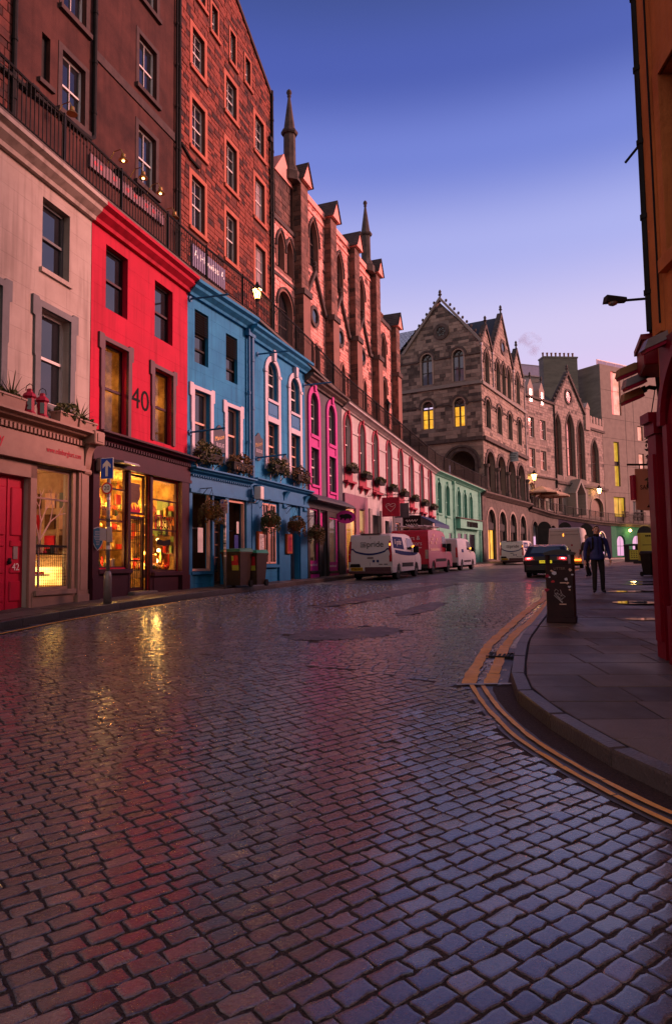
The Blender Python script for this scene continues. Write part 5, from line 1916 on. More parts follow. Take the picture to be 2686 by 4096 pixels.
# ============ long pale pink building with crimson windows
bp = Front('pale_pink_building', 'long pale pink building with a row of crimson arched windows', 'building', PL[6], PL[7], 0.9)
PKU = [.72, 2.82, 4.98, 7.42, 9.8, 12.2, 14.75, 17.1]
def ztop_p(u):
 return 9.35 - (9.35 - 8.3) * u / 18.7
ops = []
for u in PKU:
 za = 8.98 - .045 * u
 ops.append(op(u - .42, u + .42, za - 2.7, za, 'round', rise=.55))
shops_p = [op(.1, 1.5, 1.3, 4.3), op(2.0, 2.8, 1.0, 4.3), op(4.1, 5.6, 1.0, 4.2), op(6.5, 7.3, 1.0, 4.0), op(8.4, 9.4, 1.9, 4.0), op(10.6, 12.2, 2.0, 3.9), op(14.2, 17.6, 1.6, 3.9)]
mb = MB()
edges = [0] + [(PKU[i] + PKU[i + 1]) / 2 for i in range(7)] + [bp.L]
for i in range(8):
 a, c = edges[i], edges[i + 1]
 o = ops[i]
 wall_mb(a, c, o['z0'], ztop_p(c) - .05, [o], .2, mb=mb, thick=4)
zlow = [o['z0'] for o in ops]
for i in range(8):
 a, c = edges[i], edges[i + 1]
 mb.poly([(a, 0, 5.2), (c, 0, 5.2), (c, 0, zlow[i]), (a, 0, zlow[i])])
wall_mb(0, bp.L, .5, 5.2, shops_p, .2, mb=mb, thick=4)
bp.add(mb, 'wall', M_PINKWALL)
def cornice_slope(b, u0, u1, za, zb_, m, out_=.42, h=.3, name='cornice'):
 pr = [(.02, za), (-out_, za), (-out_, za - h * .25), (-out_ * .7, za - h * .4), (-out_ * .3, za - h * .8), (-out_ * .22, za - h), (.02, za - h)]
 mb = MB()
 mb.along(pr, u0, u1)
 k = (zb_ - za) / (u1 - u0)
 return b.add(mb, name, m, fmap=lambda p: (p[0], p[1], p[2] + k * (p[0] - u0)))
cornice_slope(bp, 0, bp.L + .05, 9.4, 8.32, M_PINKWALL, .4, .26)
for i, (u, o) in enumerate(zip(PKU, ops)):
 window(bp, o, .14, M_WHITE, M_PANE, .05, mid=.45, nx=1, nzu=1)
 surround(bp, o, .15, .05, M_CRIMSON)
 c = u
 mb = MB()
 mb.prism([(c - .07, o['z1'] + .02), (c - .11, o['z1'] + .3), (c + .11, o['z1'] + .3), (c + .07, o['z1'] + .02)], -.13, 0)
 bp.add(mb, 'keystone', M_CRIMSON)
 mb = MB()
 mb.box(u - .56, u + .56, -.05, .02, o['z0'] - .75, o['z0'])
 for s_ in (-.42, .42):
  mb.along([(-.04, o['z0'] - 1.0), (-.2, o['z0'] - .72), (-.2, o['z0'] - .66), (-.04, o['z0'] - .66)], u + s_ - .06, u + s_ + .06)
 bp.add(mb, 'window_apron', M_CRIMSON)
 slab_part(bp, 'window_sill', M_CRIMSON, u - .62, u + .62, -.24, .05, o['z0'] - .72, o['z0'] - .62)
 ords = ['first', 'second', 'third', 'fourth', 'fifth', 'sixth', 'seventh', 'eighth'][i]
 planter('window_planter', bp, u - .5, u + .5, -.42, -.1, o['z0'] - .2, o['z0'] + .02, M_BLACK, 'planter on the %s crimson window from the slate grey building' % ords, M_GREEN, bush=(.22, .16), n=150 if i != 2 else 260, droop=.12,
   group='planters on the crimson windows', seed=40 + i, size=.06)
 if i < 7:
  slab_part(bp, 'string_course', M_PINKWALL, u + .6, PKU[i + 1] - .6, -.05, .02, o['z1'] - .85, o['z1'] - .72)
# shops of the pink building
M_MAUVE = mat('mauve_shop_paint', (.24, .10, .15), (.19, .08, .12), 3, .5, .05, 40)
slab_part(bp, 'fascia', M_MAUVE, 0, 3.3, -.1, .02, 4.35, 5.0)
for (a, c, m) in ((0, .12, M_MAUVE), (1.5, 2.0, M_MAUVE), (2.8, 3.3, M_MAUVE)):
 slab_part(bp, 'pilaster', m, a, c, -.1, .02, .9, 4.36)
slab_part(bp, 'stall_riser', M_CRIMSON, .1, 1.5, -.04, .02, .8, 1.3)
w = frame_rect(bp, 'window', M_PEACH, .1, 1.5, 1.3, 4.3, .07, .0, .07)
pane_part(bp, w, M_GLASS, .16, 1.44, 1.36, 4.24, .04)
room(bp, .05, 3.2, .21, 1.8, .9, 4.35, mat('sweet_shop_wall', (.62, .45, .24), (.5, .33, .16), 2, .8, .05))
slab_part(bp, 'display_shelf', M_CRIMSON, .12, 1.48, .4, .44, 1.3, 2.4)
point_light('window_light', bp.world(.8, .9, 4.0), 110, (1, .68, .3), .1)
mb = MB()
mb.box(2.0, 2.8, .14, .19, 1.0, 3.2)
mb.box(2.0, 2.8, .1, .2, 3.2, 3.3)
mb.box(2.1, 2.7, .12, .14, 1.2, 1.9)
mb.box(2.1, 2.7, .12, .14, 2.05, 3.05)
bp.add(mb, 'door', M_PEACH)
mb = MB()
for i in range(26):
 z = 2.6 + i * .062
 mb.box(4.1, 5.6, .1, .14, z, z + .045)
mb.box(4.1, 5.6, .15, .17, 1.0, 4.2)
bp.add(mb, 'roller_shutter', M_DARKGREY)
for (a, c) in ((3.7, 4.1), (5.6, 6.0)):
 slab_part(bp, 'pilaster', M_GALV, a, c, -.08, .02, .9, 4.5)
mb = MB()
mb.box(6.5, 7.3, .12, .17, 1.0, 3.3)
mb.box(6.6, 7.2, .1, .12, 1.3, 2.0)
mb.box(6.6, 7.2, .1, .12, 2.2, 3.1)
bp.add(mb, 'door', M_CRIMSON)
pane_part(bp, bp.root, M_PANE, 6.5, 7.3, 3.3, 4.0, .14)
slab_part(bp, 'shop_front', M_SLATEWALL, 8.0, 12.9, -.06, .02, 1.0, 1.9)
mb = wall_mb(8.0, 12.9, 1.9, 4.7, [op(8.4, 9.4, 1.9, 4.0), op(10.6, 12.2, 2.0, 3.9)], .05, y=-.05)
bp.add(mb, 'shop_front', M_SLATEWALL)
for (a, c, z0, z1) in ((8.4, 9.4, 1.9, 4.0), (10.6, 12.2, 2.0, 3.9)):
 w = frame_rect(bp, 'window', M_PEACH, a, c, z0, z1, .07, .04, .06)
 pane_part(bp, w, M_PANE, a + .05, c - .05, z0 + .05, z1 - .05, .07)
M_NAVY = mat('navy_awning', (.02, .05, .13), (.015, .035, .1), 4, .7, .1)
mb = MB()
mb.along([(-.02, 4.75), (-1.1, 4.2), (-1.12, 3.95), (-1.08, 3.95), (-1.06, 4.16), (-.02, 4.68)], 13.8, 18.0)
bp.add(mb, 'awning', M_NAVY)
w = frame_rect(bp, 'window', M_NAVY, 14.2, 17.6, 1.6, 3.9, .1, .0, .07, vbars=(15.3, 16.5))
pane_part(bp, w, M_PANE, 14.3, 17.5, 1.7, 3.8, .04)
def hanging_sign(b, u, z, w, h, L, m, label, marks=None, ang=-90):
 r = empty('hanging_sign', b.world(u, -.05, z), b.rz() + R(ang), label, 'sign')
 mb = MB()
 mb.box(L - w, L, -.025, .025, -h, 0)
 f = mb.build('board', m, r)
 mb = MB()
 mb.tube([(0, 0, .12), (L + .1, 0, .12)], .018, 5)
 mb.tube([(0, 0, .6), (L * .6, 0, .14)], .012, 5)
 mb.tube([(L - w + .1, 0, .12), (L - w + .1, 0, 0)], .008, 4)
 mb.tube([(L - .1, 0, .12), (L - .1, 0, 0)], .008, 4)
 for k in range(6):
  a = k * L / 6
  mb.tube([(a, 0, .13), (a + L / 12, 0, .26), (a + L / 6, 0, .13)], .007, 4)
 mb.build('bracket', M_BLACK, r)
 if marks:
  mb = MB()
  marks(mb, L - w / 2, -h / 2, min(w, h))
  mb.build('emblem', M_SIGNWHITE if m is not M_SIGNWHITE else M_PRINT, f)
 return r
def heart_marks(mb, x, z, s):
 pts = []
 for i in range(25):
  t = -math.pi + 2 * math.pi * i / 24
  pts.append((x + s * .28 * math.sin(t) ** 3, -.032, z + s * .26 * (13 * math.cos(t) - 5 * math.cos(2 * t) - 2 * math.cos(3 * t)) / 16))
 mb.tube(pts, .012, 4)
 mb.tube([(x - s * .25, -.032, z + .02), (x - .1, -.032, z + .1), (x + .05, -.032, z), (x + s * .28, -.032, z + .1)], .01, 4)
def scribble_marks(mb, x, z, s):
 for k, zz in enumerate((.16, -.12)):
  pts = [(x - s * .4 + i * s * .06, -.032, z + zz * s + s * .09 * math.sin(i * 2.1 + k)) for i in range(14)]
  mb.tube(pts, .022, 4)
hanging_sign(bp, 3.4, 5.0, .95, 1.0, 1.75, M_CRIMSON, 'square crimson hanging sign with a thin heart outline', heart_marks)
hanging_sign(bp, 6.0, 4.9, .8, .8, 1.5, M_SLATEWALL, 'small grey hanging sign beyond the crimson heart sign')
hanging_sign(bp, 8.2, 4.35, 1.1, .9, 1.6, M_PRINT, 'black hanging sign with white flowing script over the red van', scribble_marks)
# ============ mint building
bt = Front('mint_building', 'mint green rendered building with five tall arched windows', 'building', PL[7], PL[8], 1.2)
MU = [(.72, .4), (2.45, .4), (4.99, .4), (6.48, .38), (7.93, .38)]
ops = []
for i, (u, w) in enumerate(MU):
 za = 7.62 - .07 * u
 ops.append(op(u - w, u + w, za - (2.35 if i < 2 else 2.1), za, 'round'))
shop_m = [op(4.5, 5.6, 1.7, 3.95), op(6.0, 6.9, 1.45, 3.95), op(7.3, 8.9, 1.8, 3.95), op(.6, 1.4, 2.6, 3.9), op(2.6, 3.3, 2.6, 3.9)]
mb = MB()
edges = [0, 1.58, 3.7, 5.72, 7.2, bt.L]
for i in range(5):
 a, c = edges[i], edges[i + 1]
 wall_mb(a, c, ops[i]['z0'], 8.25 - .045 * c, [ops[i]], .2, mb=mb, thick=4)
 mb.poly([(a, 0, 4.6), (c, 0, 4.6), (c, 0, ops[i]['z0']), (a, 0, ops[i]['z0'])])
wall_mb(0, bt.L, .8, 4.6, shop_m, .2, mb=mb, thick=4)
bt.add(mb, 'wall', M_MINT)
cornice_slope(bt, 0, bt.L + .1, 8.32, 7.82, M_MINT, .4, .26)
for i, o in enumerate(ops):
 window(bt, o, .14, M_MINT, M_PANE, .06, mid=.45, nx=1)
 surround(bt, o, .13, .05, M_MINT)
 u = MU[i][0]
 slab_part(bt, 'window_sill', M_MINT, o['u0'] - .12, o['u1'] + .12, -.14, .04, o['z0'] - .12, o['z0'])
 slab_part(bt, 'panel', M_MINT, o['u0'], o['u1'], -.04, .02, o['z0'] - .8, o['z0'] - .12)
 mb = MB()
 mb.prism([(u - .06, o['z1']), (u - .1, o['z1'] + .28), (u + .1, o['z1'] + .28), (u + .06, o['z1'])], -.12, 0)
 bt.add(mb, 'keystone', M_MINT)
for u in (3.75, bt.L - .7):
 drainpipe(bt, u, 1.4, 7.7, M_MINT, .06)
fm_ = slab_part(bt, 'fascia', M_MINT, 4.1, 9.6, -.42, .02, 4.25, 5.0)
mb = MB()
mb.along([(.02, 5.16), (-.5, 5.08), (-.5, 5.0), (.02, 5.0)], 4.0, 9.7)
bt.add(mb, 'shop_cornice', M_SOOT)
mb = MB()
u = 5.6
rgm = random.Random(2)
while u < 8.2:
 w = rgm.uniform(.16, .26)
 mb.band([(u + .06, 4.42), (u + .06, 4.78), (u + w - .06, 4.78), (u + w - .06, 4.42)], [(u, 4.4), (u, 4.84), (u + w, 4.84), (u + w, 4.4)], -.45, -.42)
 u += w + .09
bt.add(mb, 'lettering', M_PRINT, fm_)
for o in shop_m:
 w = frame_rect(bt, 'window', M_MINT, o['u0'], o['u1'], o['z0'], o['z1'], .08, .02, .07)
 pane_part(bt, w, M_PANE, o['u0'] + .06, o['u1'] - .06, o['z0'] + .06, o['z1'] - .06, .06)
# ============ terrace walkway on top of the shops, with its railing
TW = []
fronts = [bc, br, bb, b2, bm_, bp, bt]
tp = [(-8.29, 5.85, 10.2), (*PL[1], 10.2), (*PL[2], 10.2), (*PL[3], 10.2), (*PL[4], 10.12), (*PL[5], 9.75), (*PL[6], 9.42), ((PL[6][0] + PL[7][0]) / 2, (PL[6][1] + PL[7][1]) / 2, 8.86), (*PL[7], 8.32), (*PL[8], 7.82), (13.0, 60.3, 7.8)]
TP = np.array(tp)
class TPath:
 def __init__(s, P):
  s.P = P
  d = np.hypot(*np.diff(P[:, :2], axis=0).T)
  s.S = np.concatenate([[0], np.cumsum(d)])
  s.L = s.S[-1]
 def at(s, u, t=0.0):
  x, y, z = (float(np.interp(u, s.S, s.P[:, k])) for k in range(3))
  h = .8
  dx = float(np.interp(u + h, s.S, s.P[:, 0]) - np.interp(u - h, s.S, s.P[:, 0]))
  dy = float(np.interp(u + h, s.S, s.P[:, 1]) - np.interp(u - h, s.S, s.P[:, 1]))
  l = math.hypot(dx, dy)
  return x - dy / l * t, y + dx / l * t, z
TPH = TPath(TP)
wk = MB()
n = 60
for i in range(n):
 a, c = TPH.L * i / n, TPH.L * (i + 1) / n
 q = [TPH.at(a, -.36), TPH.at(c, -.36), TPH.at(c, 5.2), TPH.at(a, 5.2)]
 top = [(p[0], p[1], p[2] + .1) for p in q]
 bot = [(p[0], p[1], p[2] + .004) for p in q]
 wk.poly(top)
 wk.poly([bot[0], bot[1], top[1], top[0]])
 wk.poly(bot[::-1])
tag(wk.build('terrace_walkway', M_TERRSTONE), 'stone terrace walkway over the shops', kind='structure')
def make_railing(path, t, label, h=1.1, step=.125, s0=0.0, s1=None, dz=.1, nmax=300, post=2.2):
 s1 = s1 or path.L
 p0 = path.at(s0, t)
 r = empty('railing', (p0[0], p0[1], p0[2] + dz), 0, label, 'railing')
 rail = MB()
 n = max(2, int((s1 - s0) / .8))
 for dzr, rr in ((h, .032), (.12, .02)):
  rail.tube([tuple(Vector(path.at(s0 + (s1 - s0) * i / n, t)) + Vector((0, 0, dz + dzr))) for i in range(n + 1)], rr, 6)
 rail.build('handrail', M_BLACK, r, off=(p0[0], p0[1], p0[2] + dz))
 b0 = MB()
 b0.tube([(0, 0, 0), (0, 0, h)], .0125, 5)
 b0.lathe([(.022, -.02), (.022, .02)], (0, 0, h * .82), 5)
 first = None
 rest = MB()
 k = 0
 u = s0
 while u < s1:
  q = path.at(u, t)
  z = q[2] + dz
  if in_view(q[0], q[1], z + h, .03, .03) and k < nmax:
   if first is None:
    first = b0.build('baluster', M_BLACK, r)
    o = first
   else:
    o = first.copy()
    COL.objects.link(o)
   o.location = (q[0] - p0[0], q[1] - p0[1], z - p0[2] - dz)
   k += 1
  else:
   rest.tube([(q[0] - p0[0], q[1] - p0[1], z - p0[2] - dz), (q[0] - p0[0], q[1] - p0[1], z - p0[2] - dz + h)], .0125, 4, caps=False)
  u += step
 if rest.v:
  rest.build('baluster_run', M_BLACK, r, kind='stuff')
 pm = MB()
 u = s0
 while u < s1:
  q = path.at(u, t)
  x, y, z = q[0] - p0[0], q[1] - p0[1], q[2] - p0[2]
  pm.box(x - .03, x + .03, y - .03, y + .03, z, z + h + .06)
  u += post
 pm.build('railing_posts', M_BLACK, r, kind='stuff')
 return r
make_railing(TPH, -.26, 'long black iron railing along the edge of the terrace above the painted shops')
# ============ tall tenements behind the terrace
TE = Vector((math.cos(R(71)), math.sin(R(71))))
CORNER = Vector((-3.09, 34.2))
T0 = CORNER - TE * 24
tb = Front('brown_tenement', 'tall brown harled tenement with white sash windows and black drainpipes', 'building', T0, T0 + TE, 9.9)
tw = [op(8.69, 9.72, 15.33, 17.25), op(8.7, 9.72, 18.6, 20.75), op(12.54, 13.63, 18.74, 20.72), op(12.54, 13.62, 15.17, 17.3), op(12.55, 13.63, 22.15, 24.2), op(8.7, 9.7, 22.0, 24.1)]
slit = op(7.85, 8.19, 15.7, 17.18)
pub = [op(8.2, 9.5, 10.4, 13.2), op(10.2, 11.4, 10.4, 13.6), op(11.8, 12.7, 10.1, 13.4), op(13.0, 14.0, 10.6, 13.6)]
tb.add(wall_mb(-6, 15.12, 8.0, 31, tw + [slit] + pub, .2, thick=6), 'wall', M_BROWNHARL)
M_TENTRIM = mat('tenement_dark_margin', (.085, .055, .052), (.05, .034, .034), 3, .85, .3, 30)
for i, o in enumerate(tw):
 window(tb, o, .16, M_WHITE, M_PANE, .07, nx=1)
 surround(tb, o, .17, .02, M_TENTRIM)
 slab_part(tb, 'window_sill', M_TENTRIM, o['u0'] - .2, o['u1'] + .2, -.12, .05, o['z0'] - .16, o['z0'])
mb = MB()
mb.box(slit['u0'], slit['u1'], .15, .18, slit['z0'], slit['z1'])
tb.add(mb, 'blocked_opening', M_BLACK)
slab_part(tb, 'window_sill', M_TENTRIM, slit['u0'] - .14, slit['u1'] + .14, -.1, .05, slit['z0'] - .14, slit['z0'])
slab_part(tb, 'string_course', M_TENTRIM, 10.1, 15.05, -.05, .02, 18.02, 18.34)
masonry(tb, 3.0, 6.9, 11.4, 24, [], M_STONE_T, seed=12, limit=60, tones=(.55, 1.0))
drainpipe(tb, 6.75, 10.2, 24, M_BLACK, .07)
drainpipe(tb, 10.07, 15.3, 30, M_BLACK, .07, head=False)
mb = MB()
mb.tube([(10.07, -.09, 15.3), (9.9, -.1, 15.12), (6.9, -.12, 14.95), (2, -.12, 14.9)], .07, 8)
tb.add(mb, 'drainpipe', M_BLACK)
drainpipe(tb, 15.08, 10.2, 31, M_BLACK, .08, head=False)
drainpipe(tb, 14.9, 10.2, 31, M_BLACK, .04, head=False)
for o in pub:
 w = frame_rect(tb, 'window', M_BLACK, o['u0'], o['u1'], o['z0'], o['z1'], .07, .1, .08)
 pane_part(tb, w, M_GLASS, o['u0'] + .05, o['u1'] - .05, o['z0'] + .05, o['z1'] - .05, .14)
 room(tb, o['u0'], o['u1'], .21, 1.2, o['z0'], o['z1'], mat('pub_wall', (.3, .13, .06), (.12, .05, .03), 3, .8, 0))
mb = MB()
for (u, z) in ((8.5, 12.4), (8.75, 12.3), (9.05, 12.35), (9.3, 12.5), (11.0, 12.6), (13.4, 12.7)):
 mb.sphere((u, .5, z), .06, 8)
tb.add(mb, 'bulb', mat('orange_bulb', (1, .5, .2), None, 2, .5, 0, emit=(1, .33, .12), es=6))
sg = empty('pub_sign', tb.world(12, -.03, 14.27), tb.rz(), 'long lilac pub fascia board with crimson spots under three brass lamps', 'sign')
mb = MB()
mb.box(-2.1, 2.05, -.08, 0, -.05, .38)
bd = mb.build('board', mat('lilac_board', (.20, .11, .135), (.16, .085, .105), 3, .6, .05), sg)
mb = MB()
for i, u in enumerate((-1.85, -1.6, -.9, -.2, .25, .9, 1.35)):
 pl = [(u + .09 * math.cos(t * .7), .17 + .09 * math.sin(t * .7)) for t in range(9)]
 mb.prism(pl, -.086, -.079)
mb.build('spots', M_REDPRINT, bd)
def swan_lamp(b, u, z, label, lit=True):
 r = empty('swan_neck_lamp', b.world(u, 0, z), b.rz(), label, 'lamp', 'brass swan neck lamps over the pub sign')
 mb = MB()
 mb.tube([(0, 0, -.05), (0, -.25, .3), (0, -.5, .32), (0, -.6, .12)], .016, 6)
 mb.build('arm', M_BRASS, r)
 mb = MB()
 mb.lathe([(.02, .16), (.07, .12), (.08, .02), (.15, -.06), (.16, -.09)], (0, -.6, 0), 12)
 mb.build('shade', M_BRASS, r)
 if lit:
  mb = MB()
  mb.sphere((0, -.6, -.08), .05, 8)
  mb.build('bulb', M_BULB, r)
for i, (u, l) in enumerate(((10.89, 'brass swan neck lamp over the left end of the lilac pub board'), (11.99, 'brass swan neck lamp over the middle of the lilac pub board'), (13.03, 'brass swan neck lamp over the right half of the lilac pub board'))):
 swan_lamp(tb, u, 14.95, l)
for (u, z, l) in ((8.45, 14.98, 'pale swan neck lamp under the lowest sash window at far left'), (13.95, 14.5, 'swan neck lamp at the right end of the lilac pub board')):
 swan_lamp(tb, u, z, l, False)
for u, z, l in ((7.3, 15.0, 'black triangular floodlight on the brown tenement above the railing'), (11.25, 14.72, 'black floodlight between the two left brass lamps'), (12.35, 14.66, 'black floodlight between the two right brass lamps')):
 r = empty('floodlight', tb.world(u, -.05, z), tb.rz(), l, 'floodlight')
 mb = MB()
 mb.hexa([(-.12, -.3, 0), (.12, -.3, 0), (.12, 0, -.14), (-.12, 0, -.14), (-.12, -.3, .05), (.12, -.3, .05), (.12, 0, .12), (-.12, 0, .12)])
 mb.build('housing', M_BLACK, r)
ts = Front('stone_tenement', 'tall red lit rubble stone tenement with rows of sash windows and a sloping gable', 'building', T0, T0 + TE, 9.9)
GS = [op(16.16, 17.14, 22.05, 23.8), op(19.05, 20.07, 22.0, 23.72), op(22.04, 23.06, 21.9, 23.8), op(16.13, 17.18, 18.62, 20.7), op(19.05, 20.08, 18.54, 20.66), op(22.0, 23.1, 18.5, 20.6),
  op(16.12, 17.16, 15.22, 17.42), op(19.03, 20.06, 15.14, 17.35), op(22.0, 23.15, 15.0, 17.2), op(17.76, 18.3, 24.8, 26.1), op(19.47, 20.0, 24.65, 26.2), op(21.0, 21.56, 24.7, 26.05),
  op(16.1, 17.2, 25.3, 27.3)]
GRD = [op(16.2, 18.4, 10.2, 13.2), op(19.2, 20.4, 10.1, 12.9), op(21.4, 22.8, 10.6, 13.0)]
mb = wall_mb(15.14, 24, 8, 24.3, [o for o in GS if o['z1'] < 24.3] + GRD, .2)
att = [o for o in GS if o['z1'] >= 24.3]
SL = .55
def zt_t(u):
 return 25.9 + (24 - u) * SL
us = sorted({15.14, 24.0, *[o['u0'] for o in att], *[o['u1'] for o in att]})
for a, c in zip(us[:-1], us[1:]):
 o = next((o for o in att if o['u0'] <= a < o['u1']), None)
 if o:
  mb.poly([(a, 0, 24.3), (c, 0, 24.3), (c, 0, o['z0']), (a, 0, o['z0'])])
  mb.poly([(a, 0, o['z1']), (c, 0, o['z1']), (c, 0, zt_t(c)), (a, 0, zt_t(a))])
  p = outline(o)
  for i in range(4):
   q0, q1 = p[i], p[(i + 1) % 4]
   mb.poly([(q0[0], 0, q0[1]), (q0[0], .2, q0[1]), (q1[0], .2, q1[1]), (q1[0], 0, q1[1])])
 else:
  mb.poly([(a, 0, 24.3), (c, 0, 24.3), (c, 0, zt_t(c)), (a, 0, zt_t(a))])
mb.poly([(24, 0, 8), (24, 7, 8), (24, 7, 25.9), (24, 0, 25.9)])
mb.poly([(15.14, 0, zt_t(15.14)), (24, 0, 25.9), (24, 7, 25.9), (15.14, 7, zt_t(15.14))])
ts.add(mb, 'wall', M_MORTAR_T)
mb = MB()
mb.along([(-.1, 0), (-.1, .2), (7, .2), (7, 0)], 15.1, 24.15)
ts.add(mb, 'skew_coping', M_TENTRIM, fmap=lambda p: (p[0], p[1], p[2] + zt_t(p[0])))
M_DRESS = mat('dressed_red_margin', (.48, .14, .09), (.34, .095, .06), 2, .8, .25, 25)
for i, o in enumerate(GS):
 big = i < 9
 window(ts, o, .15, M_WHITE, M_PANE_ROSE if i in (5, 8) else M_PANE, .07, nx=1 if big else 0, nzu=1 if big else 0, nzl=1 if i in (0, 1, 2, 3) else 0)
 surround(ts, o, .2 if big else .12, .035, M_DRESS)
 slab_part(ts, 'window_sill', M_DRESS, o['u0'] - .2, o['u1'] + .2, -.1, .05, o['z0'] - .16, o['z0'])
for o in GRD:
 w = frame_rect(ts, 'window', M_BLACK, o['u0'], o['u1'], o['z0'], o['z1'], .08, .1, .08)
 pane_part(ts, w, M_PANE, o['u0'] + .05, o['u1'] - .05, o['z0'] + .05, o['z1'] - .05, .14)
 surround(ts, o, .2, .035, M_DRESS)
mb = MB()
for k in range(4):
 mb.sphere((16.5 + k * .28, -.1, 11.9 - .1 * (k % 2)), .06, 8)
ts.add(mb, 'bulb', MATS['orange_bulb'])
def tone_ten(x, z, rg):
 t = rg.random()
 return rg.uniform(.0, .3) if t < .5 else rg.uniform(.3, .6) if t < .78 else rg.uniform(.7, 1.0)
masonry(ts, 15.2, 23.95, 10.2, 30.6, GS + GRD, M_STONE_T, (.15, .25), (.22, .55), margin=.2, planes=[(SL, 1, 25.9 + 24 * SL - .02)], tone_fn=tone_ten, seed=3, limit=300)
drainpipe(ts, 23.93, 10.2, 26.2, M_BLACK, .085, head=False)
drainpipe(ts, 23.7, 10.2, 23.3, M_BLACK, .05)
mb = MB()
mb.tube([(15.25, -.08, 18.2), (15.9, -.08, 17.95), (16.6, -.08, 17.9)], .06, 6)
ts.add(mb, 'drainpipe', M_BLACK)
sg = empty('restaurant_sign', ts.world(17.4, -.06, 14.1), ts.rz(), 'lavender restaurant sign board with white lettering between two triangle letters', 'sign')
mb = MB()
mb.box(-1.35, 1.35, -.06, .0, -.55, .36)
bd = mb.build('board', mat('lavender_board', (.19, .18, .29), (.15, .14, .23), 3, .6, .05), sg)
mb = MB()
for u in (-1.1, 1.1):
 text_mb(mb, 'A', .42, (u, -.062, .02), (1, 0, 0), (0, 0, 1))
text_mb(mb, 'Howies', .42, (0, -.062, .0), (1, 0, 0), (0, 0, 1), wid=1.5)
mb.build('lettering', mat('lit_letters', (.8, .7, .7), None, 2, .5, 0, emit=(1, .72, .68), es=.9), bd)
# ============ red lit church hall with buttresses and two pinnacles
CE = Vector((math.cos(R(68.5)), math.sin(R(68.5))))
ch = Front('church_hall', 'gothic stone church with dark buttresses glowing red along the terrace', 'building', CORNER, CORNER + CE, 9.0)
BU = [2.68, 7.07, 11.34, 15.91, 20.8]
PAR = 22.9
cw = [op(4.72, 5.98, 18.9, 21.8, 'pointed', rise=1.3), op(8.85, 10.1, 18.9, 21.55, 'pointed', rise=1.3), op(13.1, 14.35, 18.8, 21.5, 'pointed', rise=1.3)]
circ = [op(c - .42, c + .42, 15.6, 16.44, 'round', rise=.42) for c in (5.36, 9.5, 13.75)]
lowp = []
for c in (5.3, 9.5, 13.75):
 lowp += [op(c - .75, c - .12, 12.0, 14.4, 'pointed', rise=.6), op(c + .12, c + .75, 12.0, 14.4, 'pointed', rise=.6)]
last = [op(18.1, 19.3, 16.6, 19.0, 'pointed', rise=1.2), op(18.2, 19.3, 12.0, 15.6, 'pointed', rise=1.0)]
leftb = [op(.55, 1.35, 17.1, 19.05, 'pointed', rise=.8), op(1.65, 2.45, 17.1, 19.05, 'pointed', rise=.8), op(.6, 2.3, 12.0, 16.0, 'round')]
mb = MB()
wall_mb(0.02, 2.9, 8.5, 19.7, leftb, .3, mb=mb)
wall_mb(2.9, 16.4, 8.5, PAR, cw + lowp, .3, mb=mb)
wall_mb(16.4, 22.2, 8.5, 20.2, last, .3, mb=mb)
mb.poly([(22.2, 0, 8.5), (22.2, 9, 8.5), (22.2, 9, 20.2), (22.2, 0, 20.2)])
mb.poly([(16.4, 0, 20), (16.4, 9, 20), (16.4, 9, PAR), (16.4, 0, PAR)])
mb.poly([(2.9, 0, 19.5), (2.9, 9, 19.5), (2.9, 9, PAR), (2.9, 0, PAR)])
ch.add(mb, 'wall', M_MORTAR_C)
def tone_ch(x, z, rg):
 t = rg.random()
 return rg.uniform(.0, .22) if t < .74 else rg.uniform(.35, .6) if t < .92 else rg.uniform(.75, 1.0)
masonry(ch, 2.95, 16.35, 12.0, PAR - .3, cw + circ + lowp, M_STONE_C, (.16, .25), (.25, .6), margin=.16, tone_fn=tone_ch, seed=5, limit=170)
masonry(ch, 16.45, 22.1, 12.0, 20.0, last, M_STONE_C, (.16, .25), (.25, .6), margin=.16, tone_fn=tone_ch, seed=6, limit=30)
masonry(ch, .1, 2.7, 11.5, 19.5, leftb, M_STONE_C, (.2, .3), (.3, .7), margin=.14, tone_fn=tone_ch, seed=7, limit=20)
M_COPING = mat('dark_coping', (.10, .075, .07), (.06, .045, .045), 2.5, .85, .3, 20)
slab_part(ch, 'parapet', M_STONE_C, 2.9, 16.4, -.12, .3, PAR - .3, PAR + .05)
slab_part(ch, 'parapet', M_COPING, 16.4, 22.2, -.12, .3, 19.95, 20.25)
slab_part(ch, 'string_course', M_COPING, .02, 2.7, -.1, .02, 19.5, 19.72)
slab_part(ch, 'string_course', M_COPING, .02, 2.7, -.08, .02, 16.55, 16.72)
slab_part(ch, 'string_course', M_STONE_C, 2.9, 16.4, -.08, .02, 22.1, 22.24)
for o in cw + last + lowp + leftb:
 small = o in lowp
 window(ch, o, .24, M_COPING, M_PANE, .08 if not small else .06, mid=.55 if not small else 0, nx=1 if not small else 0, nzu=1, nzl=1)
 surround(ch, o, .13, .06, M_STONE_B)
 if not small:
  q = op(o['u0'] - .13, o['u1'] + .13, arch(o)[0][1] - .1, o['z1'] + .13, o['k'], **({'rise': o['rise'] + .13} if 'rise' in o else {}))
  surround(ch, q, .09, .13, M_COPING, 'hood_mould')
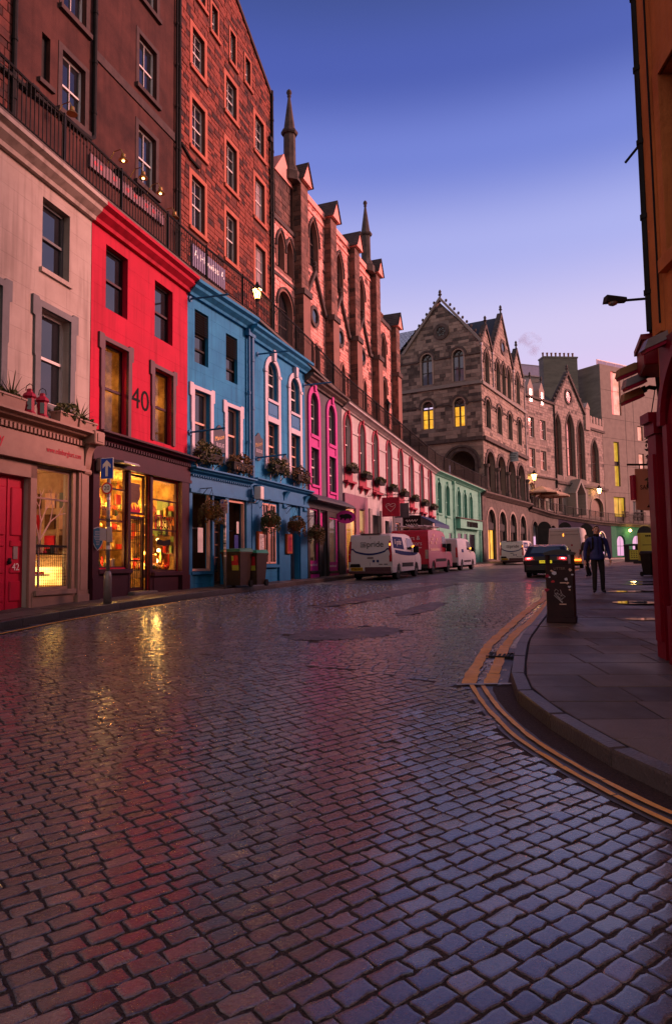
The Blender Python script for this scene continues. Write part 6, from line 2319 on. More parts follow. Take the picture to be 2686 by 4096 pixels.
for c in (5.36, 9.5, 13.75):
 zc = 16.0
 mb = MB()
 ci = [(c + .42 * math.cos(t * math.pi / 10), zc + .42 * math.sin(t * math.pi / 10)) for t in range(21)]
 co = [(c + .64 * math.cos(t * math.pi / 10), zc + .64 * math.sin(t * math.pi / 10)) for t in range(21)]
 mb.band(ci[::-1], co[::-1], -.1, .02)
 w = ch.add(mb, 'round_window', M_COPING)
 mb = MB()
 mb.prism(ci[:-1][::-1], -.02, -.005)
 ch.add(mb, 'pane', M_PANE, w)
 # gabled string over the round window
 mb = MB()
 l, a, r_ = c - 2.2, (c, 18.5), c + 2.0
 path_i = [(l, 16.4), (c - 1.45, 16.4), a, (c + 1.45, 16.4), (r_, 16.4)]
 path_o = [(l, 16.62), (c - 1.52, 16.62), (c, 18.82), (c + 1.52, 16.62), (r_, 16.62)]
 mb.band(path_i, path_o, -.2, .02)
 mb.lathe([(.06, 0), (.1, .12), (.16, .2), (.07, .3), (.14, .42), (.05, .55)], (c, -.1, 18.75), 8)
 ch.add(mb, 'gabled_string', M_COPING)
for i, u in enumerate(BU):
 d, w = .55, .95
 top = PAR + .1 if i < 4 else 20.6
 m2 = MB()
 m2.box(u, u + w, -d, .05, 8.5, 16.4)
 m2.box(u, u + w, -d * .82, .05, 16.4, top - .2)
 bu = ch.add(m2, 'buttress', M_STONE_B)
 m2 = MB()
 m2.box(u - .06, u + w + .06, -d - .1, .05, 16.3, 16.62)
 ch.add(m2, 'offset_course', M_COPING, bu)
 # gabled cap whose ridge runs out from the wall
 m2 = MB()
 m2.prism([(u - .12, top - .25), (u + w / 2, top + .85), (u + w + .12, top - .25)], -d - .12, .6)
 ch.add(m2, 'gablet', M_STONE_C, bu)
 m2 = MB()
 for k in range(7):
  t0, t1 = k / 7, (k + 1) / 7
  for sgn in (0, 1):
   xa, xb = ((u - .2 + (w / 2 + .2) * t0), (u - .2 + (w / 2 + .2) * t1)) if not sgn else ((u + w + .2 - (w / 2 + .2) * t0), (u + w + .2 - (w / 2 + .2) * t1))
   za, zb_ = top - .3 + 1.22 * t0, top - .3 + 1.22 * t1
   m2.hexa([(xa, -d - .2, za + .05), (xb, -d - .2, zb_ + .02), (xb, .7, zb_ + .02), (xa, .7, za + .05), (xa, -d - .2, za + .13), (xb, -d - .2, zb_ + .07), (xb, .7, zb_ + .07), (xa, .7, za + .13)])
 ch.add(m2, 'gablet_slabs', M_COPING, bu)
 masonry(ch, 0, d, 12.4, 16.3, [], M_STONE_B, (.24, .34), (.24, .5), fmap=lambda p, u=u: (u + p[1], -p[0], p[2]), seed=50 + i, limit=12, tones=(.35, 1.0))  # darker stones put the near side's shade into the colour
 masonry(ch, 0, d * .82, 16.65, top - .3, [], M_STONE_B, (.24, .34), (.24, .5), fmap=lambda p, u=u: (u + p[1], -p[0], p[2]), seed=60 + i, limit=16, tones=(.35, 1.0))
 masonry(ch, u, u + w, 16.65, top - .3, [], M_STONE_B, (.24, .34), (.4, .6), y=-d * .82 - .001, seed=70 + i, limit=5, tones=(.0, .7), proud=(.005, .02))
# stair turret and pinnacles
m2 = MB()
m2.box(.55, 2.45, .1, 2.0, 19.6, 22.4)
tu = ch.add(m2, 'stair_turret', M_STONE_B)
masonry(ch, .55, 2.45, 19.75, 22.4, [], M_STONE_B, (.26, .34), (.35, .7), y=.1, seed=91, limit=14, tones=(.3, 1))
masonry(ch, 0, 1.9, 19.75, 22.4, [], M_STONE_B, (.26, .34), (.35, .7), fmap=lambda p: (.55 + p[1], 2.0 - p[0], p[2]), seed=92, limit=20, tones=(.4, 1))
m2 = MB()
m2.prism([(.4, 22.3), (1.5, 23.7), (2.6, 22.3)], 0, 2.1)
ch.add(m2, 'gablet', M_STONE_C, tu)
def pinnacle(u, y, z0, lab):
 m2 = MB()
 k = 8
 m2.lathe([(.62, 0), (.62, .5), (.50, .62), (.48, .7), (.34, 1.05), (.33, 2.75), (.42, 2.85), (.42, 2.95), (.33, 3.05), (.07, 5.0)], (u, y, z0), k, ph=math.pi / 8)
 p = ch.add(m2, 'pinnacle', M_SOOT)
 m2 = MB()
 m2.lathe([(.42, 2.78), (.47, 2.86), (.47, 2.96), (.40, 3.04)], (u, y, z0), k, ph=math.pi / 8)
 ch.add(m2, 'collar', M_COPING, p)
 m2 = MB()
 m2.lathe([(.07, 4.95), (.12, 5.05), (.09, 5.12), (.16, 5.26), (.12, 5.38), (.05, 5.46)], (u, y, z0), 8)
 ch.add(m2, 'finial', M_COPING, p)
pinnacle(2.45, .1, 22.55, '')
pinnacle(15.35, .1, 22.6, '')
mb = MB()
mb.poly([(2.9, .3, PAR - .2), (16.4, .3, PAR - .2), (16.4, 4.5, PAR + 1.0), (2.9, 4.5, PAR + 1.0)])
mb.poly([(16.4, .3, 19.9), (22.2, .3, 19.9), (22.2, 4.5, 22.2), (16.4, 4.5, 22.2)])
mb.poly([(22.2, .3, 19.9), (22.2, 9, 19.9), (22.2, 4.5, 22.2)])
ch.add(mb, 'roof', M_SLATE)
def chimney(name, loc, rz, w, d, h, pots, label, m=None, group=None, pm=None):
 r = empty(name, loc, rz, label, 'chimney', group)
 mb = MB()
 mb.bbox(-w / 2, w / 2, -d / 2, d / 2, 0, h, .03)
 mb.box(-w / 2 - .08, w / 2 + .08, -d / 2 - .08, d / 2 + .08, h - .25, h - .05)
 mb.build('stack', m or M_ASHLAR2, r)
 first = None
 for i in range(pots):
  x = -w / 2 + (i + .5) * w / pots
  if not first:
   m2 = MB()
   m2.lathe([(.14, 0), (.15, .1), (.12, .15), (.13, .62), (.17, .66), (.17, .74)], (0, 0, 0), 10)
   first = m2.build('chimney_pot', pm or M_TERRA, r)
   o = first
  else:
   o = first.copy()
   COL.objects.link(o)
  o.location = (x, 0, h - .02)
 return r
chimney('chimney', (3.85, 55.0, 17.0), R(68.5), 1.6, .9, 4.3, 4, 'stone chimney stack with four clay pots behind the end of the church')
def lantern_post(name, loc, h, label, lit, scale=1.0, power=60, group=None):
 r = empty(name, loc, 0, label, 'street lamp', group)
 mb = MB()
 mb.lathe([(.09, 0), (.09, .12), (.05, .2), (.035, .3), (.03, h - .1), (.06, h - .06), (.02, h)], (0, 0, 0), 8)
 mb.build('post', M_BLACK, r)
 k = scale
 mb = MB()
 mb.lathe([(.07 * k, 0), (.16 * k, .36 * k)], (0, 0, h), 6)
 mb.build('lamp_glass', M_LANTERN if lit else M_PANE, r)
 mb = MB()
 mb.lathe([(.19 * k, .36 * k), (.17 * k, .42 * k), (.07 * k, .54 * k), (.03 * k, .64 * k)], (0, 0, h), 6)
 mb.lathe([(.085 * k, -.03), (.085 * k, .02)], (0, 0, h), 6)
 for i in range(6):
  a = i * math.pi / 3
  mb.tube([(.075 * k * math.cos(a), .075 * k * math.sin(a), h), (.17 * k * math.cos(a), .17 * k * math.sin(a), h + .37 * k)], .008, 4)
 mb.build('lamp_frame', M_BLACK, r)
 if lit:
  point_light('lantern_light', Vector(loc) + Vector((0, 0, h + .2 * k)), power, (1, .5, .13), .12)
 return r
_q = TPH.at(19.1, -.02)
lantern_post('street_lantern', (_q[0], _q[1], _q[2] + .1), .95, 'glowing lantern at the terrace railing above the two blue buildings', True, 1.0, 220)
_s = min((abs((lambda q: (q[0] * CAM_R.x + (q[1]) * CAM_R.y + (q[2] - EYE) * CAM_R.z) / (q[1] * _d.y + (q[2] - EYE) * _d.z) * F_PX + IMG_W / 2 - 1548)((*TPH.at(k * .25, .6)[:2], TPH.at(k * .25)[2] + 1.5))), k * .25) for k in range(80, 220))[1]
_q = TPH.at(_s, .6)
lantern_post('street_lantern', (_q[0], _q[1], _q[2] + .1), 1.9, 'unlit black lantern post on the terrace in front of the church end', False, 1.3)
# ============ gabled stone hall with arcades at the bend
ga = Front('gabled_stone_building', 'dark gabled stone building with arcades at the bend of the street', 'building', PL[8], PL[9], 1.3)
GX = 1.0
def fg(p):
 """front gable: x from its left end (0) to the corner (9), y inward"""
 return (GX + p[1], 9 - p[0], p[2])
class GFront:
 def __init__(s, b, f):
  s.b, s.f, s.root, s.zb = b, f, b.root, b.zb
 def add(s, mb, name, mats, parent=None, **kw):
  return s.b.add(mb, name, mats, parent, fmap=s.f, kind=kw.get('kind'))
 def world(s, *p):
  return s.b.world(*s.f(p))
gf = GFront(ga, fg)
gable_w = [op(3.36, 4.42, 18.06, 20.98, 'round'), op(6.45, 7.44, 18.0, 20.9, 'round'), op(3.36, 4.4, 13.93, 16.48, 'round'), op(6.44, 7.42, 13.85, 16.42, 'round')]
garch = op(5.75, 8.25, 7.6, 11.57, 'round')
gocu = op(4.94, 5.84, 22.4, 23.3, 'round', rise=.45)
lit_l = op(.3, .95, 13.9, 15.6)
mb = wall_mb(-4, 9, 6.5, 21.4, gable_w + [garch, lit_l], .3)
mb.poly([(1.7, 0, 21.4), (8.95, 0, 21.4), (5.35, 0, 25.6)])
gf.add(mb, 'wall', M_MORTAR_G)
GSL = (25.65 - 21.4) / (5.35 - 1.75)
def tone_g(x, z, rg):
 t = rg.random()
 return rg.uniform(.0, .3) if t < .34 else rg.uniform(.35, .7) if t < .7 else rg.uniform(.75, 1.0)
planes = [(GSL, 1, 21.4 + GSL * 8.92), (-GSL, 1, 21.4 - GSL * 1.76)]
masonry(gf, .0, 9.0, 21.45, 25.6, [op(4.6, 6.1, 22.1, 23.6)], M_STONE_G, (.24, .36), (.35, .9), planes=planes, tone_fn=tone_g, seed=21, limit=70)
masonry(gf, -1.5, 9.0, 17.8, 21.4, gable_w[:2], M_STONE_G, (.26, .4), (.35, .95), margin=.18, tone_fn=tone_g, seed=22, limit=80)
masonry(gf, -1.5, 9.0, 12.75, 17.5, gable_w[2:] + [lit_l], M_STONE_G, (.26, .4), (.35, .95), margin=.18, tone_fn=tone_g, seed=23, limit=90)
masonry(gf, -1.0, 9.0, 7.8, 12.4, [garch], M_STONE_G, (.36, .46), (.6, 1.2), margin=.35, tones=(.1, .55), seed=24, limit=30)
for o in gable_w:
 lit = o['z1'] < 17
 zs = 15.7 if lit else 20.35
 c = (o['u0'] + o['u1']) / 2
 surround(gf, o, .14, .06, M_STONE_G, 'window_surround')
 surround(gf, op(o['u0'] - .14, o['u1'] + .14, o['z1'] - .66, o['z1'] + .14, 'round', rise=.66), .2, .14, M_SOOT, 'hood_mould')
 m2 = MB()
 m2.box(c - .06, c + .06, .12, .28, o['z0'], zs)
 m2.box(o['u0'], o['u1'], .12, .28, zs - .04, zs + .08)
 # tracery head: two small arches
 for a, b_ in ((o['u0'], c), (c, o['u1'])):
  q = op(a + .03, b_ - .03, zs, zs + .42, 'pointed', rise=.36)
  m2.band(arch(q), [(p[0], p[1] + .09) for p in arch(q)], .14, .26)
 w = gf.add(m2, 'window', M_SOOT)
 for a, b_ in ((o['u0'], c - .06), (c + .06, o['u1'])):
  m2 = MB()
  m2.box(a + .03, b_ - .03, .2, .21, o['z0'] + .04, zs - .05)
  gf.add(m2, 'pane', M_LITWIN if lit else mat('sky_pane', (.10, .13, .20), (.16, .18, .26), 1.2, .03, 0, spec=.9), w)
  m2 = MB()
  zm = (o['z0'] + zs) / 2
  m2.box(a + .02, b_ - .02, .17, .2, zm - .03, zm + .03)
  gf.add(m2, 'meeting_rail', M_BLACK, w)
 m2 = MB()
 m2.prism([(p[0], p[1]) for p in arch(o)] , .24, .25)
 gf.add(m2, 'pane', M_PANE, w)
m2 = MB()
m2.box(lit_l['u0'], lit_l['u1'], .2, .21, lit_l['z0'], lit_l['z1'])
gf.add(m2, 'pane', M_LITWIN)
m2 = MB()
ci = [(5.39 + .45 * math.cos(t * math.pi / 12), 22.86 + .45 * math.sin(t * math.pi / 12)) for t in range(25)]
co = [(5.39 + .76 * math.cos(t * math.pi / 12), 22.86 + .76 * math.sin(t * math.pi / 12)) for t in range(25)]
m2.band(ci[::-1], co[::-1], -.12, .02)
w = gf.add(m2, 'round_window', M_SOOT)
m2 = MB()
m2.prism(ci[:-1][::-1], -.03, -.02)
gf.add(m2, 'pane', M_PANE, w)
m2 = MB()
for k in range(6):
 a = k * math.pi / 3
 m2.tube([(5.39 + .2 * math.cos(a + j) if False else 5.39 + .24 * math.cos(a) + .2 * math.cos(j * .785), -.06, 22.86 + .24 * math.sin(a) + .2 * math.sin(j * .785)) for j in range(9)], .03, 4)
gf.add(m2, 'tracery', M_SOOT, w)
for (z, h, o_) in ((20.25, .16, .12), (17.5, .3, .18), (15.9, .14, .1), (12.42, .34, .22)):
 m2 = MB()
 for a, b_ in ((-4, 3.05), (4.7, 6.15), (7.75, 9.05)) if z in (20.25, 15.9) else ((-4, 9.05),):
  m2.box(a, b_, -o_, .02, z, z + h)
 gf.add(m2, 'string_course', M_ASHLAR2 if z == 17.5 else M_SOOT)
surround(gf, garch, .3, .1, M_SOOT, 'arch_moulding')
surround(gf, op(5.4, 8.6, 9.9, 11.92, 'round', rise=1.6), .18, .2, M_SOOT, 'hood_mould')
m2 = MB()
for sgn, xa in ((1, 1.62), (-1, 9.05)):
 e = Vector((5.35 - xa, 25.85 - 21.25)).normalized()
 nn = Vector((-e.y, e.x)) if sgn > 0 else Vector((e.y, -e.x))
 a, c = Vector((xa, 21.25)), Vector((5.35, 25.85))
 m2.prism([tuple(a), tuple(c), tuple(c + Vector((0, .32))), tuple(a + nn * .24)], -.18, .3)
gf.add(m2, 'gable_coping', M_ASHLAR2)
first = None
for k in range(9):
 for sgn, xa in ((1, 1.62), (-1, 9.05)):
  t = (k + .6) / 9.6
  m2 = MB()
  m2.sphere((xa + (5.35 - xa) * t - sgn * .2, -.02, 21.4 + 4.55 * t + .24), .13, 6, sc=(1, 1, 1.2))
  gf.add(m2, 'crocket', M_SOOT)
def finial(b, x, y, z, s=1.0, parent=None):
 m2 = MB()
 m2.lathe([(.1 * s, -.1), (.08 * s, .25 * s), (.2 * s, .38 * s), (.1 * s, .5 * s), (.15 * s, .66 * s), (.05 * s, .85 * s)], (x, y, z), 6)
 return b.add(m2, 'finial', M_SOOT, parent)
finial(gf, 5.35, 0, 26.0)
m2 = MB()
m2.box(5.9, 8.1, .6, .62, 7.6, 10)
gf.add(m2, 'recess_shade', M_BLACK)  # black sheet standing in for the shade inside the arch
# side facing the street: x along the street from the corner (1.0) to 16.2
third = [op(2.05, 3.45, 17.9, 20.9, 'pointed', rise=1.3), op(5.55, 6.95, 17.9, 20.85, 'pointed', rise=1.2), op(7.45, 8.85, 17.9, 21.0, 'pointed', rise=1.2), op(9.3, 10.7, 17.9, 21.0, 'pointed', rise=1.2), op(12.7, 14.1, 18.1, 21.2, 'pointed', rise=1.3)]
secnd = [op(c - .75, c + .75, 13.75, 16.4, 'round') for c in (2.75, 6.3, 9.95, 13.5)]
arcs = [op(c - 1.3, c + 1.3, 7.9, 11.58, 'round') for c in (2.97, 6.4, 9.85, 13.5)]
lows = [op(c - 1.22, c + 1.22, 1.75, 6.3, 'round') for c in (2.75, 6.25, 9.85, 13.6)]
ga.add(wall_mb(1.0, 16.2, 7.75, 21.3, third + secnd + arcs, .4), 'wall', M_MORTAR_G)
GABS = [(2.75, 1.2, 4.4, 23.0, 21.2), (7.95, 4.55, 11.5, 25.7, 21.2), (13.35, 11.6, 15.4, 23.6, 21.3)]
for (c, a, b_, za, ze) in GABS:
 m2 = MB()
 m2.prism([(a, 21.2), (c, za), (b_, 21.2)], 0, .35)
 g_ = ga.add(m2, 'gable', M_MORTAR_G)
 m2 = MB()
 for x in (a - .1, b_ + .1):
  m2.prism([(x, ze), (c, za + .1), (c, za + .42), (x + (.28 if x > c else -.28) * .5, ze + .2)] if x < c else [(c, za + .1), (x, ze), (x + .14, ze + .2), (c, za + .42)], -.15, .35)
 ga.add(m2, 'gable_coping', M_SOOT, g_)
 n = 5 if za < 25 else 8
 for k in range(n):
  t = (k + .6) / (n + .5)
  for x in (a - .2, b_ + .2):
   m2 = MB()
   m2.sphere((x + (c - x) * t, -.05, ze + (za - ze) * t + .32), .12, 5)
   ga.add(m2, 'crocket', M_SOOT, g_)
 finial(ga, c, 0, za + .4, .95, g_)
 sl1 = (za - 21.2) / (c - a)
 sl2 = (za - 21.2) / (b_ - c)
 masonry(ga, a, b_, 21.25, za, [op(7.4, 9.0, 22.0, 23.4)] if za > 25 else [], M_STONE_G, (.26, .38), (.35, .9), planes=[(-sl1, 1, 21.2 - sl1 * a - .05), (sl2, 1, 21.2 + sl2 * b_ - .05)], tone_fn=tone_ch, seed=int(c * 10), limit=15)
m2 = MB()
ci = [(8.2 + .5 * math.cos(t * math.pi / 10), 22.7 + .5 * math.sin(t * math.pi / 10)) for t in range(21)]
co = [(8.2 + .8 * math.cos(t * math.pi / 10), 22.7 + .8 * math.sin(t * math.pi / 10)) for t in range(21)]
m2.band(ci[::-1], co[::-1], -.1, .02)
w = ga.add(m2, 'round_window', M_SOOT)
m2 = MB()
m2.prism(ci[:-1][::-1], -.03, -.02)
ga.add(m2, 'pane', M_PANE, w)
masonry(ga, 1.02, 16.15, 17.85, 21.2, third, M_STONE_G, (.26, .4), (.35, .95), margin=.2, tone_fn=tone_ch, seed=31, limit=30)
masonry(ga, 1.02, 16.15, 12.85, 17.5, secnd, M_STONE_G, (.26, .4), (.35, .95), margin=.2, tone_fn=tone_ch, seed=32, limit=30)
masonry(ga, 1.02, 16.15, 8.2, 12.4, arcs, M_STONE_G, (.34, .44), (.5, 1.0), margin=.32, tones=(.2, .6), seed=33, limit=10)
for o in third + secnd:
 window(ga, o, .26, M_SOOT, M_PANE, .09, mid=.55, nx=1, nzl=1)
 surround(ga, o, .14, .07, M_STONE_G)
 surround(ga, op(o['u0'] - .14, o['u1'] + .14, arch(o)[0][1], o['z1'] + .14, o['k'], rise=o['z1'] + .14 - arch(o)[0][1]), .16, .14, M_SOOT, 'hood_mould')
for o in arcs:
 surround(ga, o, .28, .1, M_SOOT, 'arch_moulding')
for c in (1.35, 4.7, 8.1, 11.7, 15.4):
 m2 = MB()
 m2.lathe([(.3, 7.8), (.3, 8.1), (.22, 8.25), (.21, 9.9), (.3, 10.05), (.34, 10.25)], (c, -.12, 0), 10)
 ga.add(m2, 'column', M_SOOT)
for (z, h, o_, m) in ((17.45, .3, .2, M_ASHLAR2), (12.42, .34, .3, M_SOOT), (15.95, .14, .1, M_SOOT), (20.3, .14, .1, M_SOOT)):
 m2 = MB()
 xs = [1.0] + [x for o in (secnd if z == 15.95 else third if z == 20.3 else []) for x in (o['u0'] - .3, o['u1'] + .3)] + [16.2]
 for a, b_ in zip(xs[::2], xs[1::2]):
  if b_ > a:
   m2.box(a, b_, -o_, .02, z, z + h)
 ga.add(m2, 'string_course', m)
for u in (1.12, 4.55, 11.6, 15.9):
 drainpipe(ga, u, 17.8 if u in (4.55, 11.6, 1.12) else 12.8, 21.0, mat('rosy_grey_pipe', (.42, .36, .38), None, 3, .5, .05), .06)
# arcade interior
m2 = MB()
m2.poly([(1.2, 3.2, 7.8), (16, 3.2, 7.8), (16, 3.2, 12), (1.2, 3.2, 12)])
m2.poly([(1.2, .4, 12), (16, .4, 12), (16, 3.2, 12), (1.2, 3.2, 12)])
ga.add(m2, 'arcade_back_wall', M_SOOT)
m2 = MB()
for (u, z0, z1) in ((6.6, 8.2, 9.8), (3.6, 8.0, 9.2)):
 q = op(u - .35, u + .35, z0, z1 + .5, 'pointed', rise=.6)
 m2.prism(outline(q), 3.1, 3.15)
ga.add(m2, 'lit_doorway', mat('lit_amber', (.4, .2, .05), None, 3, .6, 0, emit=(1.0, .36, .04), es=1.0))
# roofs
m2 = MB()
rows = 22
def slates(mb, A, B, C_, D, nrow, ncol, rg):
 """roof plane from eaves A-B up to ridge D-C in overlapping rows of slates"""
 A, B, C_, D = map(Vector, (A, B, C_, D))
 n_ = (B - A).cross(D - A).normalized()
 for i in range(nrow):
  t0, t1 = i / nrow, min(1, (i + 1.12) / nrow)
  for j in range(ncol):
   s0, s1 = (j + .5 * (i % 2) - .5) / ncol, (j + 1 + .5 * (i % 2) - .5) / ncol
   s0, s1 = max(0, s0), min(1, s1)
   if s1 - s0 < .002:
    continue
   p = lambda s, t: (A + (B - A) * s) * (1 - t) + (D + (C_ - D) * s) * t
   mb.poly([p(s0 + .001, t0) + n_ * .04, p(s1 - .001, t0) + n_ * .04, p(s1 - .001, t1) + n_ * .005, p(s0 + .001, t1) + n_ * .005], 0, rg.uniform(.05, 1))
rgr = random.Random(9)
# long roof behind the street gables, and the roof over the front gable
m2 = MB()
slates(m2, (1.2, .2, 21.2), (16.3, .2, 21.2), (16.3, 4.3, 25.4), (1.2, 4.3, 25.4), 26, 50, rgr)
m2.poly([(1.2, 8.6, 21.2), (1.2, 4.3, 25.4), (16.3, 4.3, 25.4), (16.3, 8.6, 21.2)], 0, .3)
slates(m2, *[fg(p) for p in ((8.9, .2, 21.4), (8.9, 6, 21.4), (5.35, 6, 25.55), (5.35, .2, 25.55))], 26, 20, rgr)
slates(m2, *[fg(p) for p in ((1.75, 9, 21.4), (1.75, .2, 21.4), (5.35, .2, 25.55), (5.35, 9, 25.55))], 26, 20, rgr)
slates(m2, *[fg(p) for p in ((-4, .1, 21.1), (1.75, .1, 21.4), (3.6, 2.5, 24.4), (-4, 2.5, 24.4))], 22, 20, rgr)
for (c, a, b_, za, ze) in GABS:
 m2.poly([(a, .3, 21.2), (c, .3, za), (c, 4.2, za)], 0, .4)
 m2.poly([(b_, .3, 21.2), (c, 4.2, za), (c, .3, za)], 0, .4)
ga.add(m2, 'roof', M_SLATE)
slab_part(ga, 'end_wall', M_ASHLAR2, 16.1, 16.25, .0, 8, 7.8, 21.2)
# street level arcade of grey stone
bl = ga
lw = wall_mb(0.0, 16.25, 1.0, 7.5, lows, .35, y=-.02)
ga.add(lw, 'lower_wall', M_SHADEASH)
m2 = MB()
m2.along([(.02, 7.78), (-.5, 7.74), (-.5, 7.6), (-.3, 7.45), (-.12, 7.3), (.02, 7.3)], 0, 16.4)
ga.add(m2, 'ledge', M_SOOT)
slab_part(ga, 'corner_pier', M_SOOT, -.02, 1.1, -.12, .3, 1.0, 7.3)
masonry(ga, 1.15, 16.2, 1.9, 7.25, lows, M_SHADEASH, (.4, .5), (.6, 1.1), margin=.25, y=-.02, proud=(.006, .012), tones=(.1, .3), seed=41, limit=10)
for i, o in enumerate(lows):
 surround(ga, o, .22, .06, M_ASHLAR, 'arch_moulding', y=-.02)
 zs = arch(o)[0][1]
 w = window(ga, op(o['u0'], o['u1'], zs - .0, o['z1'], 'round'), .2, M_DARKGREY, M_SHOPPANE, .07, mid=0, nx=3)
 slab_part(ga, 'fascia', M_DARKGREY, o['u0'], o['u1'], .1, .3, zs - .55, zs)
 w = frame_rect(ga, 'window', M_DARKGREY, o['u0'], o['u1'], 1.75, zs - .55, .09, .14, .08, vbars=((o['u0'] + o['u1']) / 2,))
 m2 = MB()
 m2.box(o['u0'] + .08, o['u1'] - .08, .25, .26, 1.85, zs - .62)
 ga.add(m2, 'pane', M_LITWIN if i == 0 else M_SHOPPANE, w)
m2 = MB()
m2.box(lows[2]['u0'], lows[2]['u1'], .1, .12, 2.2, 2.9)
for u in (lows[1]['u0'] + .5, lows[2]['u0'] + 1.2):
 m2.box(u, u + 1.0, .1, .13, 3.1, 3.35)
ga.add(m2, 'lit_shop_sign', M_LITWIN)
ss = empty('wall_sign', ga.world(9.8, -.32, 12.05), ga.rz() + R(-75), 'pale square sign board hung above the middle arcade arch', 'sign')
m2 = MB()
m2.box(-.45, .45, -.03, .03, -.55, .4)
bd = m2.build('board', mat('pale_blue_board', (.36, .42, .45), None, 3, .5, .05), ss)
m2 = MB()
for i in range(4):
 m2.box(-.32, .3 - .1 * (i % 2), -.036, -.03, .18 - i * .17, .24 - i * .17)
m2.build('print', M_PRINT, bd)
# ============ buildings beyond, set back behind their part of the terrace
KF = 80 / 74.0
HP = Vector((22.07, 80.0))
HE = Vector((math.cos(R(46)), math.sin(R(46))))
def hu(u):
 return u * KF
def hz(z):
 return 1.6 + (z - 1.6) * KF
def hop(u0, u1, z0, z1, k='rect', **kw):
 if 'rise' in kw:
  kw['rise'] *= KF
 return op(hu(u0), hu(u1), hz(z0), hz(z1), k, **kw)
ho = Front('stone_house', 'narrow rosy stone house with two columns of sash windows and small dormers', 'building', HP, HP + HE, 6.5)
hw = [hop(1.35, 2.5, 15.3, 17.55), hop(3.9, 5.2, 15.3, 17.52), hop(1.2, 2.5, 11.9, 14.05), hop(3.8, 5.1, 11.8, 14.0)]
hd = [hop(.8, 2.2, 7.3, 10.2, 'round'), hop(3.0, 4.2, 7.3, 9.6, 'round'), hop(4.5, 6.4, 7.3, 9.8, 'round')]
ho.add(wall_mb(-1.5, hu(7.3), 6, hz(19.75), hw + hd, .25, thick=8), 'wall', M_MORTAR_G)
masonry(ho, -.5, hu(7.25), hz(11.1), hz(19.7), hw, M_STONE_H, (.28, .42), (.4, .95), margin=.22, tone_fn=tone_ch, seed=51, limit=60)
M_ROSE = mat('sunset_tinted_pane', (.80, .40, .36), (.55, .26, .24), 1.0, .05, 0, spec=1.0, metal=.9)  # pink of the reflected sunset tinted into the mirror panes
for o in hw:
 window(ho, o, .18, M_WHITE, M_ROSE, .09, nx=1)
 surround(ho, o, .24, .03, M_ASHLAR)
for o in hd:
 window(ho, o, .2, M_WHITE, M_PANE, .08, mid=.6, nx=2)
 surround(ho, o, .2, .04, M_ASHLAR)
slab_part(ho, 'string_course', M_SOOT, -1, hu(7.3), -.2, .02, hz(10.9), hz(11.08))
slab_part(ho, 'eaves_course', M_SOOT, -1, hu(7.4), -.25, .1, hz(19.7), hz(19.95))
for (a, b_) in ((1.25, 2.55), (3.9, 5.1)):
 m2 = MB()
 m2.prism([(hu(a), hz(19.0)), (hu(a), hz(20.9)), (hu((a + b_) / 2), hz(21.95)), (hu(b_), hz(20.9)), (hu(b_), hz(19.0))], -.06, 1.5)
 d_ = ho.add(m2, 'dormer', M_STONE_H)
 o = hop(a + .3, b_ - .3, 19.3, 20.75)
 m2 = MB()
 m2.band([(o['u0'] + .08, o['z0'] + .08), (o['u0'] + .08, o['z1'] - .08), (o['u1'] - .08, o['z1'] - .08), (o['u1'] - .08, o['z0'] + .08)], [(o['u0'], o['z0']), (o['u0'], o['z1']), (o['u1'], o['z1']), (o['u1'], o['z0'])], -.12, -.05)
 ho.add(m2, 'dormer_window', M_WHITE, d_)
 m2 = MB()
 m2.box(o['u0'], o['u1'], -.08, -.065, o['z0'], o['z1'])
 ho.add(m2, 'pane', M_ROSE, d_)
 finial(ho, hu((a + b_) / 2), .0, hz(21.9), .9, d_)
m2 = MB()
slates(m2, (-1, .1, hz(19.9)), (hu(9.7), .1, hz(19.9)), (hu(9.7), 4.2, hz(23.2)), (-1, 4.2, hz(23.2)), 20, 40, rgr)
ho.add(m2, 'roof', M_SLATE)
drainpipe(ho, hu(7.35), hz(10), hz(19.6), M_BLACK, .1)
hl = Front('gothic_hall', 'gothic stone hall with a steep crocketed gable and tall lancet windows', 'building', HP, HP + HE, 6.5)
lan = [hop(7.5, 8.9, 11.6, 18.8, 'pointed', rise=1.5), hop(10.4, 12.4, 11.7, 19.3, 'pointed', rise=2.0), hop(13.4, 15.1, 11.55, 18.8, 'pointed', rise=1.6), hop(17.2, 19.2, 11.4, 16.95, 'pointed', rise=2.0)]
hg = [hop(10.7, 12.3, 7.3, 10.2, 'pointed', rise=1.0), hop(13.4, 14.6, 7.3, 9.7, 'round'), hop(16.5, 20.1, 7.1, 9.45, 'round', rise=1.2), hop(7.6, 8.6, 7.3, 9.9, 'pointed', rise=.8)]
mb = wall_mb(hu(7.3), hu(22.0), 6, hz(19.85), [o for o in lan + hg], .35, thick=8)
mb.poly([(hu(7.4), 0, hz(19.85)), (hu(15.4), 0, hz(19.85)), (hu(11.2), 0, hz(24.0))])
hl.add(mb, 'wall', M_MORTAR_G)
a0, c0, b0_ = hu(7.4), hu(11.2), hu(15.4)
s1_, s2_ = (hz(24) - hz(19.85)) / (c0 - a0), (hz(24) - hz(19.85)) / (b0_ - c0)
masonry(hl, hu(7.4), hu(21.9), hz(11.1), hz(19.8), lan, M_STONE_H, (.28, .42), (.4, .9), margin=.3, tone_fn=tone_ch, seed=52, limit=80)
masonry(hl, a0, b0_, hz(19.9), hz(24), [hop(10.2, 12.4, 20.5, 22.2)], M_STONE_H, (.28, .42), (.4, .9), planes=[(-s1_, 1, hz(19.85) - s1_ * a0 - .05), (s2_, 1, hz(19.85) + s2_ * b0_ - .05)], tone_fn=tone_ch, seed=53, limit=30)
